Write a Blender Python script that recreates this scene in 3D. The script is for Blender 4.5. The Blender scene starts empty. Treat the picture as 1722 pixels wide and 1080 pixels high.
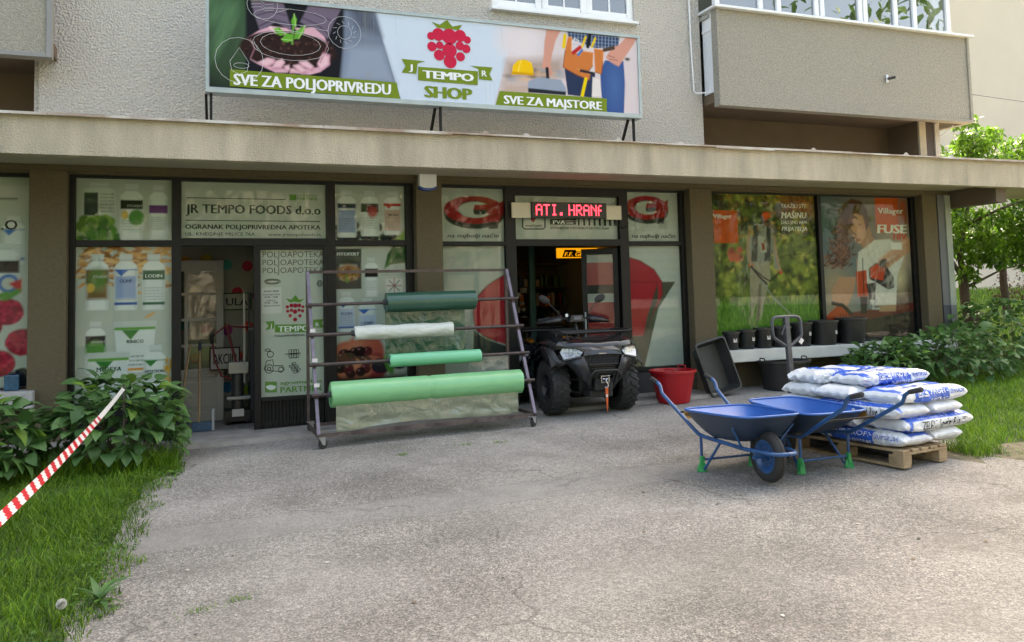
import bpy, math, random, numpy as np
from mathutils import Vector, Matrix, noise as mnoise
random.seed(7); rng = np.random.default_rng(7)
SC = bpy.context.scene; COL = SC.collection
PI = math.pi; rad = math.radians

# ---------------------------------------------------------------- camera, world, sun, exposure
cd = bpy.data.cameras.new('camera'); cam = bpy.data.objects.new('camera', cd); COL.objects.link(cam)
cd.sensor_width = 36; cd.lens = 29.07; cd.shift_y = -0.0755; cd.clip_start = .05; cd.clip_end = 2000
_r, _u, _b = [[0.934592, -0.354749, -0.026288], [-2.8e-05, -0.073976, 0.99726], [-0.355721, -0.932031, -0.069147]]
cam.matrix_world = Matrix(((_r[0], _u[0], _b[0], 0), (_r[1], _u[1], _b[1], 0), (_r[2], _u[2], _b[2], 1.43), (0, 0, 0, 1)))
SC.camera = cam
SUN_EL, SUN_AZ = 50, 38            # azimuth measured from +Y (into the facade) towards +X (right)
w = bpy.data.worlds.new('World'); SC.world = w; w.use_nodes = True
nt = w.node_tree; nt.nodes.clear()
sky = nt.nodes.new('ShaderNodeTexSky'); sky.sky_type = 'NISHITA'; sky.sun_disc = False
sky.sun_elevation = rad(SUN_EL); sky.sun_rotation = rad(SUN_AZ)
sky.air_density = 1.0; sky.dust_density = 6.0; sky.ozone_density = 0.6
bg = nt.nodes.new('ShaderNodeBackground'); bg.inputs[1].default_value = 0.15
wo = nt.nodes.new('ShaderNodeOutputWorld')
nt.links.new(sky.outputs[0], bg.inputs[0]); nt.links.new(bg.outputs[0], wo.inputs[0])
sl = bpy.data.lights.new('sun', 'SUN'); sl.energy = 2.3; sl.angle = rad(.5); sl.color = (1, .95, .86)
so = bpy.data.objects.new('sun', sl); COL.objects.link(so)
sd = Vector((math.sin(rad(SUN_AZ)) * math.cos(rad(SUN_EL)), math.cos(rad(SUN_AZ)) * math.cos(rad(SUN_EL)), math.sin(rad(SUN_EL))))
so.rotation_euler = sd.to_track_quat('Z', 'Y').to_euler(); so.location = (20, 20, 30)
SC.view_settings.view_transform = 'Standard'; SC.view_settings.look = 'None'
SC.view_settings.gamma = 1; SC.view_settings.use_curve_mapping = False
SC.view_settings.exposure = 2.66
SC.view_settings.use_white_balance = True; SC.view_settings.white_balance_temperature = 8100; SC.view_settings.white_balance_tint = 8
SC.cycles.max_bounces = 8; SC.cycles.transparent_max_bounces = 12
SC.cycles.sample_clamp_indirect = 6

# ---------------------------------------------------------------- helpers
def sm(a, b, x):
    t = np.clip((x - a) / (b - a), 0, 1); return t * t * (3 - 2 * t)
def GH(X, Y):                      # height of the ground
    x = np.clip(X, -2, 14); y = np.clip(Y, 4.5, 9.9)
    return .018 * (x - .5) - .03 * (9.9 - y) + .085 * np.clip(Y - 8.5, 0, 15.5) * sm(11.3, 13.5, X)
def srgb(h):
    h = h.lstrip('#'); c = [int(h[i:i + 2], 16) / 255 for i in (0, 2, 4)]
    return tuple(v / 12.92 if v <= .04045 else ((v + .055) / 1.055) ** 2.4 for v in c)
def C_(c): return srgb(c) if isinstance(c, str) else tuple(c)
MATS = {}
def mat(name, base=(.5, .5, .5), rough=.6, metal=0, var=0, vscale=3, bump=0, bscale=60, spec=.5, emit=None, estr=0,
        attr=False, coat=0, trans=0, rnd=0, vmap=None, col2=None, bdist=.01, detail=4, alpha=None, subs=0):
    if name in MATS: return MATS[name]
    m = bpy.data.materials.new(name); m.use_nodes = True; n = m.node_tree; N = n.nodes; L = n.links
    b = N['Principled BSDF']; base = C_(base)
    b.inputs['Base Color'].default_value = (*base, 1); b.inputs['Roughness'].default_value = rough
    b.inputs['Metallic'].default_value = metal; b.inputs['Specular IOR Level'].default_value = spec
    if coat: b.inputs['Coat Weight'].default_value = coat; b.inputs['Coat Roughness'].default_value = .08
    tc = N.new('ShaderNodeTexCoord'); src = None
    if attr:
        a = N.new('ShaderNodeAttribute'); a.attribute_name = 'Col'; src = a.outputs['Color']
    if var or col2:
        t = N.new('ShaderNodeTexNoise'); t.inputs['Scale'].default_value = vscale; t.inputs['Detail'].default_value = detail
        if vmap: mpg = N.new('ShaderNodeMapping'); mpg.inputs['Scale'].default_value = vmap; L.new(tc.outputs['Object'], mpg.inputs[0]); L.new(mpg.outputs[0], t.inputs['Vector'])
        else: L.new(tc.outputs['Object'], t.inputs['Vector'])
        if col2:
            r = N.new('ShaderNodeValToRGB'); r.color_ramp.elements[0].position = .38; r.color_ramp.elements[1].position = .64
            r.color_ramp.elements[0].color = (*base, 1); r.color_ramp.elements[1].color = (*C_(col2), 1)
            L.new(t.outputs[0], r.inputs[0]); src = r.outputs[0]
        else:
            mp = N.new('ShaderNodeMapRange'); mp.inputs[1].default_value = .25; mp.inputs[2].default_value = .75
            mp.inputs[3].default_value = 1 - var; mp.inputs[4].default_value = 1 + var; L.new(t.outputs[0], mp.inputs[0])
            hs = N.new('ShaderNodeHueSaturation'); L.new(mp.outputs[0], hs.inputs['Value'])
            if src: L.new(src, hs.inputs['Color'])
            else: hs.inputs['Color'].default_value = (*base, 1)
            src = hs.outputs[0]
    if rnd:
        g = N.new('ShaderNodeNewGeometry'); oi = N.new('ShaderNodeObjectInfo'); ad = N.new('ShaderNodeMath'); ad.operation = 'ADD'
        fr = N.new('ShaderNodeMath'); fr.operation = 'FRACT'
        L.new(g.outputs['Random Per Island'], ad.inputs[0]); L.new(oi.outputs['Random'], ad.inputs[1]); L.new(ad.outputs[0], fr.inputs[0])
        mp = N.new('ShaderNodeMapRange'); mp.inputs[3].default_value = 1 - rnd; mp.inputs[4].default_value = 1 + rnd
        L.new(fr.outputs[0], mp.inputs[0]); hs = N.new('ShaderNodeHueSaturation'); L.new(mp.outputs[0], hs.inputs['Value'])
        m2 = N.new('ShaderNodeMapRange'); m2.inputs[3].default_value = .5 + .03 * rnd; m2.inputs[4].default_value = .5 - .04 * rnd
        L.new(fr.outputs[0], m2.inputs[0]); L.new(m2.outputs[0], hs.inputs['Hue'])
        if src: L.new(src, hs.inputs['Color'])
        else: hs.inputs['Color'].default_value = (*base, 1)
        src = hs.outputs[0]
    if src: L.new(src, b.inputs['Base Color'])
    if bump:
        t2 = N.new('ShaderNodeTexNoise'); t2.inputs['Scale'].default_value = bscale; t2.inputs['Detail'].default_value = 3
        L.new(tc.outputs['Object'], t2.inputs['Vector'])
        bp = N.new('ShaderNodeBump'); bp.inputs['Strength'].default_value = bump; bp.inputs['Distance'].default_value = bdist
        L.new(t2.outputs[0], bp.inputs['Height']); L.new(bp.outputs[0], b.inputs['Normal'])
    if emit: b.inputs['Emission Color'].default_value = (*C_(emit), 1); b.inputs['Emission Strength'].default_value = estr
    if trans:      # thin translucent sheet (leaf, film)
        tr = N.new('ShaderNodeBsdfTranslucent'); mx = N.new('ShaderNodeMixShader'); mx.inputs[0].default_value = trans
        if src: L.new(src, tr.inputs[0])
        else: tr.inputs[0].default_value = (*base, 1)
        L.new(b.outputs[0], mx.inputs[1]); L.new(tr.outputs[0], mx.inputs[2]); L.new(mx.outputs[0], N['Material Output'].inputs[0])
    if alpha is not None: b.inputs['Alpha'].default_value = alpha
    MATS[name] = m; return m
def glass_mat(name, tint=(1, 1, 1), refl=1.0, rough=.01, ior=1.5):
    if name in MATS: return MATS[name]
    m = bpy.data.materials.new(name); m.use_nodes = True; N = m.node_tree.nodes; L = m.node_tree.links; N.clear()
    o = N.new('ShaderNodeOutputMaterial'); f = N.new('ShaderNodeFresnel'); f.inputs[0].default_value = ior
    k = N.new('ShaderNodeMath'); k.operation = 'MULTIPLY'; k.inputs[1].default_value = refl; k.use_clamp = True
    t = N.new('ShaderNodeBsdfTransparent'); t.inputs[0].default_value = (*tint, 1)
    g = N.new('ShaderNodeBsdfGlossy'); g.inputs['Roughness'].default_value = rough
    x = N.new('ShaderNodeMixShader'); g2 = N.new('ShaderNodeNewGeometry'); inv = N.new('ShaderNodeMath'); inv.operation = 'SUBTRACT'; inv.inputs[0].default_value = 1; L.new(g2.outputs['Backfacing'], inv.inputs[1])
    k2 = N.new('ShaderNodeMath'); k2.operation = 'MULTIPLY'; L.new(f.outputs[0], k.inputs[0]); L.new(k.outputs[0], k2.inputs[0]); L.new(inv.outputs[0], k2.inputs[1]); L.new(k2.outputs[0], x.inputs[0])
    L.new(t.outputs[0], x.inputs[1]); L.new(g.outputs[0], x.inputs[2]); L.new(x.outputs[0], o.inputs[0])
    MATS[name] = m; return m

class MB:
    def __init__(s): s.v = []; s.f = []; s.m = []; s.mats = []
    def mi(s, m):
        if m not in s.mats: s.mats.append(m)
        return s.mats.index(m)
    def add(s, vs, fs, m=None):
        o = len(s.v); s.v.extend([tuple(v) for v in vs]); k = s.mi(m) if m else 0
        for f in fs: s.f.append(tuple(i + o for i in f)); s.m.append(k)
        return s
    def box(s, x0, x1, y0, y1, z0, z1, m=None, T=None):
        if x0 > x1: x0, x1 = x1, x0
        if y0 > y1: y0, y1 = y1, y0
        vs = [(x, y, z) for z in (z0, z1) for y in (y0, y1) for x in (x0, x1)]
        if T: vs = [T @ Vector(v) for v in vs]
        return s.add(vs, [(0, 2, 3, 1), (4, 5, 7, 6), (0, 1, 5, 4), (2, 6, 7, 3), (0, 4, 6, 2), (1, 3, 7, 5)], m)
    def tube(s, pts, r, m=None, n=8, closed=False, caps=True, sq=False):
        P = [Vector(p) for p in pts]; k = len(P); rs = r if isinstance(r, (list, tuple)) else [r] * k
        vs = []; up = Vector((0, 0, 1)); N0 = None
        for i, p in enumerate(P):
            a = P[(i - 1) % k] if (closed or i > 0) else p; b = P[(i + 1) % k] if (closed or i < k - 1) else p
            d = (b - a).normalized()
            if N0 is None:
                N0 = d.cross(up if abs(d.z) < .95 else Vector((1, 0, 0))).normalized()
            N0 = (N0 - d * N0.dot(d)).normalized(); B = d.cross(N0)
            for j in range(n):
                t = 2 * PI * (j + (.5 if sq else 0)) / n; rr = rs[i] * (1.414 if sq else 1)
                vs.append(p + N0 * math.cos(t) * rr + B * math.sin(t) * rr)
        fs = []
        for i in range(k if closed else k - 1):
            for j in range(n):
                a, b = i * n + j, i * n + (j + 1) % n; c, d = ((i + 1) % k) * n + (j + 1) % n, ((i + 1) % k) * n + j
                fs.append((a, d, c, b))
        if caps and not closed: fs.append(tuple(range(n))); fs.append(tuple((k - 1) * n + j for j in reversed(range(n))))
        return s.add(vs, fs, m)
    def sqt(s, pts, r, m=None): return s.tube(pts, r, m, n=4, sq=True)
    def lathe(s, prof, m=None, n=32, T=None, close=False):     # prof: (radius, height) about z
        vs = []; k = len(prof)
        for (r, z) in prof:
            for j in range(n):
                t = 2 * PI * j / n; vs.append(Vector((r * math.cos(t), r * math.sin(t), z)))
        if T: vs = [T @ v for v in vs]
        fs = [(i * n + j, i * n + (j + 1) % n, ((i + 1) % k) * n + (j + 1) % n, ((i + 1) % k) * n + j) for i in range(k if close else k - 1) for j in range(n)]
        return s.add(vs, fs, m)
    def prism(s, pts, a0, a1, m=None, plane='xz', T=None):       # extrude an outline
        n = len(pts)
        def P3(p, a): return {'xz': (p[0], a, p[1]), 'xy': (p[0], p[1], a), 'yz': (a, p[0], p[1])}[plane]
        vs = [Vector(P3(p, a0)) for p in pts] + [Vector(P3(p, a1)) for p in pts]
        if T: vs = [T @ v for v in vs]
        return s.add(vs, [tuple(range(n)), tuple(reversed(range(n, 2 * n)))] + [(i, i + n, (i + 1) % n + n, (i + 1) % n) for i in range(n)], m)
    def grid(s, rows, m=None, closeu=False):
        k = len(rows); n = len(rows[0]); vs = [p for r in rows for p in r]
        fs = [(i * n + j, i * n + (j + 1) % n, (i + 1) * n + (j + 1) % n, (i + 1) * n + j) for i in range(k - 1) for j in range(n if closeu else n - 1)]
        return s.add(vs, fs, m)
    def build(s, name, parent=None, m=None, smooth=False, bevel=0, world=True, solid=0, auto=None, kind=None, seg=2):
        me = bpy.data.meshes.new(name); vs = s.v
        if parent is not None and world:
            o = parent.location; 
            if abs(parent.rotation_euler.z) < 1e-9: vs = [(v[0] - o.x, v[1] - o.y, v[2] - o.z) for v in vs]
            else:
                M = parent.matrix_basis.inverted(); vs = [tuple(M @ Vector(v)) for v in vs]
        me.from_pydata(vs, [], s.f)
        for k in (s.mats or ([m] if m else [])): me.materials.append(k)
        if s.mats:
            me.polygons.foreach_set('material_index', s.m)
        if smooth or auto: me.polygons.foreach_set('use_smooth', [True] * len(me.polygons))
        me.update(); ob = bpy.data.objects.new(name, me); COL.objects.link(ob)
        if parent is not None: ob.parent = parent
        if solid:
            md = ob.modifiers.new('s', 'SOLIDIFY'); md.thickness = solid; md.offset = 0
        if bevel:
            md = ob.modifiers.new('b', 'BEVEL'); md.width = bevel; md.segments = seg; md.limit_method = 'ANGLE'
        if auto: me.set_sharp_from_angle(angle=rad(auto))
        if kind: ob['kind'] = kind
        return ob
def tag(o, label=None, cat=None, group=None, kind=None):
    if label: o['label'] = label
    if cat: o['category'] = cat
    if group: o['group'] = group
    if kind: o['kind'] = kind
    return o
def thing(name, label, cat, loc, rotz=0, group=None):
    o = bpy.data.objects.new(name, None); COL.objects.link(o); o.location = loc; o.rotation_euler = (0, 0, rotz)
    o.empty_display_size = .1
    return tag(o, label, cat, group)
def link_part(name, me, parent, loc=(0, 0, 0), rot=(0, 0, 0), sc=(1, 1, 1)):
    o = bpy.data.objects.new(name, me); COL.objects.link(o); o.parent = parent; o.location = loc; o.rotation_euler = rot; o.scale = sc; return o
def copy_tree(o, parent=None):
    c = o.copy(); COL.objects.link(c); c.parent = parent
    for ch in list(o.children): copy_tree(ch, c)
    return c

# ---- text as flat geometry, cached
_tc = {}
def glyphs(body, bold=0., shear=0.):
    k = (body, bold, shear)
    if k in _tc: return _tc[k]
    cu = bpy.data.curves.new('t', 'FONT'); cu.body = body; cu.size = 1; cu.offset = bold; cu.shear = shear; cu.resolution_u = 2; cu.fill_mode = 'FRONT'
    ob = bpy.data.objects.new('t', cu); COL.objects.link(ob)
    dg = bpy.context.evaluated_depsgraph_get(); me = bpy.data.meshes.new_from_object(ob.evaluated_get(dg))
    vs = [(v.co.x, v.co.y) for v in me.vertices]; fs = [tuple(p.vertices) for p in me.polygons]
    bpy.data.objects.remove(ob); bpy.data.curves.remove(cu); bpy.data.meshes.remove(me)
    _tc[k] = (vs, fs); return vs, fs
CAP = .70
def text(mb, body, box, m, bold=.015, shear=0., y=None, mapf=None, desc=0):
    """box = x0, baseline z, x1, cap top z ; placed on a plane facing -Y, or mapped by mapf(x, z)"""
    x0, z0, x1, z1 = box; off = max(-.01, min(bold, 0.)); vs, fs = glyphs(body, off, shear)
    if not vs: return
    a = min(v[0] for v in vs); b = max(v[0] for v in vs); sx = (x1 - x0) / (b - a); sz = (z1 - z0) / CAP
    sh = [0.] if bold <= .004 else ([-bold * .5, bold * .5] if bold < .02 else [-bold * .9, 0., bold * .9])
    for k, dx in enumerate(sh):
        out = []
        for (u, v) in vs:
            X = x0 + (u - a + dx) * sx; Z = z0 + v * sz
            if mapf: p = mapf(X, Z); out.append((p[0], p[1] , p[2] + k * .0004))
            else: out.append((X, y - k * .0003, Z))
        mb.add(out, fs, m)
def flat(mb, pts, y, m, mapf=None):
    mb.add([(p[0], y, p[1]) if not mapf else mapf(*p) for p in pts], [tuple(range(len(pts)))], m)
def ellp(cx, cz, rx, rz, n=28, a0=0, a1=2 * PI):
    return [(cx + rx * math.cos(a0 + (a1 - a0) * i / n), cz + rz * math.sin(a0 + (a1 - a0) * i / n)) for i in range(n)]

# ---- printed pictures: a fine sheet of geometry with a colour per vertex
class Canvas:
    def __init__(s, x0, x1, z0, z1, res=100, base='#ffffff'):
        s.b = (x0, x1, z0, z1); s.nx = max(2, int((x1 - x0) * res)); s.nz = max(2, int((z1 - z0) * res)); s.px = (x1 - x0) / s.nx
        s.X, s.Z = np.meshgrid(np.linspace(x0, x1, s.nx), np.linspace(z0, z1, s.nz)); s.A = np.zeros((s.nz, s.nx, 3)); s.A[:] = C_(base)
    def blend(s, a, col):
        a = np.clip(a, 0, 1)[..., None]; s.A = s.A * (1 - a) + np.array(C_(col)) * a
    def ell(s, cx, cz, rx, rz, col, soft=0, al=1, rot=0):
        c, q = math.cos(rot), math.sin(rot); dx = s.X - cx; dz = s.Z - cz; u = (dx * c + dz * q) / rx; v = (-dx * q + dz * c) / rz
        d = (np.sqrt(u * u + v * v) - 1) * min(rx, rz); sf = max(soft, s.px * .6); s.blend(al * (.5 - d / (2 * sf)), col)
    def poly(s, pts, col, soft=0, al=1):
        sf = max(soft, s.px * .6); P = np.array(pts, float); d = np.full(s.X.shape, 1e9); ins = np.zeros(s.X.shape, bool); n = len(P)
        for i in range(n):
            ax, az = P[i]; bx, bz = P[(i + 1) % n]; ex, ez = bx - ax, bz - az; l = ex * ex + ez * ez + 1e-12
            t = np.clip(((s.X - ax) * ex + (s.Z - az) * ez) / l, 0, 1)
            d = np.minimum(d, np.hypot(s.X - ax - t * ex, s.Z - az - t * ez))
            if abs(ez) > 1e-9: ins ^= ((s.Z < az) != (s.Z < bz)) & (s.X < ex * (s.Z - az) / ez + ax)
        s.blend(al * (.5 + np.where(ins, d, -d) / (2 * sf)), col)
    def rect(s, x0, x1, z0, z1, col, soft=0, al=1): s.poly([(x0, z0), (x1, z0), (x1, z1), (x0, z1)], col, soft, al)
    def line(s, pts, wd, col, soft=0, al=1):
        sf = max(soft, s.px * .6); d = np.full(s.X.shape, 1e9)
        for (a, b) in zip(pts[:-1], pts[1:]):
            ex, ez = b[0] - a[0], b[1] - a[1]; l = ex * ex + ez * ez + 1e-12; t = np.clip(((s.X - a[0]) * ex + (s.Z - a[1]) * ez) / l, 0, 1)
            d = np.minimum(d, np.hypot(s.X - a[0] - t * ex, s.Z - a[1] - t * ez))
        s.blend(al * (.5 - (d - wd / 2) / (2 * sf)), col)
    def spots(s, x0, x1, z0, z1, n, r0, r1, cols, al=.8, asp=1, rot=None, soft=0):
        for _ in range(n):
            r = random.uniform(r0, r1); s.ell(random.uniform(x0, x1), random.uniform(z0, z1), r, r * asp, random.choice(cols), soft or r * .3, al, random.uniform(0, PI) if rot is None else rot)
    def noise(s, amt, sc):
        n = rng.random(s.X.shape); k = max(1, int(sc / s.px))
        g = rng.random((s.nz // k + 3, s.nx // k + 3)); zi = np.linspace(0, s.nz / k, s.nz); xi = np.linspace(0, s.nx / k, s.nx)
        z0 = zi.astype(int); x0 = xi.astype(int); fz = (zi - z0)[:, None]; fx = (xi - x0)[None, :]
        v = (g[z0][:, x0] * (1 - fz) * (1 - fx) + g[z0 + 1][:, x0] * fz * (1 - fx) + g[z0][:, x0 + 1] * (1 - fz) * fx + g[z0 + 1][:, x0 + 1] * fz * fx)
        s.A = s.A * (1 + amt * (v[..., None] - .5) * 2)
    def micro(s, x0, x1, z0, z1, rows, col='#555555', al=.5):
        for i in range(rows):
            z = z1 - (i + .5) * (z1 - z0) / rows; x = x0
            while x < x1:
                wd = random.uniform(.01, .05); s.rect(x, min(x + wd, x1), z - (z1 - z0) / rows * .22, z + (z1 - z0) / rows * .22, col, 0, al); x += wd + .008
    def build(s, name, parent, y, m):
        nx, nz = s.nx, s.nz; o = parent.location; N = nx * nz
        co = np.stack([s.X.ravel() - o.x, np.full(N, y - o.y), s.Z.ravel() - o.z], 1).astype(np.float32)
        idx = np.arange(N).reshape(nz, nx); q = np.stack([idx[:-1, :-1], idx[:-1, 1:], idx[1:, 1:], idx[1:, :-1]], -1).reshape(-1)
        me = bpy.data.meshes.new(name); me.vertices.add(N); me.vertices.foreach_set('co', co.ravel()); nf = len(q) // 4
        me.loops.add(len(q)); me.loops.foreach_set('vertex_index', q.astype(np.int32)); me.polygons.add(nf)
        me.polygons.foreach_set('loop_start', np.arange(0, len(q), 4, dtype=np.int32)); me.polygons.foreach_set('loop_total', np.full(nf, 4, np.int32))
        me.update(); at = me.color_attributes.new('Col', 'FLOAT_COLOR', 'POINT')
        at.data.foreach_set('color', np.concatenate([np.clip(s.A.reshape(-1, 3), 0, 1), np.ones((N, 1))], 1).astype(np.float32).ravel())
        me.materials.append(m); ob = bpy.data.objects.new(name, me); COL.objects.link(ob); ob.parent = parent; return ob

# ---------------------------------------------------------------- materials
M_wall = mat('stucco_wall', (.68, .635, .585), .95, var=.12, vscale=38, bump=1., bscale=42, bdist=.07, spec=.2, detail=5)
M_balc = mat('stucco_balcony', (.42, .39, .335), .95, var=.22, vscale=45, bump=1, bscale=70, bdist=.035, spec=.2, detail=6)
M_pil = mat('stucco_pillar', (.135, .11, .068), .95, var=.12, vscale=30, bump=.9, bscale=90, bdist=.02, spec=.2, detail=6)
M_fasc = mat('fascia_plaster', (.50, .435, .34), .95, var=.24, vscale=3.0, vmap=(1.6, 1.6, .35), bump=.9, bscale=60, bdist=.025, spec=.2, detail=10)
M_soff = mat('soffit_paint', (.42, .37, .28), .9, var=.08, vscale=2, bump=.3, bscale=40)
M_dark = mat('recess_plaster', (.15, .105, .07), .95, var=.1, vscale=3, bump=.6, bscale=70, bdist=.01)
M_conc = mat('concrete', (.40, .39, .37), .9, var=.14, vscale=6, bump=.4, bscale=60, detail=8)
M_sill = mat('sill_paint', (.52, .53, .50), .7, var=.1, vscale=6, bump=.2, bscale=30, detail=8)
M_frame = mat('black_frame', (.006, .006, .0055), .5, var=.25, vscale=14, spec=.3)
M_pvc = mat('white_pvc', (.78, .80, .83), .35, var=.03, vscale=5)
M_zinc = mat('zinc_flashing', (.58, .55, .52), .5, metal=.25, col2=(.33, .24, .19), vscale=2.6, detail=8)
M_steel = mat('sign_frame_steel', (.36, .42, .43), .45, metal=.3, var=.12, vscale=6)
M_rail = mat('painted_rack_steel', (.075, .055, .052), .45, metal=.3, var=.35, vscale=12, detail=8)
M_rail2 = mat('worn_rack_leg', (.17, .14, .17), .4, metal=.4, var=.25, vscale=14)
M_print = mat('print', attr=True, rough=.6, spec=.12)
M_glass = glass_mat('shop_glass', (.90, .93, .92), refl=.75)
M_glass2 = glass_mat('window_glass', (.55, .6, .62), refl=6)
M_black = mat('black_plastic', (.018, .018, .018), .42, var=.15, vscale=9)
M_blackr = mat('black_rubber', (.022, .022, .022), .75, bump=.2, bscale=200)
def ink(h, n=None): return mat('ink_' + (n or h.strip('#')), h, .6, spec=.12)
GL = 10.10                         # plane of the shop glazing

# ---------------------------------------------------------------- ground
def ground_axis(a, b, step, far, n):
    c = list(np.arange(a, b + 1e-6, step)); lo = [a - (far * (i / n) ** 2.2) for i in range(n, 0, -1)]; hi = [b + (far * (i / n) ** 2.2) for i in range(1, n + 1)]
    return np.array(lo + c + hi)
def asphalt_material():
    m = bpy.data.materials.new('asphalt'); m.use_nodes = True; N = m.node_tree.nodes; L = m.node_tree.links; b = N['Principled BSDF']
    b.inputs['Roughness'].default_value = .93; b.inputs['Specular IOR Level'].default_value = .25
    tc = N.new('ShaderNodeTexCoord')
    def nz(sc, det=4, rough=.5): 
        t = N.new('ShaderNodeTexNoise'); t.inputs['Scale'].default_value = sc; t.inputs['Detail'].default_value = det; t.inputs['Roughness'].default_value = rough
        L.new(tc.outputs['Object'], t.inputs['Vector']); return t.outputs[0]
    def ramp(x, stops):
        r = N.new('ShaderNodeValToRGB'); e = r.color_ramp.elements
        while len(e) < len(stops): e.new(.5)
        for i, (p, c) in enumerate(stops): e[i].position = p; e[i].color = (*c, 1)
        L.new(x, r.inputs[0]); return r.outputs[0]
    def mixc(f, a, b_, mode='MIX'):
        x = N.new('ShaderNodeMix'); x.data_type = 'RGBA'; x.blend_type = mode
        if isinstance(f, float): x.inputs[0].default_value = f
        else: L.new(f, x.inputs[0])
        for i, v in ((6, a), (7, b_)):
            if isinstance(v, tuple): x.inputs[i].default_value = (*v, 1)
            else: L.new(v, x.inputs[i])
        return x.outputs[2]
    def mth(op, a, b_=None, clamp=False):
        x = N.new('ShaderNodeMath'); x.operation = op; x.use_clamp = clamp
        for i, v in ((0, a), (1, b_)):
            if v is None: continue
            if isinstance(v, (int, float)): x.inputs[i].default_value = v
            else: L.new(v, x.inputs[i])
        return x.outputs[0]
    big = ramp(nz(.9, 6, .6), [(.3, (.18, .170, .155)), (.52, (.245, .232, .214)), (.72, (.315, .298, .275))])
    agg = N.new('ShaderNodeTexVoronoi'); agg.inputs['Scale'].default_value = 120; L.new(tc.outputs['Object'], agg.inputs['Vector'])
    stone = ramp(agg.outputs['Color'], [(.12, (.32, .32, .32)), (.5, (.93, .93, .92)), (.93, (1.95, 1.9, 1.8))])
    c = mixc(.75, big, stone, 'MULTIPLY')
    c = mixc(1.0, c, ramp(nz(28, 5, .7), [(.3, (.62, .62, .62)), (.7, (1.22, 1.22, 1.22))]), 'MULTIPLY')
    # dark stains
    st = ramp(nz(1.7, 7, .65), [(.53, (0, 0, 0)), (.70, (1, 1, 1))]); c = mixc(mth('MULTIPLY', st, .5), c, (.12, .105, .09))
    st2 = ramp(nz(6.5, 5, .6), [(.62, (0, 0, 0)), (.70, (1, 1, 1))]); c = mixc(mth('MULTIPLY', st2, .3), c, (.10, .09, .08))
    st3 = ramp(nz(.55, 3, .5), [(.40, (0, 0, 0)), (.62, (1, 1, 1))]); c = mixc(mth('MULTIPLY', st3, .22), c, (.44, .42, .385))
    # backfilled trench parallel to the shop front
    sp = N.new('ShaderNodeSeparateXYZ'); L.new(tc.outputs['Object'], sp.inputs[0])
    wob = mth('MULTIPLY', mth('SUBTRACT', nz(2.2, 5), .5), .10)
    yy = mth('ADD', sp.outputs[1], wob)
    d = mth('ABSOLUTE', mth('SUBTRACT', yy, 6.22)); band = mth('SUBTRACT', 1.0, mth('MULTIPLY', mth('SUBTRACT', d, .25), 30, True), True)
    xlim = mth('MULTIPLY', mth('SUBTRACT', 4.9, mth('ADD', sp.outputs[0], mth('MULTIPLY', wob, 8))), 1.2, True)
    band = mth('MULTIPLY', band, xlim)
    sm_ = ramp(nz(5, 7, .6), [(.3, (.20, .19, .18)), (.7, (.29, .275, .255))])
    c = mixc(mth('MULTIPLY', band, .5), c, sm_)
    edge = mth('SUBTRACT', 1.0, mth('MULTIPLY', mth('ABSOLUTE', mth('SUBTRACT', d, .26)), 70, True), True)
    c = mixc(mth('MULTIPLY', mth('MULTIPLY', edge, nz(9, 3)), mth('MULTIPLY', xlim, .5)), c, (.07, .065, .06))
    # cracks
    v2 = N.new('ShaderNodeTexVoronoi'); v2.feature = 'DISTANCE_TO_EDGE'; v2.inputs['Scale'].default_value = .42
    dis = N.new('ShaderNodeVectorMath'); dis.operation = 'ADD'; nn = N.new('ShaderNodeTexNoise'); nn.inputs['Scale'].default_value = 2.5; nn.inputs['Detail'].default_value = 6
    L.new(tc.outputs['Object'], nn.inputs['Vector']); sc = N.new('ShaderNodeVectorMath'); sc.operation = 'SCALE'; sc.inputs['Scale'].default_value = .5
    L.new(nn.outputs['Color'], sc.inputs[0]); L.new(tc.outputs['Object'], dis.inputs[0]); L.new(sc.outputs[0], dis.inputs[1]); L.new(dis.outputs[0], v2.inputs['Vector'])
    cr = mth('SUBTRACT', 1.0, mth('MULTIPLY', v2.outputs[0], 140), True); gate = ramp(nz(.8, 2), [(.50, (0, 0, 0)), (.6, (1, 1, 1))])
    c = mixc(mth('MULTIPLY', mth('MULTIPLY', cr, gate), .6), c, (.06, .055, .05))
    L.new(c, b.inputs['Base Color'])
    bp = N.new('ShaderNodeBump'); bp.inputs['Strength'].default_value = .6; bp.inputs['Distance'].default_value = .004
    h = mth('ADD', mth('MULTIPLY', agg.outputs['Distance'], mth('SUBTRACT', 1.0, mth('MULTIPLY', band, .7))), mth('MULTIPLY', nz(14, 4), .9))
    L.new(h, bp.inputs['Height']); L.new(bp.outputs[0], b.inputs['Normal'])
    return m
xs = ground_axis(-8, 30, .5, 500, 12); ys = ground_axis(-6, 30, .5, 500, 12)
mb = MB(); mb.grid([[(float(x), float(y), float(GH(x, y))) for x in xs] for y in ys])
tag(mb.build('pavement', None, asphalt_material(), smooth=True), kind='structure')

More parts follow.
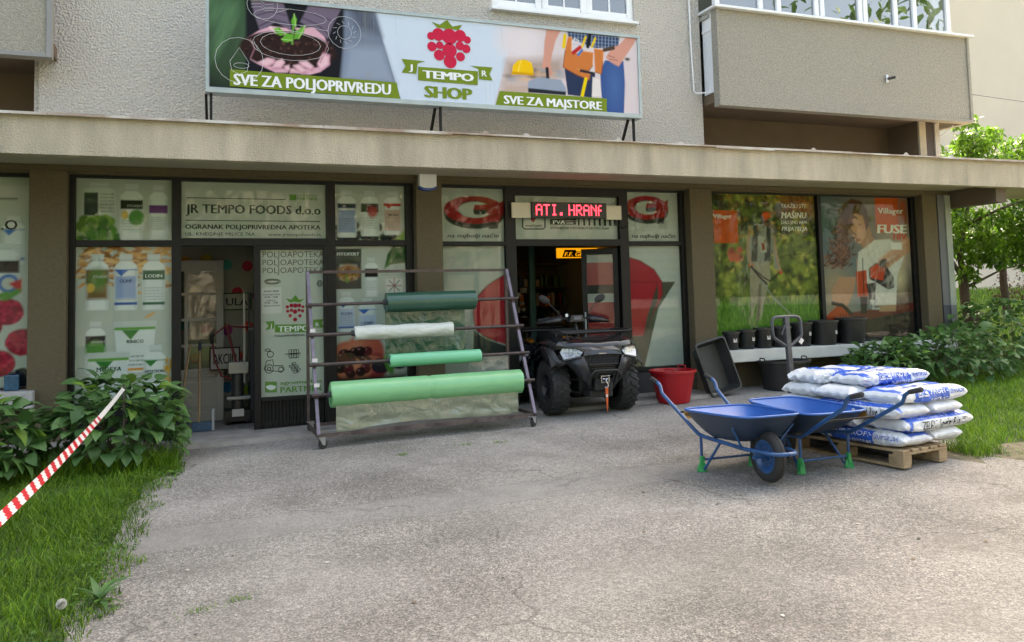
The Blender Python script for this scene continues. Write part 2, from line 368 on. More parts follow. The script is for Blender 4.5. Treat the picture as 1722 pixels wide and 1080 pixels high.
LEDGE = [(-.05, 8.6), (-.035, 8.37), (-.16, 8.18), (-.26, 7.6), (-.30, 7.19), (-.35, 6.4), (-.36, 5.64), (-.43, 5.08), (-.47, 4.64), (-.55, 3.5), (-.7, 2), (-.9, 0), (-1, -3)]
def ledge_x(y):
    ys_ = [p[1] for p in LEDGE][::-1]; xs_ = [p[0] for p in LEDGE][::-1]; return np.interp(y, ys_, xs_)
M_soil = mat('lawn_soil', (.035, .06, .012), 1, var=.4, vscale=12, bump=.6, bscale=40, detail=8)
M_dirt = mat('dry_dirt', (.20, .165, .12), 1, col2=(.10, .105, .05), vscale=7, bump=.8, bscale=60, detail=9)
mb = MB(); rows = []
for y in np.arange(-3, 9.01, .25):
    ex = float(ledge_x(y)) + .04 * math.sin(y * 7) + .03 * math.sin(y * 17 + 1)
    rows.append([(float(x), float(y), float(GH(x, y)) + (.012 if x < ex - .05 else -.01)) for x in np.concatenate([np.linspace(-30, -6, 8), np.linspace(-5, ex, 12)])])
mb.grid(rows); tag(mb.build('lawn_soil', None, M_soil, smooth=True), kind='structure')
def redge(x):                      # front edge of the right lawn
    return float(np.interp(x, [5.9, 6.3, 6.6, 7.1, 8, 12, 40], [7.6, 6.2, 5.66, 5.52, 5.4, 5.0, 4.0]))
def lleft(y):                      # left edge of the right lawn
    return float(np.interp(y, [5, 5.6, 6.2, 8, 9.9], [7.6, 6.62, 6.75, 7.45, 8.1]))
mb = MB()
for r in ([(lleft(y) + (11.4 - lleft(y)) * t, y) for t in np.linspace(0, 1, 16)] for y in np.linspace(5.5, 9.95, 20)): mb.add([], []); mb.v.extend([(float(a_), float(b_), float(GH(a_, b_)) + (.012 if a_ > lleft(b_) + .01 and b_ > 5.6 else -.01)) for a_, b_ in r])
for i in range(19):
    for j in range(15): k = i * 16 + j; mb.f.append((k, k + 1, k + 17, k + 16)); mb.m.append(0)
mb.mats = [M_soil]
mb.grid([[(float(x), float(y), float(GH(x, y)) + .012) for y in np.concatenate([np.linspace(4.6, 12, 20), np.linspace(14, 60, 14)])] for x in np.concatenate([np.linspace(11.4, 14, 8), np.arange(16, 60, 3.)])], M_soil)
tag(mb.build('garden_soil', None, None, smooth=True), kind='structure')
mb = MB(); rows = []
for x in np.arange(5.6, 12, .2):
    w0 = redge(max(x, 6.4)) - .02; n0 = .14 * math.sin(x * 5) + .08 * math.sin(x * 13)
    y0 = w0 - .75 + n0 + (.5 if x < 6.1 else 0)
    rows.append([(float(x), float(y), float(GH(x, y)) + (.008 if 0 < i < 7 else -.008)) for i, y in enumerate(np.linspace(y0, w0 + .25, 8))])
mb.grid(rows); tag(mb.build('dirt_verge', None, M_dirt, smooth=True), kind='structure')

# ---------------------------------------------------------------- the apartment building
B = thing('apartment_building', 'beige stucco apartment block with a row of shops under its concrete canopy', 'building', (5, 10.1, 0))
def part(name, mbld, m=None, parent=None, **k): return mbld.build(name, parent or B, m, **k)
F2 = 3.0
# upper wall with window opening (floor 2) : pieces butt round the opening
mb = MB(); Z1 = 22.0  # storeys above the view, height raised to lengthen the shadow in front
wx0, wx1, wz0, wz1 = 3.66, 5.80, 5.33, 6.75
mb.box(-1.617, wx0, 10.1, 10.45, 3.05, Z1); mb.box(wx1, 6.885, 10.1, 10.45, 3.05, Z1); mb.box(wx0, wx1, 10.1, 10.45, 3.05, wz0); mb.box(wx0, wx1, 10.1, 10.45, wz1, Z1)
part('wall', mb, M_wall)
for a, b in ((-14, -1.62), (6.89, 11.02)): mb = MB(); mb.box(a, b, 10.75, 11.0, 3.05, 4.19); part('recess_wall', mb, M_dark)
for a, b, c_ in ((-1.66, -1.62, 10.12), (6.888, 6.93, 10.46)): mb = MB(); mb.box(a, b, c_, 10.75, 3.05, 4.19); part('recess_return_wall', mb, M_wall)
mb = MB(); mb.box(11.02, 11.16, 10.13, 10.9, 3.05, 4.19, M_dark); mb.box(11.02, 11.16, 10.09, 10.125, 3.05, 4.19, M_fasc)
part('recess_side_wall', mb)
mb = MB(); mb.box(11.19, 11.36, 10.12, 10.3, 3.05, 4.18, mat('brown_panel', (.06, .045, .04), .7)); mb.box(11.37, 11.47, 10.1, 22, 3.05, Z1, M_wall); part('corner_pier', mb)
# body behind (closes the building)
mb = MB(); mb.box(-14, 11.36, 11.05, 22, 4.2, Z1); part('building_core', mb, M_wall)
mb = MB(); mb.box(-14, 11.47, 16.2, 16.4, 0, 4.2); mb.box(11.37, 11.46, 10.32, 16.2, 0, 3.04); mb.box(-14, -13.8, 10.1, 16.2, 0, 3.04); part('rear_wall', mb, M_wall)
# canopy
mb = MB(); mb.box(-14, 11.40, 8.95, 9.09, 2.955, 3.345); mb.box(11.40, 16, 8.95, 9.09, 2.955, 3.345)
part('canopy_fascia', mb, M_fasc, bevel=.006)
mb = MB(); mb.box(-14, 16, 9.092, 10.60, 3.02, 3.18); part('canopy_slab', mb, M_soff)
mb = MB(); mb.box(11.40, 11.62, 9.092, 10.1, 2.745, 3.017); part('canopy_beam', mb, mat('beam_paint', (.13, .10, .075), .9, var=.1), bevel=.006)
mb = MB(); x = -14
while x < 16:
    x2 = min(16, x + random.uniform(.8, 1.6)); dz = random.uniform(-.006, .006)
    mb.box(x, x2 - .004, 8.90, 9.15, 3.347 + dz, 3.362 + dz); mb.box(x, x2 - .004, 8.896, 8.901, 3.338 + random.uniform(-.012, .008), 3.362 + dz); x = x2
part('canopy_flashing', mb, M_zinc)
for x in (3.2, 3.62, 4.9, 5.8, 7.9, 9.4, 10.4):
    x += random.uniform(-.1, .1); mb = MB(); mb.prism([(x - .05, 3.362), (x + .05, 3.362), (x + .03, 3.385), (x, 3.40)], 8.905, 8.92); part('bent_flashing_tab', mb, M_zinc)
# lintel band over the shop windows
mb = MB(); mb.box(-14, 11.36, 9.92, 10.3, 2.952, 3.018); mb.box(-14, 11.36, 9.955, 10.08, 2.93, 2.951)
part('lintel', mb, M_pil)
# pillars
for (a, b) in ((-1.66, -1.30), (2.525, 2.86), (6.47, 6.84), (10.78, 11.08)):
    mb = MB(); mb.box(a, b, 9.9, 10.3, -.3, 2.951); part('pillar', mb, M_pil, bevel=.012)
mb = MB(); mb.box(11.08, 11.10, 9.95, 10.3, .55, 2.95); part('pillar_edge', mb, M_pil)
mb = MB(); mb.box(11.102, 11.24, 9.90, 10.3, 1.18, 2.95, mat('grey_paint', (.11, .115, .115), .7)); mb.box(11.102, 11.24, 9.90, 10.3, -.2, 1.178, mat('dark_grey_paint', (.055, .06, .065), .7))
mb.box(11.242, 11.36, 9.88, 10.3, 1.18, 2.95, mat('green_grey_paint', (.26, .29, .24), .8, var=.1)); mb.box(11.242, 11.36, 9.88, 10.3, -.2, 1.178, mat('grey_socle_paint', (.15, .16, .155), .8))
part('corner_column', mb, bevel=.004)
# parapet (low wall) and sill of the right window, low wall of the far left window
mb = MB(); mb.box(6.842, 10.778, 9.97, 10.2, -.1, .50); part('parapet_wall', mb, M_pil)
mb = MB(); mb.box(6.80, 11.08, 9.66, 10.07, .50, .665); part('window_sill', mb, M_sill, bevel=.012)
mb = MB(); mb.box(-5, -1.662, 9.98, 10.2, -.3, .455); part('parapet_wall', mb, M_pil)
mb = MB(); mb.box(-5, -1.58, 9.78, 10.07, .455, .635); part('window_sill', mb, M_conc, bevel=.012)
# plinth kerb under the left part and threshold slab
mb = MB(); mb.box(-5, -.55, 8.72, 10.05, -.4, .085); part('plinth', mb, mat('plinth_plaster', (.30, .27, .25), .9, var=.12, vscale=5, bump=.3, bscale=40, detail=8), bevel=.06, seg=4)
mb = MB(); n = 24; x0, x1 = -.22, 6.45
rows = []
for i in range(n + 1):
    x = x0 + (x1 - x0) * i / n; e = 9.38 + .015 * math.sin(i * 1.7); z = float(GH(x, 9.9)) + .030
    rows.append([(x, e - .02, z - .08), (x, e, z - .008), (x, e + .02, z), (x, 10.25, z)])
mb.grid(rows, mat('threshold_concrete', (.25, .235, .21), .9, var=.25, vscale=5, bump=.4, bscale=50, detail=8)); part('threshold_slab', mb, smooth=True)
mb = MB(); mb.box(-1.25, 2.52, 10.26, 13.2, -.2, -.012); mb.box(2.87, 6.46, 10.26, 16.2, -.2, .075); part('interior_floor', mb, mat('floor_screed', (.16, .15, .14), .7, var=.2, vscale=4, detail=8))
mb = MB(); mb.box(-5, 11.36, 10.32, 16.2, 2.96, 2.99); part('interior_ceiling', mb, mat('interior_ceiling', (.3, .3, .28), .9))
M_int = mat('interior_paint', (.34, .34, .30), .9, var=.06)
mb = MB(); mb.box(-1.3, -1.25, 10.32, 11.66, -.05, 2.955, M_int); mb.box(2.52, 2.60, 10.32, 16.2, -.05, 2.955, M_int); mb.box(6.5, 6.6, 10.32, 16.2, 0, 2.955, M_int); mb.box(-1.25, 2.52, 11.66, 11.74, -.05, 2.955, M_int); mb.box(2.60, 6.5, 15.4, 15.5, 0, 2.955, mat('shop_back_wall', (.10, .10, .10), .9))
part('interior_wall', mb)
# polka dots painted on the left room's wall
mb = MB(); dcols = ['#8b3a7a', '#2f7fae', '#3273b8', '#c8b23a', '#b8334a', '#d85a4a', '#8fae3a', '#d9a23a', '#3f9a8a']
for i in range(44):
    cx, cz = -.2 + random.random() * 2.6, .3 + random.random() * 2.5
    cx = -.15 + (i % 8) * .26 + ((i // 8) % 2) * .13; cz = .35 + (i // 8) * .42 + random.uniform(-.06, .06)
    flat(mb, ellp(cx, cz, .07, .07, 20), 11.655, ink(dcols[(i * 5) % 9]))
part('wall_dot', mb, kind='stuff')

# balconies
def parapet(name, x0, x1, ztop=5.53, left=False):
    p = bpy.data.objects.new(name, None); COL.objects.link(p); p.parent = B; p.location = (0, 0, 0)
    class _: pass
    q = MB(); q.box(x0, x1, 9.74, 9.86, 4.12, ztop); bo = q.build('parapet_panel', B, M_balc, bevel=.004); bo.parent = p
    q = MB(); q.box(x0 - .001, x0 + .05, 9.715, 9.742, 4.121, ztop); q.box(x1 - .05, x1 + .002, 9.715, 9.742, 4.121, ztop); q.box(x0 + .05, x1 - .05, 9.715, 9.742, 4.121, 4.165)
    bo = q.build('parapet_edge', B, M_balc if not left else mat('grey_trim', (.25, .25, .25), .7), bevel=.003); bo.parent = p
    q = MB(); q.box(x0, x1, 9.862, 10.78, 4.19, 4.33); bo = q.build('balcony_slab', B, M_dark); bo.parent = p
    return p
bal = parapet('balcony', 6.92, 11.80)
q = MB(); q.box(11.70, 11.80, 9.862, 10.9, 4.12, 5.53); o = q.build('parapet_panel', B, M_balc); o.parent = bal
q = MB(); q.box(6.86, 11.86, 9.66, 9.93, 5.531, 5.565, M_pvc); q.box(6.86, 6.94, 9.93, 10.09, 5.531, 5.565, M_pvc); o = q.build('coping', B, bevel=.004); o.parent = bal
q = MB(); q.box(6.925, 6.955, 9.863, 10.098, 4.34, 4.40, M_pvc)
for i in range(5): q.box(6.93, 6.945, 9.868 + i * .047, 9.905 + i * .047, 4.401, 5.25, M_pvc)
q.box(6.92, 6.96, 9.863, 10.098, 5.251, 5.30, M_pvc); q.box(6.93, 6.945, 9.863, 10.098, 5.302, 5.53, M_pvc); o = q.build('side_louvre', B, bevel=.003); o.parent = bal
balL = parapet('balcony', -9, -1.44, left=True)
# glazed enclosure of the right balcony
enc = bpy.data.objects.new('balcony_glazing', None); COL.objects.link(enc); enc.parent = B
q = MB(); z0, z1 = 5.567, 7.1; q.box(6.96, 11.52, 9.80, 9.87, z0, z0 + .06, M_pvc); q.box(6.96, 11.52, 9.80, 9.87, z1, z1 + .08, M_pvc)
for x in (6.96, 7.72, 8.05, 8.75, 8.86, 9.6, 9.7, 10.32, 10.72, 11.44): q.box(x, x + .08, 9.795, 9.875, z0 + .06, z1, M_pvc)
o = q.build('window_frame', B, bevel=.004); o.parent = enc
q = MB(); q.box(7.0, 11.48, 9.83, 9.838, z0 + .06, z1, M_glass2); o = q.build('pane', B); o.parent = enc
q = MB(); q.box(7.0, 11.48, 10.7, 10.74, z0, z1, mat('enclosure_inside', (.35, .33, .27), .9)); q.box(8.2, 8.7, 10.6, 10.69, z0, z1, M_frame); q.box(6.9, 11.7, 9.74, 11, z1 + .09, Z1, M_balc); q.box(6.9, 11.7, 9.9, 10.9, 5.45, 5.5, M_conc)
o = q.build('enclosure_interior', B); o.parent = enc
q = MB(); q.box(9.99, 10.03, 9.70, 9.714, 4.66, 4.78, M_pvc); q.tube([(10.02, 9.74, 4.72), (10.03, 9.58, 4.71)], .022, mat('drain_pipe', (.09, .09, .09), .5), n=10, caps=False)
o = q.build('drain_spout', B); o.parent = bal
# first floor window
wn = bpy.data.objects.new('window', None); COL.objects.link(wn); wn.parent = B
q = MB(); q.box(wx0, wx1, 10.13, 10.20, wz0, wz0 + .07); q.box(wx0, wx1, 10.13, 10.20, wz1 - .07, wz1)
for x in (wx0, 4.30, 4.40, 4.98, 5.07, wx1 - .09): q.box(x, x + .09, 10.128, 10.205, wz0 + .07, wz1 - .07)
for a, b in ((3.75, 4.30), (4.49, 4.98), (5.16, 5.71)):
    q.box(a, b, 10.14, 10.19, wz0 + .07, wz0 + .13); q.box((a + b) / 2 - .012, (a + b) / 2 + .012, 10.142, 10.18, wz0 + .131, wz1 - .08)
o = q.build('window_frame', B, M_pvc, bevel=.004); o.parent = wn
q = MB(); q.box(wx0 + .02, wx1 - .02, 10.16, 10.166, wz0 + .07, wz1 - .07); o = q.build('pane', B, M_glass2); o.parent = wn
q = MB(); q.box(wx0 - .03, wx1 + .03, 10.02, 10.127, wz0 - .045, wz0 - .005); o = q.build('sill', B, M_pvc, bevel=.006); o.parent = wn
q = MB(); q.box(wx0, wx1, 10.5, 10.52, wz0, wz1); o = q.build('dark_room_backing', B, mat('dark_room', (.03, .035, .03), .9)); o.parent = wn  # near-black sheet, the darkness of the unlit room put into its colour
q = MB(); q.tube([(6.70, 10.06, 7.5), (6.70, 10.06, 5.2), (6.72, 10.06, 4.40), (6.74, 10.05, 4.36), (6.80, 10.02, 4.355), (6.91, 9.90, 4.35)], .011, M_pvc, n=8); part('white_pipe', q)

# ---------------------------------------------------------------- shop windows
def empty_part(name, label=None):
    p = bpy.data.objects.new(name, None); COL.objects.link(p); p.parent = B
    if label: p['label'] = label
    return p
def sub(q, name, par, m=None, **k): o = q.build(name, B, m, **k); o.parent = par; return o
def glazing(par, boxes):
    q = MB()
    for (a, b, c, d) in boxes: q.box(a, b, GL - .005, GL + .001, c, d)
    return sub(q, 'pane', par, M_glass)
class FakeLoc:                     # canvases are written in world metres and hang under a part of the building
    location = Vector((5, 10.1, 0))
def canvas_out(cv, name, par, y=GL + .012):
    o = cv.build(name, B, y, M_print); o.parent = par; return o
def bars(par, rects, y0=GL - .055, y1=GL + .045, m=None):
    q = MB()
    for r in rects: q.box(r[0], r[1], y0, y1, r[2], r[3])
    return sub(q, 'frame', par, m or M_frame, bevel=.004)

def bottle(c, x0, x1, z0, z1, band=None, bandcol='#1c1a18', tri=None, low=None, body='#d9dcd6', lowcol=None, rows=5, capc='#c9ccc6'):
    w_ = x1 - x0; h = z1 - z0; r = w_ * .5
    c.rect(x0 + w_ * .22, x1 - w_ * .22, z1 - h * .10, z1, capc); c.rect(x0 + w_ * .27, x1 - w_ * .27, z1 - h * .14, z1 - h * .09, '#b9bcb6')
    c.poly([(x0, z0 + h * .04), (x0 + w_ * .06, z0), (x1 - w_ * .06, z0), (x1, z0 + h * .04), (x1, z1 - h * .26), (x1 - w_ * .08, z1 - h * .19), (x1 - w_ * .26, z1 - h * .13), (x0 + w_ * .26, z1 - h * .13), (x0 + w_ * .08, z1 - h * .19), (x0, z1 - h * .26)], body)
    c.rect(x0, x0 + w_ * .12, z0 + h * .03, z1 - h * .27, '#9fa39c', w_ * .08, .6); c.rect(x1 - w_ * .12, x1, z0 + h * .03, z1 - h * .27, '#9fa39c', w_ * .08, .6)
    if low: c.rect(x0 + w_ * .04, x1 - w_ * .04, z0 + h * .1, z1 - h * .42, low, 0, .9)
    if band: c.rect(x0 + w_ * .02, x1 - w_ * .02, z1 - h * band[1], z1 - h * band[0], bandcol)
    if tri: c.poly([(x0 + w_ * .02, z1 - h * .28), (x0 + w_ * .62, z1 - h * .28), (x0 + w_ * .3, z1 - h * .40)], tri)
    if tri: c.rect(x0 + w_ * .02, x1 - w_ * .02, z1 - h * .29, z1 - h * .275, tri)
    c.micro(x0 + w_ * .12, x1 - w_ * .12, z0 + h * .16, z0 + h * .42, rows, '#60645e', .45)
    if lowcol: c.rect(x0 + w_ * .02, x1 - w_ * .02, z0 + h * .09, z0 + h * .14, lowcol)
def berry(c, x, z, rx, rz, cols=('#b5173a', '#8d1230', '#cf3552'), n=70):
    c.ell(x, z, rx, rz, cols[1])
    for _ in range(n):
        a = random.uniform(0, 2 * PI); q = math.sqrt(random.random()) * .92
        c.ell(x + rx * q * math.cos(a), z + rz * q * math.sin(a), rx * .14, rx * .13, random.choice(cols), rx * .05, .85)
PB = '#b6b9ac'                     # print white behind glass, a little grey-green

# --- far left window
wA = empty_part('shop_window', 'far left shop window with raspberries and bottles on its poster')
bars(wA, [(-5, -1.662, 2.90, 2.955), (-5, -1.662, .64, .66), (-3.7, -3.64, .66, 2.90)])
glazing(wA, [(-5, -1.663, .66, 2.90)])
c = Canvas(-3.6, -1.69, .665, 2.895, 70, PB); c.rect(-3.5, -1.80, 2.655, 2.668, '#20231f')
(a0, a1), (b0, b1) = [(-1.941,1.957),(-1.728,2.476)]
bottle(c, a0, b0, a1, b1, tri='#2f6fb5', lowcol='#3a5f9a'); (a0, a1), (b0, b1) = [(-2.034,1.658),(-1.769,2.183)]
bottle(c, a0, b0, a1, b1, band=(.35, .6))
(a0, a1), = [(-1.873,1.755)]
c.ell(a0, a1, .1, .1, '#2f66a8'); c.ell(a0, a1, .065, .065, PB); c.poly([(a0, a1), (a0 + .12, a1 + .05), (a0 + .12, a1 - .1)], '#c23434', .01)
for (x, z) in [(-1.880,1.455),(-1.744,1.130),(-1.948,0.912),(-2.072,1.312),(-2.195,1.022)]: berry(c, x, z, .15, .14)
for (x, z) in [(-1.871,1.617),(-1.926,1.631),(-1.817,1.654)]: c.ell(x, z, .07, .03, '#4f8a34', .01, 1, .5)
(a0, a1), = [(-1.729,0.756)]
berry(c, a0, a1, .11, .1, ('#1c1f2a', '#12141c', '#2d3040'))
canvas_out(c, 'poster', wA)
q = MB(); text(q, 'D.O.O', (-2.22, 2.33, -1.80, 2.435), ink('#1d2420'), .03, y=GL + .008); sub(q, 'lettering', wA)

# --- left group frame
wB = empty_part('shop_window', 'tall shop window with agrochemical bottle posters left of the open door')
bars(wB, [(-1.299, -1.24, -.05, 2.95), (-1.24, -.27, 2.905, 2.95), (-1.24, -.27, 2.147, 2.215), (-1.24, -.27, .38, .45), (-.27, -.17, -.05, 2.95)])
q = MB(); q.box(-1.24, -.27, GL - .02, GL + .02, -.05, .38); sub(q, 'kick_panel', wB, M_frame)
glazing(wB, [(-1.24, -.27, .45, 2.147), (-1.24, -.27, 2.215, 2.905)])
c = Canvas(-1.238, -.272, 2.217, 2.903, 110, PB)
(a0, a1), (b0, b1) = [(-1.184,2.470),(-0.846,2.858)]
bottle(c, a0, b0, a1, b1, body='#c9cdc2'); c.rect(a0 + .02, a0 + .16, a1 + .02, a1 + .28, '#3a423c', 0, .8); c.micro(a0 + .18, b0 - .02, a1 + .05, a1 + .28, 6)
(a0, a1), (b0, b1) = [(-1.228,2.214),(-0.820,2.487)]
for i in range(26): c.ell(random.uniform(a0, b0), random.uniform(a1, b1 - .02), .055, .055, random.choice(['#7a9a45', '#93b257', '#5d7d33']), .01); 
for i in range(14): c.ell(random.uniform(a0, b0), random.uniform(a1, b1), .06, .045, random.choice(['#3f6a2b', '#578338']), .01, .9, random.uniform(0, 3))
(a0, a1), (b0, b1) = [(-0.806,2.223),(-0.568,2.852)]
bottle(c, a0, b0, a1, b1, band=(.29, .45)); c.ell((a0 + b0) / 2 + .05, a1 + .25, .08, .09, '#4f8a3f', .01); c.ell(a0 + .05, b1 - .35, .035, .05, '#c9a43a', .005)
(a0, a1), (b0, b1) = [(-0.512,2.229),(-0.310,2.845)]
bottle(c, a0, b0, a1, b1, band=(.37, .52), bandcol='#6b2f74', rows=7)
canvas_out(c, 'poster', wB)
c = Canvas(-1.238, -.272, .452, 2.145, 110, PB)
(a0, a1), (b0, b1) = [(-1.222,1.538),(-0.278,2.143)]
for i in range(200):
    x = random.uniform(a0, b0); z = b1 - abs(random.gauss(0, .22)); c.ell(x, z, random.uniform(.03, .09), .016, random.choice(['#c98d4a', '#a96b30', '#e0b070', '#8d5728', '#d9a05c']), .006, .9, random.uniform(-.6, .9))
(a0, a1), (b0, b1) = [(-1.141,1.451),(-0.912,2.065)]
bottle(c, a0, b0, a1, b1, band=(.29, .52)); c.rect(a0 + .01, b0 - .01, a1 + .12, a1 + .44, '#7a5a32', .02); c.ell((a0 + b0) / 2, a1 + .33, .1, .13, '#4f7a30', .03, .8); c.ell(a0 + .05, b1 - .37, .04, .05, '#c9a43a', .005)
(a0, a1), (b0, b1) = [(-0.861,1.443),(-0.621,2.064)]
bottle(c, a0, b0, a1, b1, tri='#2f66b0', lowcol='#3a5f9a'); c.rect(a0 + .01, b0 - .01, a1 + .12, a1 + .38, '#8fa3c4', 0, .5)
(a0, a1), (b0, b1) = [(-0.575,1.438),(-0.338,2.063)]
bottle(c, a0, b0, a1, b1, band=(.29, .46), bandcol='#1f5a3a', lowcol='#1f5a3a')
(a0, a1), (b0, b1) = [(-1.142,0.768),(-0.937,1.324)]
bottle(c, a0, b0, a1, b1, band=(.28, .5)); c.ell((a0 + b0) / 2, a1 + .25, .1, .1, '#4f8a3f', .02)
def tube_pack(c, x0, x1, z0, z1):
    c.poly([(x0 + .05, z0), (x1 - .05, z0), (x1, z1), (x0, z1)], '#d5d8d2'); c.rect(x0 - .0, x1, z1 - .06, z1, '#c2c6be'); c.rect(x0 + .01, x1 - .01, z1 - .09, z1 - .06, '#5a9a3a'); c.poly([(x0 + .08, z1 - .09), (x0 + .26, z1 - .09), (x0 + .17, z1 - .20)], '#2f7a34'); c.micro(x0 + .12, x1 - .12, z0 + .06, z0 + .2, 3)
(a0, a1), (b0, b1) = [(-0.861,0.753),(-0.429,1.312)]
tube_pack(c, a0, b0, a1, b1); c.rect(a0 + .12, b0 - .06, a1 + .02, a1 + .05, '#d98f3a', 0, .9)
(a0, a1), (b0, b1) = [(-0.558,0.450),(-0.323,1.044)]
bottle(c, a0, b0, a1, b1, tri='#2f7a34', lowcol='#2f7a34')
(a0, a1), (b0, b1) = [(-1.121,0.488),(-0.697,0.982)]
tube_pack(c, a0, b0, a1, b1)
for i in range(40): c.ell(random.uniform(-.33, -.27), random.uniform(.46, .9), .03, .012, random.choice(['#c98d2a', '#e0b050']), .005, .9, random.uniform(.6, 1.6))
canvas_out(c, 'poster', wB)
q = MB(); D_ = ink('#20333a'); Yt = GL + .008
for s_, b_, m_, bo in (('OLIMP', (-0.803,1.746,-0.677,1.783), ink('#2a4a86'), .03), ('LODIN', (-0.542,1.800,-0.371,1.837), ink('#e6e8e2'), .03), ('RINICO', (-0.728,1.076,-0.559,1.113), ink('#1f4a3a'), .02), ('MEDEYA', (-1.025,0.778,-0.781,0.827), ink('#1f4a3a'), .025), ('HEZATRON', (-0.543,0.738,-0.354,0.772), ink('#1f4a3a'), .02),
                      ('FITOFERT', (-1.069,1.800,-0.922,1.829), ink('#c9ccc0'), .01), ('FITOFERT', (-1.078,1.089,-0.943,1.115), ink('#c9ccc0'), .01), ('FITOFERT', (-0.729,2.590,-0.575,2.617), ink('#c9ccc0'), .01)):
    text(q, s_, b_, m_, bo, y=Yt)
sub(q, 'lettering', wB)

# --- door bay : name board over the door, fixed leaf with poster
wC = empty_part('shop_entrance', 'left entrance with the white company name panel over an open doorway')
bars(wC, [(-.17, 1.455, 2.895, 2.95), (-.17, 1.455, 2.15, 2.24), (1.455, 1.56, -.06, 2.95), (.615, .69, -.03, 2.15), (.69, 1.415, 2.11, 2.15), (1.415, 1.455, -.06, 2.15)])
bars(wC, [(.691, 1.414, -.03, .05), (.691, 1.414, .345, .39)])
q = MB()
for i in range(18): q.box(.694 + i * .04, .694 + i * .04 + .034, GL - .012, GL + .01, .051, .344)
sub(q, 'kick_panel', wC, M_frame, bevel=.003)
glazing(wC, [(-.17, 1.455, 2.24, 2.895), (.69, 1.415, .39, 2.11)])
q = MB(); q.box(-.168, 1.453, GL + .009, GL + .012, 2.242, 2.893, mat('white_vinyl', PB, .5, var=.04)); q.box(.692, 1.413, GL + .009, GL + .012, .392, 2.108, mat('white_vinyl', PB, .5)); sub(q, 'poster', wC)
q = MB(); K = ink('#1c211e'); KG = ink('#1d3427'); GR = ink('#5f8f3a'); yt = GL + .006
for s_, b_, m_, bo in (('JR TEMPO FOODS d.o.o', (-0.122,2.532,1.390,2.637), KG, .035), ('OGRANAK POLJOPRIVREDNA APOTEKA', (-0.127,2.350,1.388,2.403), K, .03), ('UL. KNEGINJE MILICE 76A', (-0.127,2.274,0.633,2.312), K, .0),
                       ('www.jrtempofoods.rs', (0.782,2.271,1.393,2.310), K, .0), ('PARTNER', (1.123,2.705,1.352,2.739), GR, .03), ('agromarket', (1.123,2.751,1.353,2.776), GR, .0)):
    text(q, s_, b_, m_, bo, y=yt)
for pts in ([(-0.111,2.712),(0.985,2.712),(0.985,2.703),(-0.111,2.703)], [(-0.127,2.452),(1.388,2.453),(1.388,2.443),(-0.127,2.444)]): flat(q, pts, yt, K)
flat(q, [(1.029,2.771),(1.108,2.773),(1.108,2.703),(1.028,2.701)], yt, GR)
for i, yy in enumerate((358, 388, 420)): pass
for b_ in ((0.718,2.017,1.429,2.089), (0.717,1.923,1.428,1.993), (0.717,1.830,1.427,1.899)): text(q, 'POLJOAPOTEKA', b_, K, -.008, y=yt)
RD = ink('#a81f33')
def raspberry(q, cx, cz, s, y, red, grn):
    rows_ = [(-.42, .30, .17), (-.2, .37, .2), (.02, .36, .22), (.24, .36, .2), (.44, .28, .15), (-.4, .06, .16), (-.17, .12, .0), (0, .02, .22), (.2, .12, .0), (.41, .05, .17), (-.27, -.2, .18), (.27, -.22, .17), (0, -.42, .2), (-.2, .1, .17), (.22, .1, .16), (-.02, -.2, .0)]
    for (a, b, r) in rows_:
        if r: flat(q, ellp(cx + a * s, cz + b * s, r * s * .56, r * s * .56, 18), y, red)
    flat(q, [(cx - .5 * s, cz + .78 * s), (cx - .2 * s, cz + .70 * s), (cx + .02 * s, cz + .95 * s), (cx + .24 * s, cz + .68 * s), (cx + .52 * s, cz + .75 * s), (cx + .28 * s, cz + .52 * s), (cx, cz + .58 * s), (cx - .28 * s, cz + .54 * s)], y, grn)
((ax, az),) = [(1.083,1.368)]
raspberry(q, ax, az, .21, yt, RD, GR)
flat(q, [(0.853,1.226),(1.290,1.220),(1.289,1.121),(0.852,1.137)], yt, GR); flat(q, [(0.742,1.265),(0.845,1.271),(0.844,1.182),(0.741,1.168),(0.781,1.214)], yt - .0006, GR); flat(q, [(1.290,1.271),(1.418,1.273),(1.388,1.229),(1.417,1.173),(1.290,1.178)], yt - .0006, GR)
W_ = ink('#e8eae2')
text(q, 'TEMPO', (0.890,1.141,1.245,1.207), W_, .03, y=yt - .002); text(q, 'J', (0.799,1.195,0.816,1.239), W_, .02, y=yt - .002); text(q, 'R', (1.322,1.188,1.364,1.236), W_, .02, y=yt - .002)
text(q, 'POLJOPRIVREDNA APOTEKA', (0.849,1.082,1.393,1.106), K, .02, y=yt)
text(q, 'agromarket', (0.909,0.525,1.387,0.567), GR, .02, y=yt); text(q, 'PARTNER', (0.911,0.430,1.386,0.498), GR, .03, y=yt)
flat(q, [(0.738,0.570),(0.869,0.562),(0.868,0.439),(0.737,0.447)], yt, GR); flat(q, [(0.743,0.517),(0.800,0.531),(0.863,0.510),(0.845,0.476),(0.800,0.467),(0.760,0.487)], yt - .001, W_)
def wire(q, pts, y, m, r=.004, closed=False): q.tube([(p[0], y, p[1]) for p in pts], r, m, n=4, closed=closed)
def circ(q, cx, cz, rx, rz, y, m, r=.004): wire(q, ellp(cx, cz, rx, rz, 16), y, m, r, True)
(t1, t2, t3, t4, f1, s1, k1, k2, k3) = [(0.784,0.714),(0.916,0.698),(0.756,0.809),(0.936,0.735),(0.799,0.883),(1.053,0.877),(1.080,0.713),(1.375,1.701),(0.827,1.732)]
circ(q, t1[0], t1[1], .045, .05, yt, K); circ(q, t1[0], t1[1], .018, .02, yt, K); circ(q, t2[0], t2[1], .026, .03, yt, K)
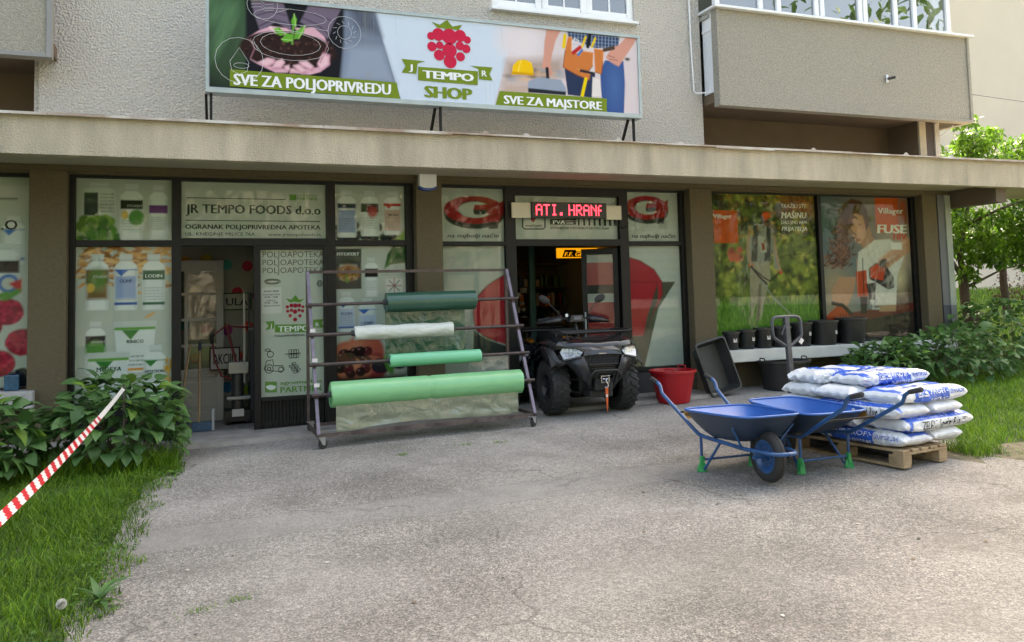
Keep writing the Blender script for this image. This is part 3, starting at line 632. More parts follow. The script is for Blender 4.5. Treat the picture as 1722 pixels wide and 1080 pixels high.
wire(q, [t3, (t3[0] + .07, t3[1] + .01), (t3[0] + .08, t3[1] - .06), (t4[0], t4[1] + .01), (t4[0] + .02, t4[1] - .04), (t2[0], t2[1] - .02), (t1[0], t1[1] - .02), (t3[0] - .03, t3[1] - .1)], yt, K, closed=True)
circ(q, f1[0], f1[1], .035, .035, yt, K); circ(q, f1[0] - .03, f1[1] + .05, .03, .014, yt, K)
wire(q, [(s1[0] - .09, s1[1]), (s1[0] + .09, s1[1] + .005)], yt, K)
for i in range(4):
    for sg in (1, -1): circ(q, s1[0] - .03 + i * .028, s1[1] + sg * .026, .016, .024, yt, K, .003)
wire(q, [(k1[0] - .04, k1[1] + .06), (k1[0] + .04, k1[1] - .06)], yt, K)
for i in range(3):
    for sg in (1, -1): circ(q, k1[0] - .03 + i * .025 + sg * .02, k1[1] + .035 - i * .035 + sg * .015, .02, .014, yt, K, .003)
circ(q, k2[0], k2[1], .03, .035, yt, K); circ(q, k2[0], k2[1], .015, .018, yt, K); circ(q, k3[0], k3[1], .09, .03, yt, K); circ(q, k3[0], k3[1], .07, .018, yt, K)
sub(q, 'lettering', wC)
q = MB(); P_ = [(0.704,1.665),(0.928,1.661),(0.926,1.357),(0.703,1.364)]
q.box(P_[0][0], P_[1][0], yt - .004, yt - .002, P_[2][1], P_[0][1], mat('paper', (.62, .60, .54), .7))
for (s_, b_) in (('RADNO VREME', (0.732,1.607,0.899,1.631)), ('PONEDELJAK PETAK', (0.721,1.571,0.910,1.589)), ('07:00 - 19:00', (0.738,1.539,0.887,1.562)), ('SUBOTA', (0.760,1.503,0.863,1.521)), ('07:00 - 17:00', (0.737,1.473,0.886,1.497)), ('NEDELJA NE RADI', (0.726,1.441,0.909,1.458))): text(q, s_, b_, K, .02, y=yt - .005)
sub(q, 'opening_hours_notice', wC)

# --- pane right of the left door
wD = empty_part('shop_window', 'shop window with peaches and product bottles behind the film rack')
bars(wD, [(1.56, 2.43, 2.905, 2.95), (1.56, 2.43, 2.15, 2.22), (1.56, 2.43, -.06, .42), (2.43, 2.522, -.06, 2.95)])
glazing(wD, [(1.56, 2.43, .42, 2.15), (1.56, 2.43, 2.22, 2.905)])
c = Canvas(1.562, 2.428, 2.222, 2.903, 110, PB)
(a0, a1), (b0, b1) = [(1.561,2.226),(2.052,2.409)]
for i in range(60): c.ell(random.uniform(1.57, 2.35), 2.24 + abs(random.gauss(0, .06)), .05, .04, random.choice(['#23252c', '#2f3440', '#3a4a34', '#1a1c20']), .01, .9, random.uniform(0, 3))
for r_, kw in (((652, 280, 725, 95), dict(low='#8f9dbb', band=(.28, .38), bandcol='#2b3550')), ((745, 275, 815, 97), dict(band=(.28, .47))), ((835, 270, 903, 100), dict(tri='#c23a35', low='#c7a89a'))):
    pass
(a0, a1), (b0, b1) = [(1.592,2.257),(1.824,2.835)]
bottle(c, a0, b0, a1, b1, low='#8f9dbb', band=(.28, .38), bandcol='#2b3550')
(a0, a1), (b0, b1) = [(1.878,2.273),(2.106,2.835)]
bottle(c, a0, b0, a1, b1, band=(.28, .47)); c.ell(b0 - .08, a1 + .3, .06, .07, '#a83a3a', .02)
(a0, a1), (b0, b1) = [(2.161,2.290),(2.388,2.832)]
bottle(c, a0, b0, a1, b1, tri='#b8302c', low='#c7a89a', band=(.28, .34), bandcol='#b8302c')
c.poly([(2.3, 2.225), (2.43, 2.225), (2.43, 2.36), (2.37, 2.30)], '#8fb04a', .02)
canvas_out(c, 'poster', wD)
c = Canvas(1.562, 2.428, .422, 2.148, 110, PB)
(a0, a1), (b0, b1) = [(1.564,1.628),(1.876,2.118)]
c.rect(a0, b0, a1, b1, '#3a3a34'); c.rect(a0, b0, b1 - .17, b1, '#26352a'); c.rect(a0 + .06, b0 - .06, a1 + .12, b1 - .2, '#cfd0c6', .02); c.ell((a0 + b0) / 2, a1 + .2, .14, .1, '#a07040', .02); c.spots(a0 + .08, b0 - .08, a1 + .1, a1 + .28, 30, .01, .03, ['#8a4a2a', '#6a8a3a', '#b89a5a'])
(a0, a1), (b0, b1) = [(1.915,1.528),(2.084,2.008)]
bottle(c, a0, b0, a1, b1, band=(.28, .5))
(a0, a1), (b0, b1) = [(1.588,1.109),(1.792,1.593)]
bottle(c, a0, b0, a1, b1, tri='#2f66b0', lowcol='#3a5f9a', low='#b4c0d4'); (a0, a1), (b0, b1) = [(1.831,1.024),(2.055,1.510)]
bottle(c, a0, b0, a1, b1, tri='#2f66b0', lowcol='#3a5f9a', low='#b4c0d4')
(a0, a1), (b0, b1) = [(2.159,1.532),(2.408,1.785)]
c.rect(a0, b0, a1, b1, '#b9b9ad'); c.rect(a0 + .02, b0 - .02, a1 + .02, b1 - .04, '#d0d0c6')
for i in range(8): c.line([((a0 + b0) / 2, (a1 + b1) / 2), ((a0 + b0) / 2 + .09 * math.cos(i * .785), (a1 + b1) / 2 + .09 * math.sin(i * .785))], .01, ['#a83a3a', '#3a3a3a'][i % 2])
c.poly([(2.164,1.876),(2.205,2.054),(2.286,2.158),(2.463,2.158),(2.459,1.948),(2.330,1.927),(2.235,1.919)], '#2f5a2c', .008); c.line([(2.164,1.876),(2.300,2.038),(2.447,2.139)], .008, '#6a9a4a')
for (x, z), r_, cl in zip([(1.690,0.786),(1.905,0.837),(2.027,0.678),(1.597,0.610),(1.780,0.660)], (.2, .24, .16, .15, .2), ('#b5443c', '#c25a48', '#9d2f33', '#6d1f28', '#cf7a55')):
    c.ell(x, z, r_, r_ * 1.05, cl, .02); c.ell(x - r_ * .3, z + r_ * .25, r_ * .5, r_ * .5, '#d98a6a', r_ * .4, .5)
for i in range(22):
    x, z = 1.57 + random.random() * .42, .6 + random.random() * .28; c.ell(x, z, .06, .055, random.choice(['#3a1216', '#5a1a20', '#2a0d12']), .008); c.ell(x - .02, z + .02, .012, .01, '#c98a8a', .008, .6)
c.ell(2.1, .68, .12, .09, '#2c1c2c', .01); c.ell(2.33, .72, .12, .09, '#33203a', .01); c.ell(2.2, .70, .05, .13, '#4f8a34', .01, 1, .3)
c.rect(1.56, 2.43, .42, .58, '#2a1a1c', .03, .8)
canvas_out(c, 'poster', wD)
q = MB()
for s_, b_, m_ in (('FITOFERT', (1.584,2.035,1.854,2.072), W_), ('SIGURA', (1.621,1.316,1.764,1.347), ink('#22406e')), ('CAPI', (1.901,1.194,2.003,1.225), ink('#22406e')), ('GENIUS', (1.633,2.636,1.781,2.661), K), ('SION', (2.219,2.528,2.341,2.553), K)): text(q, s_, b_, m_, .02, y=GL + .008)
sub(q, 'lettering', wD)

# --- right group
def gshape(c, pts_out, cx, cz, rx, rz, s=1): pass
def small_g(c, tr):
    """pictorial capital letter: a slanted red ring with leg over its dark extrusion; tr maps crop px to metres"""
    def E(cx, cy, rx, ry, col, rot=0):
        x, z = tr(cx, cy); x2, _ = tr(cx + rx, cy); _, z2 = tr(cx, cy - ry); c.ell(x, z, abs(x2 - x), abs(z2 - z), col, 0, 1, rot)
    def Pp(p, col): c.poly([tr(*k) for k in p], col)
    dk = '#2b2d28'; rd = '#9c1620'
    E(277, 342, 184, 92, dk); E(277, 358, 180, 85, dk); Pp([(370, 330), (460, 260), (420, 446), (362, 446)], dk)
    E(277, 320, 184, 90, rd); Pp([(370, 310), (461, 262), (455, 320), (432, 402), (368, 402)], rd)
    E(272, 316, 96, 54, dk); E(280, 320, 98, 52, PB)
    Pp([(278, 288), (460, 284), (440, 330), (370, 350), (270, 320)], rd); Pp([(270, 320), (364, 320), (340, 350), (300, 358), (272, 345)], dk); Pp([(285, 352), (340, 352), (330, 366), (285, 370)], PB)
def brick_rows(c, amt=.06):
    x0, x1, z0, z1 = c.b; z = z0 + .06; i = 0
    while z < z1:
        x = x0 + (i % 2) * .1
        while x < x1: c.rect(x, x + .15, z, z + .05, '#9a9e92', .02, amt * 3); x += .21
        z += .115; i += 1
wE = empty_part('shop_window', 'tall window with a red letter poster between film rack and open door')
bars(wE, [(2.862, 2.885, -.05, 2.95), (2.885, 3.78, 2.90, 2.95), (2.885, 3.75, 2.15, 2.205), (2.885, 3.75, 0, .42), (3.75, 3.895, -.02, 2.95)])
glazing(wE, [(2.885, 3.75, .42, 2.15), (2.885, 3.78, 2.205, 2.90)])
c = Canvas(2.887, 3.778, 2.207, 2.898, 110, PB); brick_rows(c)
_a, _b, _c = [(2.744,3.241),(4.985,3.322),(2.704,1.229)]
def TRm(x, y): return (_a[0] + x * (_b[0] - _a[0]) / 1000 + y * (_c[0] - _a[0]) / 1000, _a[1] + x * (_b[1] - _a[1]) / 1000 + y * (_c[1] - _a[1]) / 1000)
small_g(c, TRm); canvas_out(c, 'poster', wE)
c = Canvas(2.887, 3.748, .422, 2.148, 90, '#a3a898'); brick_rows(c, .04)
RDp = [(3.787,1.782),(3.727,1.767),(3.600,1.698),(3.515,1.644),(3.431,1.568),(3.363,1.491),(3.320,1.399),(3.301,1.292),(3.310,1.168),(3.337,1.074),(3.417,1.009),(3.498,0.960),(3.613,0.916),(3.761,0.863)]
c.poly(RDp, '#a3202a'); c.poly([(3.304,1.072),(3.336,1.051),(3.416,0.986),(3.497,0.941),(3.612,0.896),(3.761,0.844),(3.752,0.529),(3.291,0.554)], '#343a34'); c.line(RDp[1:-1], .012, '#4a1a1c'); c.line([(3.634,1.713),(3.612,0.908)], .01, '#8a1a22')
canvas_out(c, 'poster', wE)
q = MB(); text(q, 'na najbolji način', (2.979,2.260,3.681,2.309), ink('#2a2d2a'), .02, .25, y=GL + .008); sub(q, 'lettering', wE)

wF = empty_part('shop_entrance', 'right entrance with dark open doorway under the red display')
bars(wF, [(3.895, 5.425, 2.82, 2.95), (3.895, 5.425, 2.145, 2.235), (5.425, 5.56, -.02, 2.95)])
glazing(wF, [(3.895, 5.425, 2.235, 2.82)])
c = Canvas(3.897, 5.423, 2.237, 2.818, 90, PB); brick_rows(c, .04); canvas_out(c, 'poster', wF)
q = MB(); yt = GL + .006
for s_, b_, m_, bo, sh in (('vunčević', (4.051,2.406,4.301,2.437), ink('#2a2d2a'), .03, 0), ('PVA', (4.455,2.445,4.628,2.496), W_, .03, 0), ('DOO', (4.651,2.446,4.750,2.472), W_, .01, 0), ('ZVANIČNI DISTRIBUTER FSH Gebi', (4.411,2.376,5.286,2.408), K, .02, 0)):
    if s_ == 'vunčević': text(q, s_, b_, ink('#3a3028'), bo, sh, y=yt)
    else: text(q, s_, b_, m_, bo, sh, y=yt - (.002 if m_ is W_ else 0))
flat(q, [(4.410,2.512),(4.794,2.516),(4.791,2.438),(4.407,2.435)], yt, ink('#33352f'))
for i in range(8):
    (x, z), = [(4.824,2.477)]
    x += i * .078; flat(q, [(x, z - .05), (x + .02 + i * .003, z - .05), (x + .02 + i * .003, z + .045), (x, z + .045)], yt, K)
wire(q, [(4.021,2.556),(4.016,2.398),(4.045,2.375),(4.307,2.377),(4.335,2.400),(4.340,2.560)], yt, K, .008); flat(q, [(4.118,2.568),(4.232,2.569),(4.179,2.467),(4.143,2.475)], yt, ink('#8c1620'))
sub(q, 'lettering', wF)
# door leaf of the right entrance, folded a little inwards
lf = empty_part('door_leaf', 'glazed black door leaf swung inwards with part of the red letter')
a_ = rad(28); Tl = Matrix.Translation((5.42, GL + .03, 0)) @ Matrix.Rotation(-a_, 4, 'Z')
q = MB()
for r in ((-.50, -.43, .08, 2.12), (-.07, 0, .08, 2.12), (-.43, -.07, 2.04, 2.12), (-.43, -.07, .08, .45)): q.box(r[0], r[1], -.03, .03, r[2], r[3], M_frame, Tl)
sub(q, 'frame', lf, bevel=.003)
q = MB(); q.box(-.43, -.07, .0, .004, .45, 2.04, mat('leaf_red', '#8a1620', .3), Tl); q.box(-.43, -.07, -.003, -.001, 1.40, 1.62, ink('#2a2c28', 'leafdark'), Tl); q.box(-.43, -.07, -.006, -.004, 1.38, 1.50, mat('white_vinyl2', '#8f9388', .4), Tl); q.box(-.43, -.07, -.003, -.001, 1.93, 2.04, mat('white_vinyl2', '#8f9388', .4), Tl)
sub(q, 'poster', lf)
q = MB(); q.box(-.43, -.07, -.014, -.010, .45, 2.04, M_glass, Tl); sub(q, 'pane', lf)
q = MB(); q.tube([Tl @ Vector((-.465, -.07, .95)), Tl @ Vector((-.465, -.07, 1.25))], .012, M_steel); sub(q, 'handle', lf)

wG = empty_part('shop_window', 'tall window with the big red letter poster right of the doorway')
bars(wG, [(5.56, 6.40, 2.905, 2.95), (5.56, 6.40, 2.15, 2.21), (5.56, 6.42, .42, .475), (6.40, 6.469, .02, 2.95)])
q = MB(); q.box(5.56, 6.40, GL - .03, GL + .03, .03, .42); sub(q, 'kick_panel', wG, mat('dark_navy_panel', (.022, .024, .03), .5), bevel=.004)
glazing(wG, [(5.56, 6.40, .475, 2.15), (5.56, 6.40, 2.21, 2.905)])
c = Canvas(5.562, 6.398, 2.212, 2.903, 110, PB); brick_rows(c)
small_g(c, lambda x, y: TRm(x * .845 + 1178, y * .92 + 38)); canvas_out(c, 'poster', wG)
c = Canvas(5.562, 6.398, .477, 2.148, 90, PB); brick_rows(c)
c.poly([(5.414,0.909),(5.770,0.900),(6.012,1.326),(6.041,1.645),(6.312,1.640),(6.024,1.276),(5.766,0.465),(5.397,0.484)], '#4a4d3c')
rp = [(5.458,2.018),(5.532,2.006),(5.759,1.943),(5.978,1.818),(6.097,1.644),(6.098,1.471),(6.027,1.345),(5.770,0.900),(5.414,0.914)]
c.poly(rp, '#a3202a'); c.line(rp[:-1], .012, '#5a1a1c'); c.line([(5.471,1.649),(6.026,1.645),(5.770,0.900)], .01, '#6a161c'); c.poly([(6.025,1.615),(6.023,1.374),(5.775,0.895),(5.837,1.160)], '#3c3e30')
canvas_out(c, 'poster', wG)
q = MB(); text(q, 'na najbolji način', (5.640,2.262,6.341,2.316), ink('#2a2d2a'), .02, .25, y=GL + .008); sub(q, 'lettering', wG)

# --- big right window
wH = empty_part('shop_window', 'wide window above the grey sill with two large garden tool posters')
bars(wH, [(6.842, 10.778, 2.915, 2.95), (6.842, 10.72, .667, .72), (8.83, 8.895, .72, 2.915), (10.70, 10.778, .72, 2.915)])
glazing(wH, [(6.842, 8.83, .72, 2.915), (8.895, 10.70, .72, 2.915)])
c = Canvas(6.845, 8.828, .722, 2.913, 90, '#5f6b30')
x0_, x1_, z0_, z1_ = c.b
c.spots(x0_, x1_, 1.25, z1_, 500, .03, .10, ['#2f3d1b', '#4a5a24', '#7f8a35', '#9aa046', '#3a3a1c', '#6f7a30', '#b0a850', '#55622a'], .75, .7)
c.spots(x0_, x1_, 2.3, z1_, 90, .03, .08, ['#2a2c16', '#3a3418', '#55461f'], .8, .7)
c.rect(8.2, x1_, 2.6, z1_, '#9a4a1c', .12, .75)
for i in range(12):
    x = random.uniform(x0_, x1_); z = random.uniform(1.7, 2.8); c.line([(x, z), (x + random.uniform(.2, .5), z + random.uniform(-.1, .25))], .012, '#2e2416', .004, .7)
c.rect(x0_, x1_, z0_, 1.35, '#4f7a26', .08); c.noise(.22, .03)
for i in range(900):
    x = random.uniform(x0_, x1_); z = random.uniform(z0_, 1.38); c_ = random.choice(['#6a9a35', '#3f6a1f', '#85b048', '#2f5218'])
    c.ell(x, z, .006, .03, c_, .004, .6, random.uniform(-.4, .4))
c.poly([(7.599,1.923),(7.944,1.920),(7.953,1.685),(7.871,1.478),(7.738,1.067),(7.652,1.044),(7.691,1.352),(7.573,1.073),(7.574,1.484)], '#9a9175', .006)     # trousers
c.poly([(7.736,1.584),(7.783,1.584),(7.722,1.068),(7.658,1.031)], '#6f6852', .01)
c.poly([(7.611,2.430),(7.739,2.476),(7.928,2.467),(8.045,2.394),(8.096,2.051),(8.096,1.788),(8.036,1.802),(8.006,2.156),(7.965,1.899),(7.597,1.897),(7.593,2.105),(7.597,1.897),(7.551,1.903),(7.537,2.105)], '#8c8b7a', .006)
c.poly([(7.681,2.444),(7.754,2.465),(7.771,2.366),(7.724,1.922),(7.614,1.910)], '#3a3a33', .008, .85); c.poly([(7.928,2.459),(7.995,2.407),(7.967,1.920),(7.849,1.921)], '#3a3a33', .008, .85); c.rect(*[v for v in (lambda p: (p[0][0], p[1][0], p[1][1], p[0][1]))([(7.754,2.287),(7.904,2.052)])], '#a8a690', .01); c.poly([(7.811,2.188),(7.865,2.188),(7.882,2.104),(7.826,2.073)], '#8c3426', .004)
(hx, hz), (gx, gz), (m1, m2), (e1, e2) = [(7.918,2.511),(7.937,2.609),(7.611,1.866),(8.130,1.761)]
c.ell(hx, hz, .055, .075, '#7a5540', .008); c.ell(gx, gz, .085, .05, '#d9531f', .006); c.ell(gx - .03, gz - .05, .035, .045, '#c24a1c', .006); c.rect(hx - .05, hx + .06, hz - .02, hz + .02, '#3a2a22', .01, .7)
c.ell(m1, m2, .04, .035, '#d9531f', .006); c.ell(e1, e2, .04, .035, '#d9531f', .006); c.line([(7.608,2.365),(7.562,2.105),(7.611,1.871)], .05, '#a98768', .008); c.line([(8.047,2.315),(8.070,2.051),(8.127,1.774)], .045, '#a98768', .008)
c.line([(7.610,1.845),(7.820,1.687),(7.943,1.620),(8.126,1.761)], .018, '#20201c'); c.line([(7.771,1.649),(7.992,1.371),(8.281,1.128)], .022, '#8a9080'); c.line([(7.610,1.845),(7.757,1.688),(7.877,1.582)], .03, '#2a2a26')
(r1_, r2_), = [(7.356,2.002)]
c.spots(r1_ - .1, r1_ + .1, r2_ - .1, r2_ + .1, 14, .03, .06, ['#c05a3a', '#d8754a', '#9a3f2a'], .8)
for k in range(70): c.ell(7.55 + random.gauss(0, .17), random.uniform(1.55, 2.45), .045, .012, random.choice(['#6a6a58', '#b4b29c', '#55564a']), .012, .35, random.uniform(.6, 2.2))
for k in range(40): c.ell(7.58 + random.gauss(0, .10), random.uniform(.85, 1.5), .05, .012, random.choice(['#6e684f', '#b5ab8c']), .012, .4, random.uniform(1.2, 1.9))
c.spots(x0_, x1_, 2.2, z1_, 160, .015, .05, ['#8a5a24', '#a8742c', '#5f3c18', '#c29a48', '#39421c'], .6, .6)
c.rect(6.99, 7.41, 2.19, 2.67, '#c8531c'); c.noise(.10, .05)
canvas_out(c, 'poster', wH)
c = Canvas(8.897, 10.698, .722, 2.913, 90, '#6f7672'); x0_, x1_, z0_, z1_ = c.b
c.ell(9.1, 2.3, .5, .7, '#4c6468', .25, .9); c.ell(9.9, 2.6, .6, .5, '#7a6a58', .3, .8); c.ell(10.5, 2.0, .4, .5, '#b09a80', .2, .7); c.ell(9.15, 1.5, .35, .4, '#9c8a70', .15, .8); c.ell(10.35, 1.4, .5, .35, '#5a4a38', .15, .9); c.ell(10.45, 1.62, .12, .2, '#c9b890', .08, .8); c.ell(9.1, 1.05, .4, .2, '#8a7a68', .1, .7)
c.poly([(8.818,1.059),(10.800,1.249),(10.809,1.122),(8.822,0.873)], '#6a2c22', .01); c.poly([(8.824,0.899),(10.827,1.122),(10.832,0.715),(8.827,0.687)], '#3a2e28', .01)
for i in range(6): 
    x = 9.0 + i * .3; c.line([(x, .75), (x - .01, 1.02)], .012, '#1c1612', .004)
# figure: t-shirt, arms, neck, head, hair
c.poly([(9.635,2.045),(9.966,2.239),(10.291,2.253),(10.583,2.014),(10.390,1.650),(10.338,1.205),(9.856,1.212),(9.732,1.440),(9.565,1.553)], '#c9c4b4', .008)
c.poly([(9.980,1.209),(10.339,1.211),(10.320,1.109),(9.990,1.113)], '#a9805f', .006)
c.poly([(9.975,1.878),(10.623,2.296),(10.787,2.254),(10.756,2.098),(10.409,1.902),(10.182,1.764)], '#c08f6c', .008); c.poly([(9.229,1.667),(9.556,1.662),(9.506,1.445),(9.370,1.231),(9.096,1.211),(9.062,1.454)], '#b98a69', .008)
c.poly([(9.683,2.487),(9.876,2.461),(9.966,2.239),(9.744,2.100),(9.633,2.266)], '#a97a58', .01); c.poly([(9.520,2.651),(9.768,2.682),(9.844,2.516),(9.793,2.294),(9.697,2.183),(9.610,2.188),(9.514,2.320),(9.474,2.485)], '#c49272', .008)
c.ell(*[(9.693,2.481)][0], .03, .012, '#5a3526', .006); c.ell(*[(9.666,2.238)][0], .035, .013, '#9a4a42', .006); c.ell(*[(9.605,2.376)][0], .02, .05, '#b07a5c', .012, .8)
random.seed(3)
for i in range(420):
    t_ = random.random(); (ha, hb), (hc, hd) = [(9.582,2.790),(9.274,1.829)]
    x = ha + (hc - ha) * t_ + random.gauss(0, .06 + .07 * t_) - .09; z = hb + (hd - hb) * t_ + random.uniform(-.03, .03)
    c.ell(x, z, .05, .013, random.choice(['#4a2a20', '#6a3f2e', '#8a5a42', '#3a2018', '#7a4c38']), .006, .85, random.uniform(-.9, 1.9))
c.poly([(9.373,2.787),(9.554,2.886),(9.744,2.848),(9.858,2.711),(9.878,2.488),(9.816,2.377),(9.763,2.612),(9.608,2.666),(9.482,2.609),(9.443,2.293),(9.340,2.292)], '#55301f', .012)
c.poly([(9.828,1.796),(9.975,1.878),(10.186,1.820),(10.318,1.651),(10.323,1.484),(10.194,1.453),(9.953,1.574),(9.816,1.631)], '#2a2624', .006); c.poly([(9.845,1.796),(9.992,1.864),(10.166,1.792),(10.098,1.599),(9.852,1.644)], '#c8441c', .006)
c.poly([(9.561,1.744),(9.773,1.769),(9.779,1.357),(9.569,1.356)], '#b5431e', .006); c.poly([(9.621,1.355),(9.768,1.352),(9.735,1.098),(9.620,1.093)], '#26211f', .006); c.poly([(9.757,1.549),(9.953,1.574),(9.915,1.299),(9.792,1.302)], '#3a2c2a', .008); c.line([(9.933,1.298),(9.853,1.163),(9.994,1.159)], .03, '#a9a9a4', .008)
c.ell(*[(10.118,1.876)][0], .09, .06, '#3a3634', .01, 1, .5); c.poly([(8.914,1.003),(8.988,1.107),(9.165,1.223),(9.368,1.204),(9.445,1.066),(9.285,0.985)], '#b0431f', .008); c.line([(9.083,1.265),(9.267,1.233),(9.429,1.094)], .06, '#26221f', .008)
for i in range(4): c.line([(9.2 + i * .055, .98), (9.22 + i * .055, 1.1)], .012, '#26221f')
c.rect(10.02, 10.50, 2.36, z1_, '#c8531c', .004); c.rect(10.48, x1_, 2.5, z1_, '#9a4a24', .06, .8)
for k in range(60): c.ell(random.uniform(9.75, 10.4), random.uniform(1.3, 2.2), .07, .012, random.choice(['#a39e8e', '#dedacc', '#b2ac9a']), .02, .35, random.uniform(.2, 2.4))
c.ell(9.68, 2.36, .06, .09, '#dba888', .05, .6); c.ell(9.75, 2.50, .05, .06, '#a2745a', .05, .6); c.line([(10.05, 1.93), (10.4, 2.13), (10.7, 2.25)], .03, '#d8ab8a', .03, .7); c.line([(10.1, 1.80), (10.45, 1.98)], .03, '#8c6248', .03, .7)
for k in range(5): c.line([(10.0 + k * .045, 1.62 + .01 * k), (10.02 + k * .05, 1.86)], .008, '#2c1c18', .004, .8)
c.line([(9.58, 1.35), (9.60, 1.95)], .012, '#e0a080', .006, .7); c.line([(9.70, 1.35), (9.71, 1.95)], .02, '#3a1a12', .006, .8); c.noise(.07, .04)
c.rect(10.31, 10.53, 2.085, 2.20, '#d8d4c8')
canvas_out(c, 'poster', wH)
yt = GL + .008; WW = ink('#e0dccc'); OR = ink('#c8431c')
for s_, b_, m_, bo, sh in (('Villager', (6.991,2.553,7.304,2.615), WW, .03, 0), ('Villager', (10.071,2.661,10.589,2.752), WW, .03, 0), ('FUSE', (10.043,2.346,10.640,2.487), WW, .06, .1), ('18V', (10.359,2.245,10.638,2.347), OR, .05, .1),
                       ('TRAŽILI STE', (8.201,2.722,8.674,2.779), WW, .02, .2), ('MAŠINU', (8.199,2.567,8.665,2.658), WW, .04, .2), ('DALI SMO VAM', (8.187,2.476,8.658,2.530), WW, .02, .2), ('PRIJATELJA', (8.194,2.375,8.665,2.439), WW, .03, .2)): q = MB(); text(q, s_, b_, m_, bo, sh, y=yt); sub(q, 'lettering', wH)
random.seed(11)
# ---------------------------------------------------------------- sign board on the canopy
SY = 9.4
S = thing('sign_board', 'long printed sign board with raspberry logo standing on the canopy', 'sign', (2.76, 9.4, 3.365))
sx0, sx1, sz0, sz1 = .083, 5.46, 3.775, 4.885
q = MB()
for r in ((sx0, sx1, sz0, sz0 + .055), (sx0, sx1, sz1 - .04, sz1)): q.box(r[0], r[1], SY - .02, SY + .16, r[2], r[3])
for r in ((sx0, sx0 + .035, sz0 + .055, sz1 - .04), (sx1 - .035, sx1, sz0 + .055, sz1 - .04)): q.box(r[0], r[1], SY - .018, SY + .16, r[2], r[3])
for x in (1.87, 3.70):
    q.box(x - .004, x + .004, SY - .024, SY - .021, sz0, sz0 + .055); q.box(x - .004, x + .004, SY - .024, SY - .021, sz1 - .04, sz1)
q.build('frame', S, M_steel, bevel=.004)
q = MB(); q.box(sx0 + .036, sx1 - .036, SY + .02, SY + .15, sz0 + .056, sz1 - .041); q.build('housing', S, M_steel)
x0_, x1_, z0_, z1_ = sx0 + .036, sx1 - .036, sz0 + .056, sz1 - .041
c = Canvas(x0_, x1_, z0_, z1_, 105, '#c2cfe0')
SGC = dict
LB = [(1.928,4.883),(2.234,3.802)]
c.poly([(x0_, z0_), (LB[1][0], z0_), (LB[0][0], z1_), (x0_, z1_)], '#1a231f')
c.ell(*[(0.252,4.622)][0], .28, .42, '#4d7854', .3, .9, .3); c.ell(*[(0.361,4.337)][0], .2, .35, '#33402e', .2, .7)
for i in range(40):
    (px_, pz_), = [(0.252,4.519)]
    c.ell(px_ + random.gauss(0, .15), pz_ + random.gauss(0, .25), .12, .02, random.choice(['#5f8a62', '#2c3f2e', '#42604a']), .03, .5, 1.2)
c.poly([(0.500,4.840),(1.481,4.945),(1.615,4.866),(1.544,3.996),(0.497,3.922)], '#13151c', .02)
c.poly([(1.585,4.894),(1.936,4.900),(2.215,3.809),(1.537,3.965),(1.580,4.491)], '#6f7b90', .02); c.poly([(1.610,4.432),(2.038,4.438),(2.187,4.011),(1.552,3.997)], '#8a96ab', .05, .8); c.poly([(1.615,4.897),(1.936,4.884),(2.024,4.562),(1.733,4.614)], '#50586a', .05, .8)
c.poly([(0.556,4.846),(0.895,4.882),(1.000,4.530),(0.822,4.618),(0.652,4.505),(0.597,4.671)], '#6d6074', .01); c.poly([(1.214,4.916),(1.570,4.877),(1.463,4.665),(1.394,4.474),(1.284,4.564),(1.087,4.644)], '#6d6074', .01)
for a_, b_ in ((430, 150), (450, 190), (420, 110)): c.line([(0.611,4.672),(0.766,4.733),(0.937,4.705)], .01, '#4a4152', .01, .6)
c.line([(0.645,4.556),(0.794,4.646),(0.950,4.616)], .014, '#3f3746', .008); c.line([(1.124,4.693),(1.284,4.633),(1.402,4.536)], .014, '#3f3746', .008); c.line([(1.169,4.774),(1.315,4.728),(1.448,4.695)], .012, '#4a4152', .01)
SK = '#d3a3b4'
c.poly([(0.512,4.410),(0.638,4.503),(0.765,4.568),(0.936,4.561),(1.050,4.504),(0.935,4.433),(0.708,4.428),(0.637,4.362),(0.637,4.228),(0.798,4.219),(0.819,4.183),(0.904,4.198),(0.933,4.147),(0.975,4.106),(0.946,4.051),(0.818,4.042),(0.629,4.124),(0.546,4.169)], SK, .006)
c.poly([(1.022,4.570),(1.240,4.595),(1.357,4.502),(1.429,4.324),(1.420,4.186),(1.308,4.086),(1.191,4.044),(0.968,4.053),(1.018,4.139),(1.069,4.173),(1.149,4.195),(1.280,4.160),(1.267,4.311),(1.238,4.430),(1.108,4.494)], SK, .006)
c.ell(*[(0.962,4.308)][0], .53, .215, '#2a1917', .01)
for i in range(160):
    a_ = random.uniform(0, 2 * PI); r_ = math.sqrt(random.random()); (px_, pz_), = [(0.962,4.308)]
    c.ell(px_ + .5 * r_ * math.cos(a_), pz_ + .21 * r_ * math.sin(a_), .014, .012, random.choice(['#3d2621', '#1c0f0e', '#543630', '#2f1d1a']), .004)
for pts in ([(0.629,4.138),(0.735,4.206),(0.812,4.198),(0.819,4.153),(0.720,4.086)], [(0.819,4.168),(0.890,4.201),(0.921,4.162),(0.875,4.083),(0.762,4.067)], [(0.904,4.115),(0.961,4.135),(0.972,4.076),(0.932,4.058)], [(1.069,4.181),(1.163,4.196),(1.250,4.127),(1.221,4.082),(1.105,4.131)], [(1.004,4.131),(1.076,4.151),(1.177,4.068),(1.104,4.037)], [(0.975,4.091),(1.018,4.094),(1.025,4.050),(0.972,4.046)], [(1.273,4.174),(1.340,4.317),(1.421,4.293),(1.412,4.170),(1.308,4.089)]):
    c.poly(pts, '#c28a9c', .01); c.poly([((p[0] - pts[0][0]) * .8 + pts[0][0] + .01, (p[1] - pts[0][1]) * .75 + pts[0][1] + .008) for p in pts], '#e2b8c4', .015)
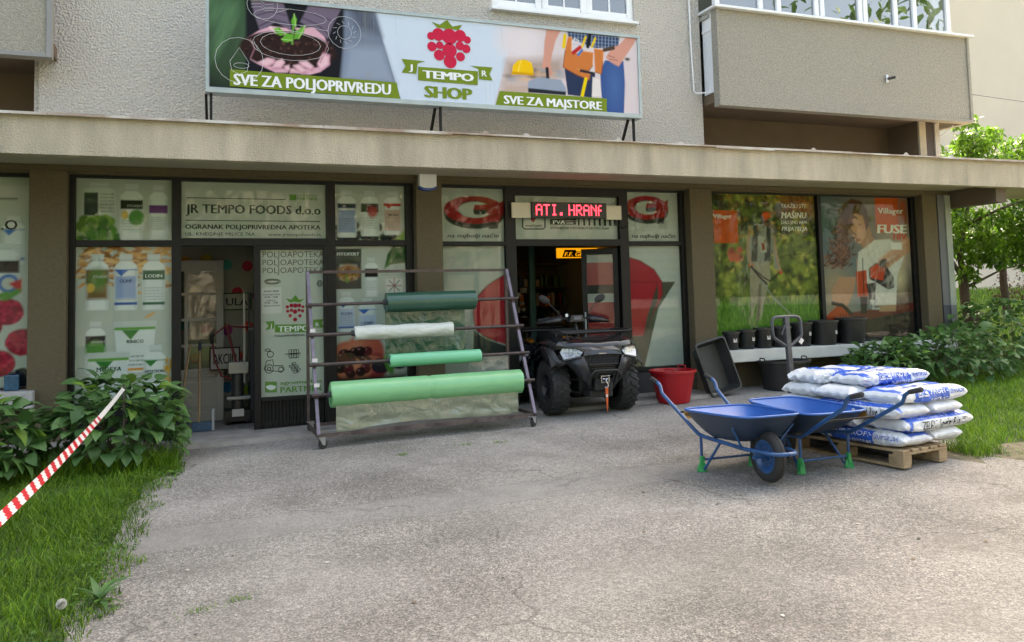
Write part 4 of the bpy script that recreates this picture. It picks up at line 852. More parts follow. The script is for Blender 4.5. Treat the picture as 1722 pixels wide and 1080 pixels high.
c.line([(0.547,4.398),(0.595,4.299),(0.553,4.192)], .01, '#a06c7c', .006); c.line([(1.401,4.444),(1.362,4.319),(1.309,4.192)], .01, '#a06c7c', .006); c.line([(0.765,4.553),(0.821,4.498),(0.935,4.493)], .02, '#e8c8d0', .01)
c.line([(0.999,4.386),(1.007,4.530),(1.022,4.623)], .02, '#5f9a3f')
for pts in ([(1.023,4.732),(1.054,4.671),(1.039,4.586),(1.007,4.573),(0.991,4.642)], [(0.796,4.548),(0.864,4.562),(0.926,4.496),(0.878,4.466),(0.821,4.490)], [(1.145,4.612),(1.130,4.527),(1.071,4.453),(1.018,4.441),(1.036,4.533)], [(0.885,4.429),(0.935,4.501),(1.007,4.493),(0.999,4.424),(0.949,4.397),(0.899,4.403)]):
    c.poly(pts, '#5aa035', .004); c.line([pts[0], pts[len(pts) // 2]], .008, '#a9d07c', .004)
# right picture
RB = [(3.709,4.850),(3.404,3.805)]
c.poly([(RB[0][0], z1_), (x1_, z1_), (x1_, z0_), (RB[1][0], z0_)], '#cbbfc4')
c.ell(*[(3.777,4.664)][0], .3, .25, '#d6cdd3', .1); c.poly([(3.568,4.402),(4.337,4.499),(4.367,4.252),(3.543,4.123)], '#a8948c', .06, .9); c.poly([(3.525,4.122),(3.929,4.150),(3.923,3.940),(3.465,3.911)], '#b8a29a', .05, .9)
for i in range(30): c.ell(random.uniform(*sorted([[(3.586,4.386)][0][0], [(4.335,4.446)][0][0]])), [(3.839,4.249)][0][1] + random.uniform(-.1, .12), .05, .02, random.choice(['#6a5a50', '#8a98a8', '#d0a888', '#4a4a50']), .02, .7)
c.poly([(3.646,4.226),(3.658,4.340),(3.724,4.414),(3.817,4.436),(3.909,4.403),(3.938,4.309),(3.928,4.241),(3.784,4.245)], '#e8b81c', .006); c.poly([(3.638,4.268),(3.933,4.264),(3.935,4.235),(3.637,4.234)], '#c8940f', .006); c.line([(3.770,4.418),(3.729,4.275)], .012, '#f2d45a', .006)
c.poly([(4.129,4.846),(4.329,4.856),(4.248,4.706),(4.194,4.523),(4.171,4.397),(4.196,4.266),(4.148,4.245),(4.132,4.341),(4.085,4.337),(4.051,4.335),(4.081,4.514),(4.095,4.674)], '#c98f80', .008); c.line([(4.122,4.340),(4.128,4.208)], .045, '#1c1e26'); 
c.poly([(3.864,4.163),(3.987,4.216),(4.308,4.212),(4.372,4.110),(4.376,4.054),(3.852,4.066)], '#8c98ac', .006); c.poly([(3.856,4.075),(4.376,4.061),(4.368,4.014),(3.855,4.019)], '#20242e', .006)
c.poly([(4.407,4.860),(5.175,4.865),(5.148,4.703),(4.810,4.661),(4.442,4.759)], '#2b3a5c', .006)
for i in range(16):
    (a0, a1), (b0, b1) = [(4.425,4.847),(5.158,4.851)]
    t_ = i / 15; c.line([(a0 + (b0 - a0) * t_, a1), (a0 + (b0 - a0) * t_ - .01, a1 - .20)], .008, '#a9bcd4', .004, .7)
for i in range(4):
    (a0, a1), (b0, b1) = [(4.444,4.822),(5.157,4.832)]
    c.line([(a0, a1 - i * .045), (b0, b1 - i * .045)], .007, '#8ea4c4', .004, .6)
c.poly([(4.361,4.376),(4.798,4.320),(4.774,4.210),(4.737,4.006),(4.398,4.023)], '#22304e', .006); c.poly([(4.868,4.361),(4.944,4.512),(5.216,4.525),(5.225,4.242),(5.193,3.798),(4.956,3.798),(4.876,4.036)], '#2f4f88', .006); c.ell(*[(5.072,4.194)][0], .1, .25, '#41659c', .08, .8)
c.poly([(4.757,4.281),(4.854,4.252),(4.876,4.036),(4.738,4.028)], '#d8d0d0', .006)
for pts in ([(4.423,4.775),(4.481,4.771),(4.465,4.599),(4.590,4.556),(4.595,4.430),(4.532,4.291),(4.342,4.375),(4.378,4.592)], [(4.602,4.611),(4.778,4.599),(4.762,4.425),(4.700,4.349),(4.555,4.373)], [(4.790,4.654),(4.929,4.648),(4.913,4.492),(4.887,4.326),(4.795,4.347)], [(4.545,4.373),(4.722,4.314),(4.706,4.237),(4.532,4.291)]): c.poly(pts, '#c4713a', .006); c.line(pts[:3], .01, '#e0995f', .004); c.line(pts[-3:], .01, '#7a3f1c', .004)
c.line([(4.494,4.575),(4.594,4.655)], .05, '#b5282e'); c.line([(4.561,4.553),(4.622,4.622)], .03, '#2f6fae'); c.line([(4.623,4.667),(4.677,4.798)], .03, '#d9b820'); c.line([(4.385,4.789),(4.361,4.644)], .05, '#d9b820'); c.line([(4.761,4.679),(4.815,4.792)], .03, '#d9b820'); c.line([(4.479,4.708),(4.520,4.766),(4.577,4.735)], .014, '#c8ccd4'); c.line([(4.702,4.674),(4.749,4.877)], .05, '#17181c')
c.line([(4.661,4.247),(4.601,4.028)], .045, '#e0c41c'); c.line([(4.593,4.349),(4.778,4.327)], .035, '#22242a')
c.poly([(4.955,4.550),(5.051,4.695),(5.153,4.731),(5.281,4.862),(5.435,4.858),(5.380,4.769),(5.206,4.533),(5.142,4.446),(5.082,4.469),(5.004,4.508)], '#c98f80', .008); c.line([(4.996,4.580),(5.086,4.560)], .01, '#8a5a4c'); c.line([(5.015,4.536),(5.125,4.527)], .01, '#8a5a4c'); c.line([(4.939,4.649),(5.071,4.687)], .05, '#4a3a30')
c.ell(*[(5.274,4.554)][0], .035, .02, '#3a3028', .012)
for i in range(30):                # dirt runs on the printed sheet
    x = random.choice([1.87, 1.9, 1.83, random.uniform(1.7, 3.7)]) + random.gauss(0, .03); z = random.choice([z1_, z0_ + .3]); c.line([(x, z), (x + .004, z - random.uniform(.1, .5))], .006, '#8d8d88', .006, .25)
co = c.build('printed_sheet', S, SY - .004, M_print)
_p = [(2.446,5.049),(4.246,5.242),(2.415,3.383)]
def TRS(x, y): return (_p[0][0] + x * (_p[1][0] - _p[0][0]) / 1000 + y * (_p[2][0] - _p[0][0]) / 1000, _p[0][1] + x * (_p[1][1] - _p[0][1]) / 1000 + y * (_p[2][1] - _p[0][1]) / 1000)
q = MB(); yt = SY - .009; GN = ink('#6f8428', 'signgreen'); RR = ink('#c42344', 'signred'); SW = ink('#e4e6ea', 'signwhite')
flat(q, [(0.333,4.042),(2.187,4.026),(2.225,3.833),(0.332,3.855)], yt, GN); text(q, 'SVE ZA POLJOPRIVREDU', (0.377,3.872,2.112,3.999), SW, .05, y=yt - .004); q.build('lettering', S); q = MB()
flat(q, [(3.475,4.011),(4.950,4.009),(4.943,3.820),(3.408,3.805)], yt, GN); text(q, 'SVE ZA MAJSTORE', (3.530,3.855,4.867,3.961), SW, .05, y=yt - .004); q.build('lettering', S); q = MB()
for (cx, cy, r_) in ((100, 268, 25), (150, 258, 40), (228, 275, 50), (303, 270, 38), (353, 302, 24), (106, 345, 30), (160, 338, 24), (300, 345, 28), (345, 368, 28), (228, 378, 46), (156, 410, 34), (304, 426, 29), (232, 460, 42)):
    (a0, a1), (b0, b1) = TRS(cx, cy), TRS(cx + r_ * 1.08, cy); flat(q, ellp(a0, a1, b0 - a0, (b0 - a0), 20), yt - .0004 * (cx % 7), RR)
flat(q, [(2.627,4.798),(2.729,4.770),(2.820,4.839),(2.888,4.763),(3.011,4.797),(2.962,4.724),(2.887,4.731),(2.814,4.717),(2.763,4.734),(2.703,4.729)], yt, GN)
flat(q, [(2.451,4.234),(3.197,4.235),(3.192,4.064),(2.447,4.071)], yt - .002, GN); flat(q, [(3.106,4.297),(3.391,4.298),(3.347,4.212),(3.386,4.134),(3.212,4.137),(3.206,4.262)], yt, GN); flat(q, [(2.250,4.314),(2.542,4.306),(2.445,4.274),(2.427,4.146),(2.252,4.149),(2.298,4.231)], yt, GN)
text(q, 'TEMPO', (2.512,4.102,3.133,4.197), SW, .06, y=yt - .005); text(q, 'R', (3.249,4.176,3.311,4.250), SW, .03, y=yt - .004); text(q, 'J', (2.340,4.184,2.380,4.257), SW, .03, y=yt - .004)
q.build('logo', S); q = MB(); text(q, 'SHOP', (2.534,3.874,3.107,4.013), GN, .07, y=yt); q.build('lettering', S)
q = MB()
for (cx, cz), r_ in zip([(0.679,4.802),(0.433,4.152),(1.587,4.569)], (.165, .255, .19)):
    circ(q, cx, cz, r_, r_, yt, SW, .0016)
((a0, a1), (b0, b1), (d0, d1), (e0, e1)) = [(0.433,4.152),(1.587,4.569),(0.679,4.802),(0.984,4.362)]
wire(q, [(a0, a1 + .14), (a0 + .1, a1 - .02), (a0 + .08, a1 - .12), (a0, a1 - .16), (a0 - .08, a1 - .12), (a0 - .1, a1 - .02)], yt, SW, .0016, True); circ(q, a0 + .02, a1 - .06, .08, .03, yt, SW, .0015)
circ(q, b0, b1, .08, .08, yt, SW, .0016)
for i in range(12): wire(q, [(b0 + .1 * math.cos(i * .5236), b1 + .1 * math.sin(i * .5236)), (b0 + .135 * math.cos(i * .5236 + .2), b1 + .135 * math.sin(i * .5236 + .2))], yt, SW, .0015)
for i in range(3): wire(q, [(d0 - .12, d1 + .03 - i * .035), (d0 - .02, d1 + .045 - i * .035), (d0 + .03, d1 - i * .035), (d0 + .12, d1 + .02 - i * .035)], yt, SW, .0015)
circ(q, e0, e1 + .02, .33, .13, yt, SW, .0015); circ(q, e0, e1, .42, .17, yt, SW, .0015); circ(q, e0, e1 + .33, .4, .09, yt, SW, .0015)
wire(q, [(e0 + .1, e1 + .24), (b0 - .19, b1)], yt, SW, .0015); wire(q, [(e0 - .4, e1 + .02), (a0 + .2, a1 + .12)], yt, SW, .0015); wire(q, [(d0 + .14, d1 - .08), (e0 - .02, e1 + .42)], yt, SW, .0015)
q.build('icon_outline', S)
for (x, dx) in ((.11, .03), (2.70, -.09), (5.33, -.24)):
    q = MB(); q.sqt([(x + .03, SY + .05, 3.362), (x + .03, SY + .05, 3.776)], .014, M_frame); q.build('leg', S)
    q = MB(); q.sqt([(x - .06 if dx < 0 else x, SY + .40, 3.20), (x - .02, SY + .10, 3.776)], .014, M_frame); q.build('leg', S)

# ---------------------------------------------------------------- red scrolling display over the right entrance
dx0, dz0, dx1, dz1 = 4.090,2.510,5.187,2.720
T_ = thing('led_display', 'black scrolling display with red dot letters over the right entrance', 'display', ((dx0 + dx1) / 2, 10.0, dz0))
q = MB(); q.box(dx0, dx1, 9.96, 10.03, dz0, dz1); q.build('housing', T_, M_black, bevel=.006)
ax0, az0, ax1, az1 = 3.823,2.509,4.124,2.710
q = MB(); q.box(ax0, dx0 - .002, 9.985, 10.02, az0, az1); q.build('end_panel', T_, mat('cream_panel', (.62, .58, .46), .6, var=.05), bevel=.004)
q = MB(); q.box(dx1 + .002, dx1 + .24, 9.985, 10.02, az0 - .01, az1 - .02); q.build('end_panel', T_, mat('cream_panel', (.62, .58, .46), .6), bevel=.004)
F57 = {'A': '01110100011000111111100011000110001', 'T': '11111001000010000100001000010000100', 'L': '10000100001000010000100001000011111', 'I': '01110001000010000100001000010001110', 'H': '10001100011000111111100011000110001', 'R': '11110100011000111110101001001010001', 'N': '10001110011010110011100011000110001', '.': '00000000000000000000000000110001100', ' ': '0' * 35}
q = MB(); LED = mat('led_red', (.3, .0, .01), .5, emit=(1, .03, .06), estr=1.7); st = (dx1 - dx0 - .10) / 55; xx = dx0 + .06; sth = (dz1 - dz0) / 10
for ch in 'ATI. HRAN':
    for i in range(7):
        for j in range(5):
            if F57[ch][i * 5 + j] == '1': q.add([(xx + (j + a) * st + .0, 9.957, dz1 - (i + 1.5 + b) * sth) for a, b in ((0, 0), (.78, 0), (.78, .78), (0, .78))], [(0, 1, 2, 3)], LED)
    xx += st * (6 if ch not in '. ' else 4)
for i in range(7):
    for j in range(3):
        if F57['A'][i * 5 + j] == '1': q.add([(xx + (j + a) * st, 9.957, dz1 - (i + 1.5 + b) * sth) for a, b in ((0, 0), (.78, 0), (.78, .78), (0, .78))], [(0, 1, 2, 3)], LED)
q.build('dot_lettering', T_, kind='stuff')
q = MB(); q.tube([(dx1 + .15, 9.98, dz0 - .02), (dx1 + .2, 10.0, dz0 - .09), (dx1 + .3, 10.03, dz0 - .12), (dx1 + .38, 10.05, dz0 - .05)], .005, M_black, n=6); q.build('cable', T_)

# white lamp box under the canopy in front of the middle pillar
T_ = thing('lamp_box', 'white curved lamp housing with blue lower edge on the middle pillar', 'lamp', (2.655, 9.86, 2.82))
q = MB(); prof = [(2.55, 3.018), (2.55, 2.87), (2.60, 2.848), (2.655, 2.842), (2.71, 2.848), (2.765, 2.87), (2.765, 3.018)]
q.prism(prof, 9.80, 9.895, M_pvc); q.build('housing', T_, bevel=.004)
q = MB(); q.prism([(2.55, 2.868), (2.60, 2.846), (2.655, 2.84), (2.71, 2.846), (2.765, 2.868), (2.765, 2.845), (2.71, 2.822), (2.655, 2.815), (2.60, 2.822), (2.55, 2.845)], 9.80, 9.895, mat('blue_plastic', (.01, .08, .35), .35)); q.build('lens', T_)

# ---------------------------------------------------------------- goods on the window sill
def bucket_mesh(q, r0, r1, h, m, lip=.012, wall=.006, n=36, drop=0):
    q.lathe([(0, 0), (r0 * .96, 0), (r0, .006), (r1 - .004, h - .035), (r1 + .002, h - .034), (r1 + lip, h - .030), (r1 + lip, h - .004), (r1 + lip - .004, h), (r1 - wall, h), (r0 - wall, .012), (0, .012)], m, n)
specs = [(6.845, .065, .17), (7.03, .115, .255), (7.295, .122, .27), (7.58, .132, .29), (7.89, .142, .30), (8.25, .155, .345), (8.67, .200, .36), (9.18, .220, .385)]
blabels = ['smallest black bucket at the left end of the grey window sill', 'black bucket second from the left on the window sill', 'black bucket third from the left on the window sill with price sticker at its right', 'black bucket fourth from the left on the window sill, its sticker in the middle',
           'black bucket on the sill behind the left half of the pallet truck handle', 'black bucket on the sill behind the right half of the pallet truck handle', 'wide black bucket next to the right end of the bucket row with low sticker', 'largest black bucket at the right end of the sill row']
for i, (x, r, h) in enumerate(specs):
    yb = 9.86 - .0
    T_ = thing('bucket', blabels[i], 'bucket', (x + (0 if i < 7 else 0), yb, .667), random.uniform(-.3, .3), 'black buckets lined up on the window sill')
    q = MB(); bucket_mesh(q, r * .80, r, h, M_black); q.build('shell', T_, world=False, smooth=True, auto=35)
    if i < 7:
        s_ = .028 if i else .022; q = MB(); a0 = [-.2, .15, .55, .1, .0, .35, .2][i] - PI / 2; hh = h * .52; rr = r * .80 + (r * .2) * .52 + .0035
        q.add([(rr * math.cos(a0 + a), rr * math.sin(a0 + a), hh + b) for a, b in ((-s_ / rr, -s_), (s_ / rr, -s_), (s_ / rr, s_ * .9), (-s_ / rr, s_ * .9))], [(0, 1, 2, 3)], mat('price_sticker', (.66, .62, .60), .6)); 
        for k in range(2): q.add([((rr + .001) * math.cos(a0 + a), (rr + .001) * math.sin(a0 + a), hh + b) for a, b in ((-.6 * s_ / rr, -.3 * s_ + k * .7 * s_), (.6 * s_ / rr, -.3 * s_ + k * .7 * s_), (.6 * s_ / rr, -.05 * s_ + k * .7 * s_), (-.6 * s_ / rr, -.05 * s_ + k * .7 * s_))], [(0, 1, 2, 3)], ink('#5a2a30', 'st'))
        q.build('price_sticker', T_, world=False)
# red tub
def side_handles(q, r, h, m, ang=(0, PI)):
    for a in ang:
        c_, s_ = math.cos(a), math.sin(a); pts = [(-.05, 0, 0), (-.05, 0, .035), (-.04, 0, .045), (.04, 0, .045), (.05, 0, .035), (.05, 0, 0)]
        q.tube([((r + .01) * c_ - x * s_, (r + .01) * s_ + x * c_, h - .01 + z) for x, _, z in pts], .009, m, n=6)
gx, gy = 5.73, 9.33; gz = float(GH(gx, gy))
T_ = thing('tub', 'round bright red plastic tub standing by the shop window', 'tub', (gx, gy, gz), .5)
M_red = mat('red_plastic', (.36, .006, .012), .38, var=.08, vscale=5); q = MB(); bucket_mesh(q, .205, .285, .415, M_red, .018); q.build('shell', T_, world=False, smooth=True, auto=35)
q = MB(); side_handles(q, .285, .415, M_red, (-2.75, .1)); q.build('handle', T_, world=False, kind=None)
gx, gy = 7.62, 9.50; gz = float(GH(gx, gy))
T_ = thing('tub', 'big round black tub with white sticker standing below the window sill', 'tub', (gx, gy, gz), .0)
q = MB(); bucket_mesh(q, .28, .345, .40, M_black, .02); q.build('shell', T_, world=False, smooth=True, auto=35)
q = MB(); side_handles(q, .345, .40, M_black, (PI,)); q.build('handle', T_, world=False)
q = MB(); side_handles(q, .345, .40, M_black, (0,)); q.build('handle', T_, world=False)
q = MB(); a0 = -PI / 2 + .3; rr = .325; q.add([(rr * math.cos(a0 + a), rr * math.sin(a0 + a), .24 + b) for a, b in ((-.07, -.0), (.02, -.035), (.10, -.02), (.06, .015), (-.04, .02))], [(0, 1, 2, 3, 4)], mat('price_sticker', (.66, .62, .60), .6)); q.build('price_sticker', T_, world=False)
# black mortar trough leaning on the pillar
Tt = thing('mortar_trough', 'rectangular black mortar trough leaning on its end against the pillar', 'trough', (6.50, 9.52, .085))
def rrect(hw, hl, r, z, n=5):
    o = []
    for (cx, cy, a0) in ((hw - r, hl - r, 0), (-hw + r, hl - r, PI / 2), (-hw + r, -hl + r, PI), (hw - r, -hl + r, 1.5 * PI)):
        for i in range(n + 1): a = a0 + PI / 2 * i / n; o.append(Vector((cx + r * math.cos(a), cy + r * math.sin(a), z)))
    return o
W2, L2 = .245, .36
loops = [rrect(.0001, .0001, .00001, 0), rrect(W2 * .8, L2 * .86, .04, 0), rrect(W2 * .97, L2 * .97, .05, .17), rrect(W2 * 1.03, L2 * 1.03, .055, .172), rrect(W2 * 1.03, L2 * 1.03, .055, .20), rrect(W2 * .96, L2 * .96, .05, .203), rrect(W2 * .78, L2 * .84, .04, .02), rrect(.0001, .0001, .00001, .02)]
# local: opening +z ; stand on short end, opening towards -Y, rolled sideways and leaned back
M3 = Matrix.Translation((0, 0, .385)) @ Matrix.Rotation(rad(-12), 4, 'X') @ Matrix.Rotation(rad(-12.5), 4, 'Y') @ Matrix.Rotation(rad(90), 4, 'X') @ Matrix.Translation((0, 0, -.10))
q = MB(); q.grid([[tuple(M3 @ p) for p in l] for l in loops], mat('black_trough', (.028, .030, .028), .45, var=.3, vscale=5), closeu=True); q.build('shell', Tt, world=False, smooth=True, auto=40)

# ---------------------------------------------------------------- film rack on castors and its rolls
RX0, RX1 = 1.16, 3.55; g0 = float(GH(RX0, 8.7)); g1 = float(GH(RX1, 8.7))
R = thing('film_rack', 'dark steel A shaped rack on castors carrying rolls of plastic film', 'rack', (2.35, 9.1, 0))
zb = lambda x: (-.02 + .09 if x < 2 else .02 + .135)
yF, yR, zT = 8.72, 9.55, 1.815
def sbar(a, b, name='frame_bar', r=.016, m=None): q = MB(); q.sqt([a, b], r, m or M_rail); return q.build(name, R)
for x in (RX0, RX1):
    zf = .105 if x == RX0 else .15
    sbar((x, yR, .07 if x == RX0 else .10), (x, yR, zT), 'rear_post'); sbar((x, yF, zf), (x, yR - .03, zT), 'front_leg', .017, M_rail2); sbar((x, yF - .04, zf), (x, yR, zf), 'base_bar')
sbar((RX0, yF, .105), (RX1, yF, .15), 'base_bar', .02, mat('scuffed_bar', (.14, .11, .10), .5, metal=.3, col2=(.06, .045, .045), vscale=9, detail=8)); sbar((RX0, yR, .105), (RX1, yR, .15), 'base_bar'); sbar((RX0 - .015, yR, zT), (RX1 + .015, yR, zT), 'top_bar')
BARS = [(9.245, 1.455), (9.09, 1.13), (8.945, .83), (8.785, .515)]
BARS = [(yF + (yR - .03 - yF) * (z - .13) / (zT - .13) - .045, z) for z in (1.455, 1.13, .82, .515)]
for (y, z) in BARS:
    q = MB(); q.tube([(RX0 - .05, y, z - .012), (RX1 + .06, y, z + .008)], .019, M_rail, n=10); q.build('roll_bar', R, smooth=True, auto=40)
    for x in (RX0, RX1): 
        q = MB(); q.tube([(x, y - .0, z - .028), (x, y + .05, z - .02)], .022, M_rail, n=10); q.build('bar_hook', R)
for k, (y, z) in enumerate(((BARS[1][0] - .03, 1.17), (BARS[2][0] - .03, .86), (BARS[3][0] - .02, .61))):
    q = MB(); q.box(RX0 - .028, RX0 + .028, y - .005, y + .0, z - .02, z + .018, mat('price_sticker', (.66, .62, .60), .6)); q.build('price_tag', R)
def castor(x, y, ground, turn):
    Mx = Matrix.Translation((x, y, 0)) @ Matrix.Rotation(turn, 4, 'Z'); rw = .05
    q = MB(); q.lathe([(.0, -.014), (rw * .55, -.016), (rw * .9, -.015), (rw, -.008), (rw, .008), (rw * .9, .015), (rw * .55, .016), (0, .014)], M_blackr, 24, Mx @ Matrix.Translation((.02, 0, ground + rw)) @ Matrix.Rotation(PI / 2, 4, 'X'))
    w_ = q.build('castor_wheel', R, smooth=True, auto=40)
    q = MB(); Mg = mat('galvanised', (.45, .45, .46), .35, metal=.8)
    for s_ in (-1, 1): q.prism([(.035, ground + rw - .008), (.01, ground + rw - .012), (-.03, ground + .11), (.03, ground + .11), (.04, ground + .09)], s_ * .019, s_ * .022, Mg, T=Mx)
    q.box(-.04, .04, -.035, .035, ground + .111, ground + .118, Mg, Mx); q.lathe([(0, .021), (.012, .021), (.012, .028), (0, .028)], Mg, 10, Mx @ Matrix.Translation((.02, 0, ground + rw)) @ Matrix.Rotation(PI / 2, 4, 'X')); q.build('castor_fork', R)
castor(RX0 + .02, yF - .03, g0 - .0, .35); castor(RX1 - .04, yF - .02, g1, .6); castor(RX1 - .02, yR, float(GH(RX1, yR)) + .03, .2); castor(RX0 + .02, yR, float(GH(RX0, yR)) + .03, .2)

def film_mat(name, col, rough=.3, tr=.35, alpha=None, spec=.6):
    return mat(name, col, rough, trans=tr, bump=.35, bscale=7, bdist=.02, spec=spec, coat=.3, alpha=alpha, var=.06, vscale=4)
def roll(name, label, x0, x1, bar, r, m, sheet=None, lump=0, spiral=True):
    y, z = bar; z = z - (r - .024) * .0 - r * .0; T_ = thing(name, label, 'film roll', ((x0 + x1) / 2, y, z - r), 0, 'film rolls hung on the rack bars')
    slope = .02 / (RX1 - RX0); rows = []; n = 40; kx = 60
    for i in range(kx + 1):
        t = i / kx; x = x0 + (x1 - x0) * t; row = []
        for j in range(n):
            a = 2 * PI * j / n; nn = mnoise.noise(Vector((x * 5, math.cos(a) * 1.2, math.sin(a) * 1.2 + z * 9))); n2 = mnoise.noise(Vector((x * 22, math.cos(a) * 2, math.sin(a) * 3 + 5)))
            rr = r * (1 - (.07 * math.exp(-((t - .50) / .008) ** 2) if lump == .05 else 0) + .012 * nn + lump * (nn * .16 + n2 * .07)) - (.003 if i in (0, kx) else 0)
            row.append((x + (.012 * nn if i in (0, kx) else 0), y + rr * math.cos(a), z + (x - 2.35) * slope * 1 - .003 + rr * math.sin(a)))
        rows.append(row)
    q = MB(); ends = []
    for e, x in ((0, x0), (1, x1)):
        pass
    q.grid(rows, m, closeu=True); q.build('film', T_, smooth=True)
    q = MB()
    for e, x in ((0, x0 + .004), (1, x1 - .004)):
        zc = z + (x - 2.35) * slope - .003
        ring = lambda rr: [(x, y + rr * math.cos(2 * PI * j / 32), zc + rr * math.sin(2 * PI * j / 32)) for j in range(32)]
        q.grid([ring(r * .985), ring(r * .8), ring(r * .5), ring(.03)], m, closeu=True); q.grid([ring(.034), ring(.024)], mat('card_core', (.16, .14, .12), .9), closeu=True)
    q.build('roll_end', T_, kind=None)
    q = MB(); q.tube([(x0 - .03, y, z + (x0 - 2.35) * slope), (x1 + .03, y, z + (x1 - 2.35) * slope)], .033, mat('dark_core', (.05, .05, .055), .6), n=14); q.build('core', T_, smooth=True, auto=40)
    if sheet:
        sx0_, sx1_, depth, ms, back = sheet; rows = []; nx, nz = 70, 16
        for k in range(nz + 1):
            v = k / nz; row = []
            for i in range(nx + 1):
                t = i / nx; x = sx0_ + (sx1_ - sx0_) * t; d = depth(t) if callable(depth) else depth
                yy = y + (r * .97 if back else -r * .55) + (.0 if back else .0); w_ = mnoise.noise(Vector((x * 6, v * 3, z))) * .022 * v + mnoise.noise(Vector((x * 23, v * 5, z))) * .006 * v
                row.append((x, yy + w_ + (.10 if back else .06) * v * 0, z - (0 if back else r * .75) - d * v))
            rows.append(row)
        q = MB(); q.grid(rows, ms); q.build('hanging_sheet', T_, smooth=True)
    return T_
def sheet_mat(name, col, alpha=.5, trn=.5):
    if name in MATS: return MATS[name]
    m = bpy.data.materials.new(name); m.use_nodes = True; N = m.node_tree.nodes; L = m.node_tree.links; N.clear(); o = N.new('ShaderNodeOutputMaterial')
    t = N.new('ShaderNodeBsdfTransparent'); t.inputs[0].default_value = (*[min(1, .55 + c_ * .6) for c_ in col], 1); tl = N.new('ShaderNodeBsdfTranslucent'); tl.inputs[0].default_value = (*col, 1); d = N.new('ShaderNodeBsdfDiffuse'); d.inputs[0].default_value = (*col, 1)
    g = N.new('ShaderNodeBsdfGlossy'); g.inputs['Roughness'].default_value = .16; tc = N.new('ShaderNodeTexCoord'); nz = N.new('ShaderNodeTexNoise'); nz.inputs['Scale'].default_value = 6; nz.inputs['Detail'].default_value = 4; nz.inputs['Distortion'].default_value = 1.2
    bp = N.new('ShaderNodeBump'); bp.inputs['Strength'].default_value = .8; bp.inputs['Distance'].default_value = .04; L.new(tc.outputs['Object'], nz.inputs['Vector']); L.new(nz.outputs[0], bp.inputs['Height']); L.new(bp.outputs[0], g.inputs['Normal']); L.new(bp.outputs[0], d.inputs['Normal'])
    a = N.new('ShaderNodeMixShader'); a.inputs[0].default_value = trn; L.new(d.outputs[0], a.inputs[1]); L.new(tl.outputs[0], a.inputs[2])
    b = N.new('ShaderNodeMixShader'); b.inputs[0].default_value = alpha; L.new(t.outputs[0], b.inputs[1]); L.new(a.outputs[0], b.inputs[2])
    c_ = N.new('ShaderNodeMixShader'); c_.inputs[0].default_value = .10; L.new(b.outputs[0], c_.inputs[1]); L.new(g.outputs[0], c_.inputs[2]); L.new(c_.outputs[0], o.inputs[0]); MATS[name] = m; return m
roll('film_roll', 'dark green film roll on the top bar with a sheet hanging behind', 2.00, 3.06, BARS[0], .112, film_mat('film_dark_green', (.022, .095, .062), .32, .1), (2.01, 2.97, .62, sheet_mat('sheet_dark_green', (.05, .20, .12), .93), True))
roll('film_roll', 'crumpled white film roll on the second bar of the rack', 1.61, 2.73, BARS[1], .078, film_mat('film_white', (.62, .66, .60), .4, .15), None, .9)
roll('film_roll', 'thin mint green film roll on the third bar of the rack', 1.965, 3.01, BARS[2], .072, film_mat('film_mint', (.18, .62, .36), .24, .2), (2.9, 3.38, .30, sheet_mat('sheet_clear', (.45, .49, .47), .72), True))
roll('film_roll', 'thickest pale green film roll on the lowest bar of the rack', 1.30, 3.43, (BARS[3][0] - .02, BARS[3][1]), .135, film_mat('film_pale_green', (.25, .62, .30), .22, .25), (1.345, 3.37, lambda t: .30 - .10 * t - .03 * math.sin(t * 5), sheet_mat('sheet_pale', (.42, .47, .33), .78, .4), False), .05)

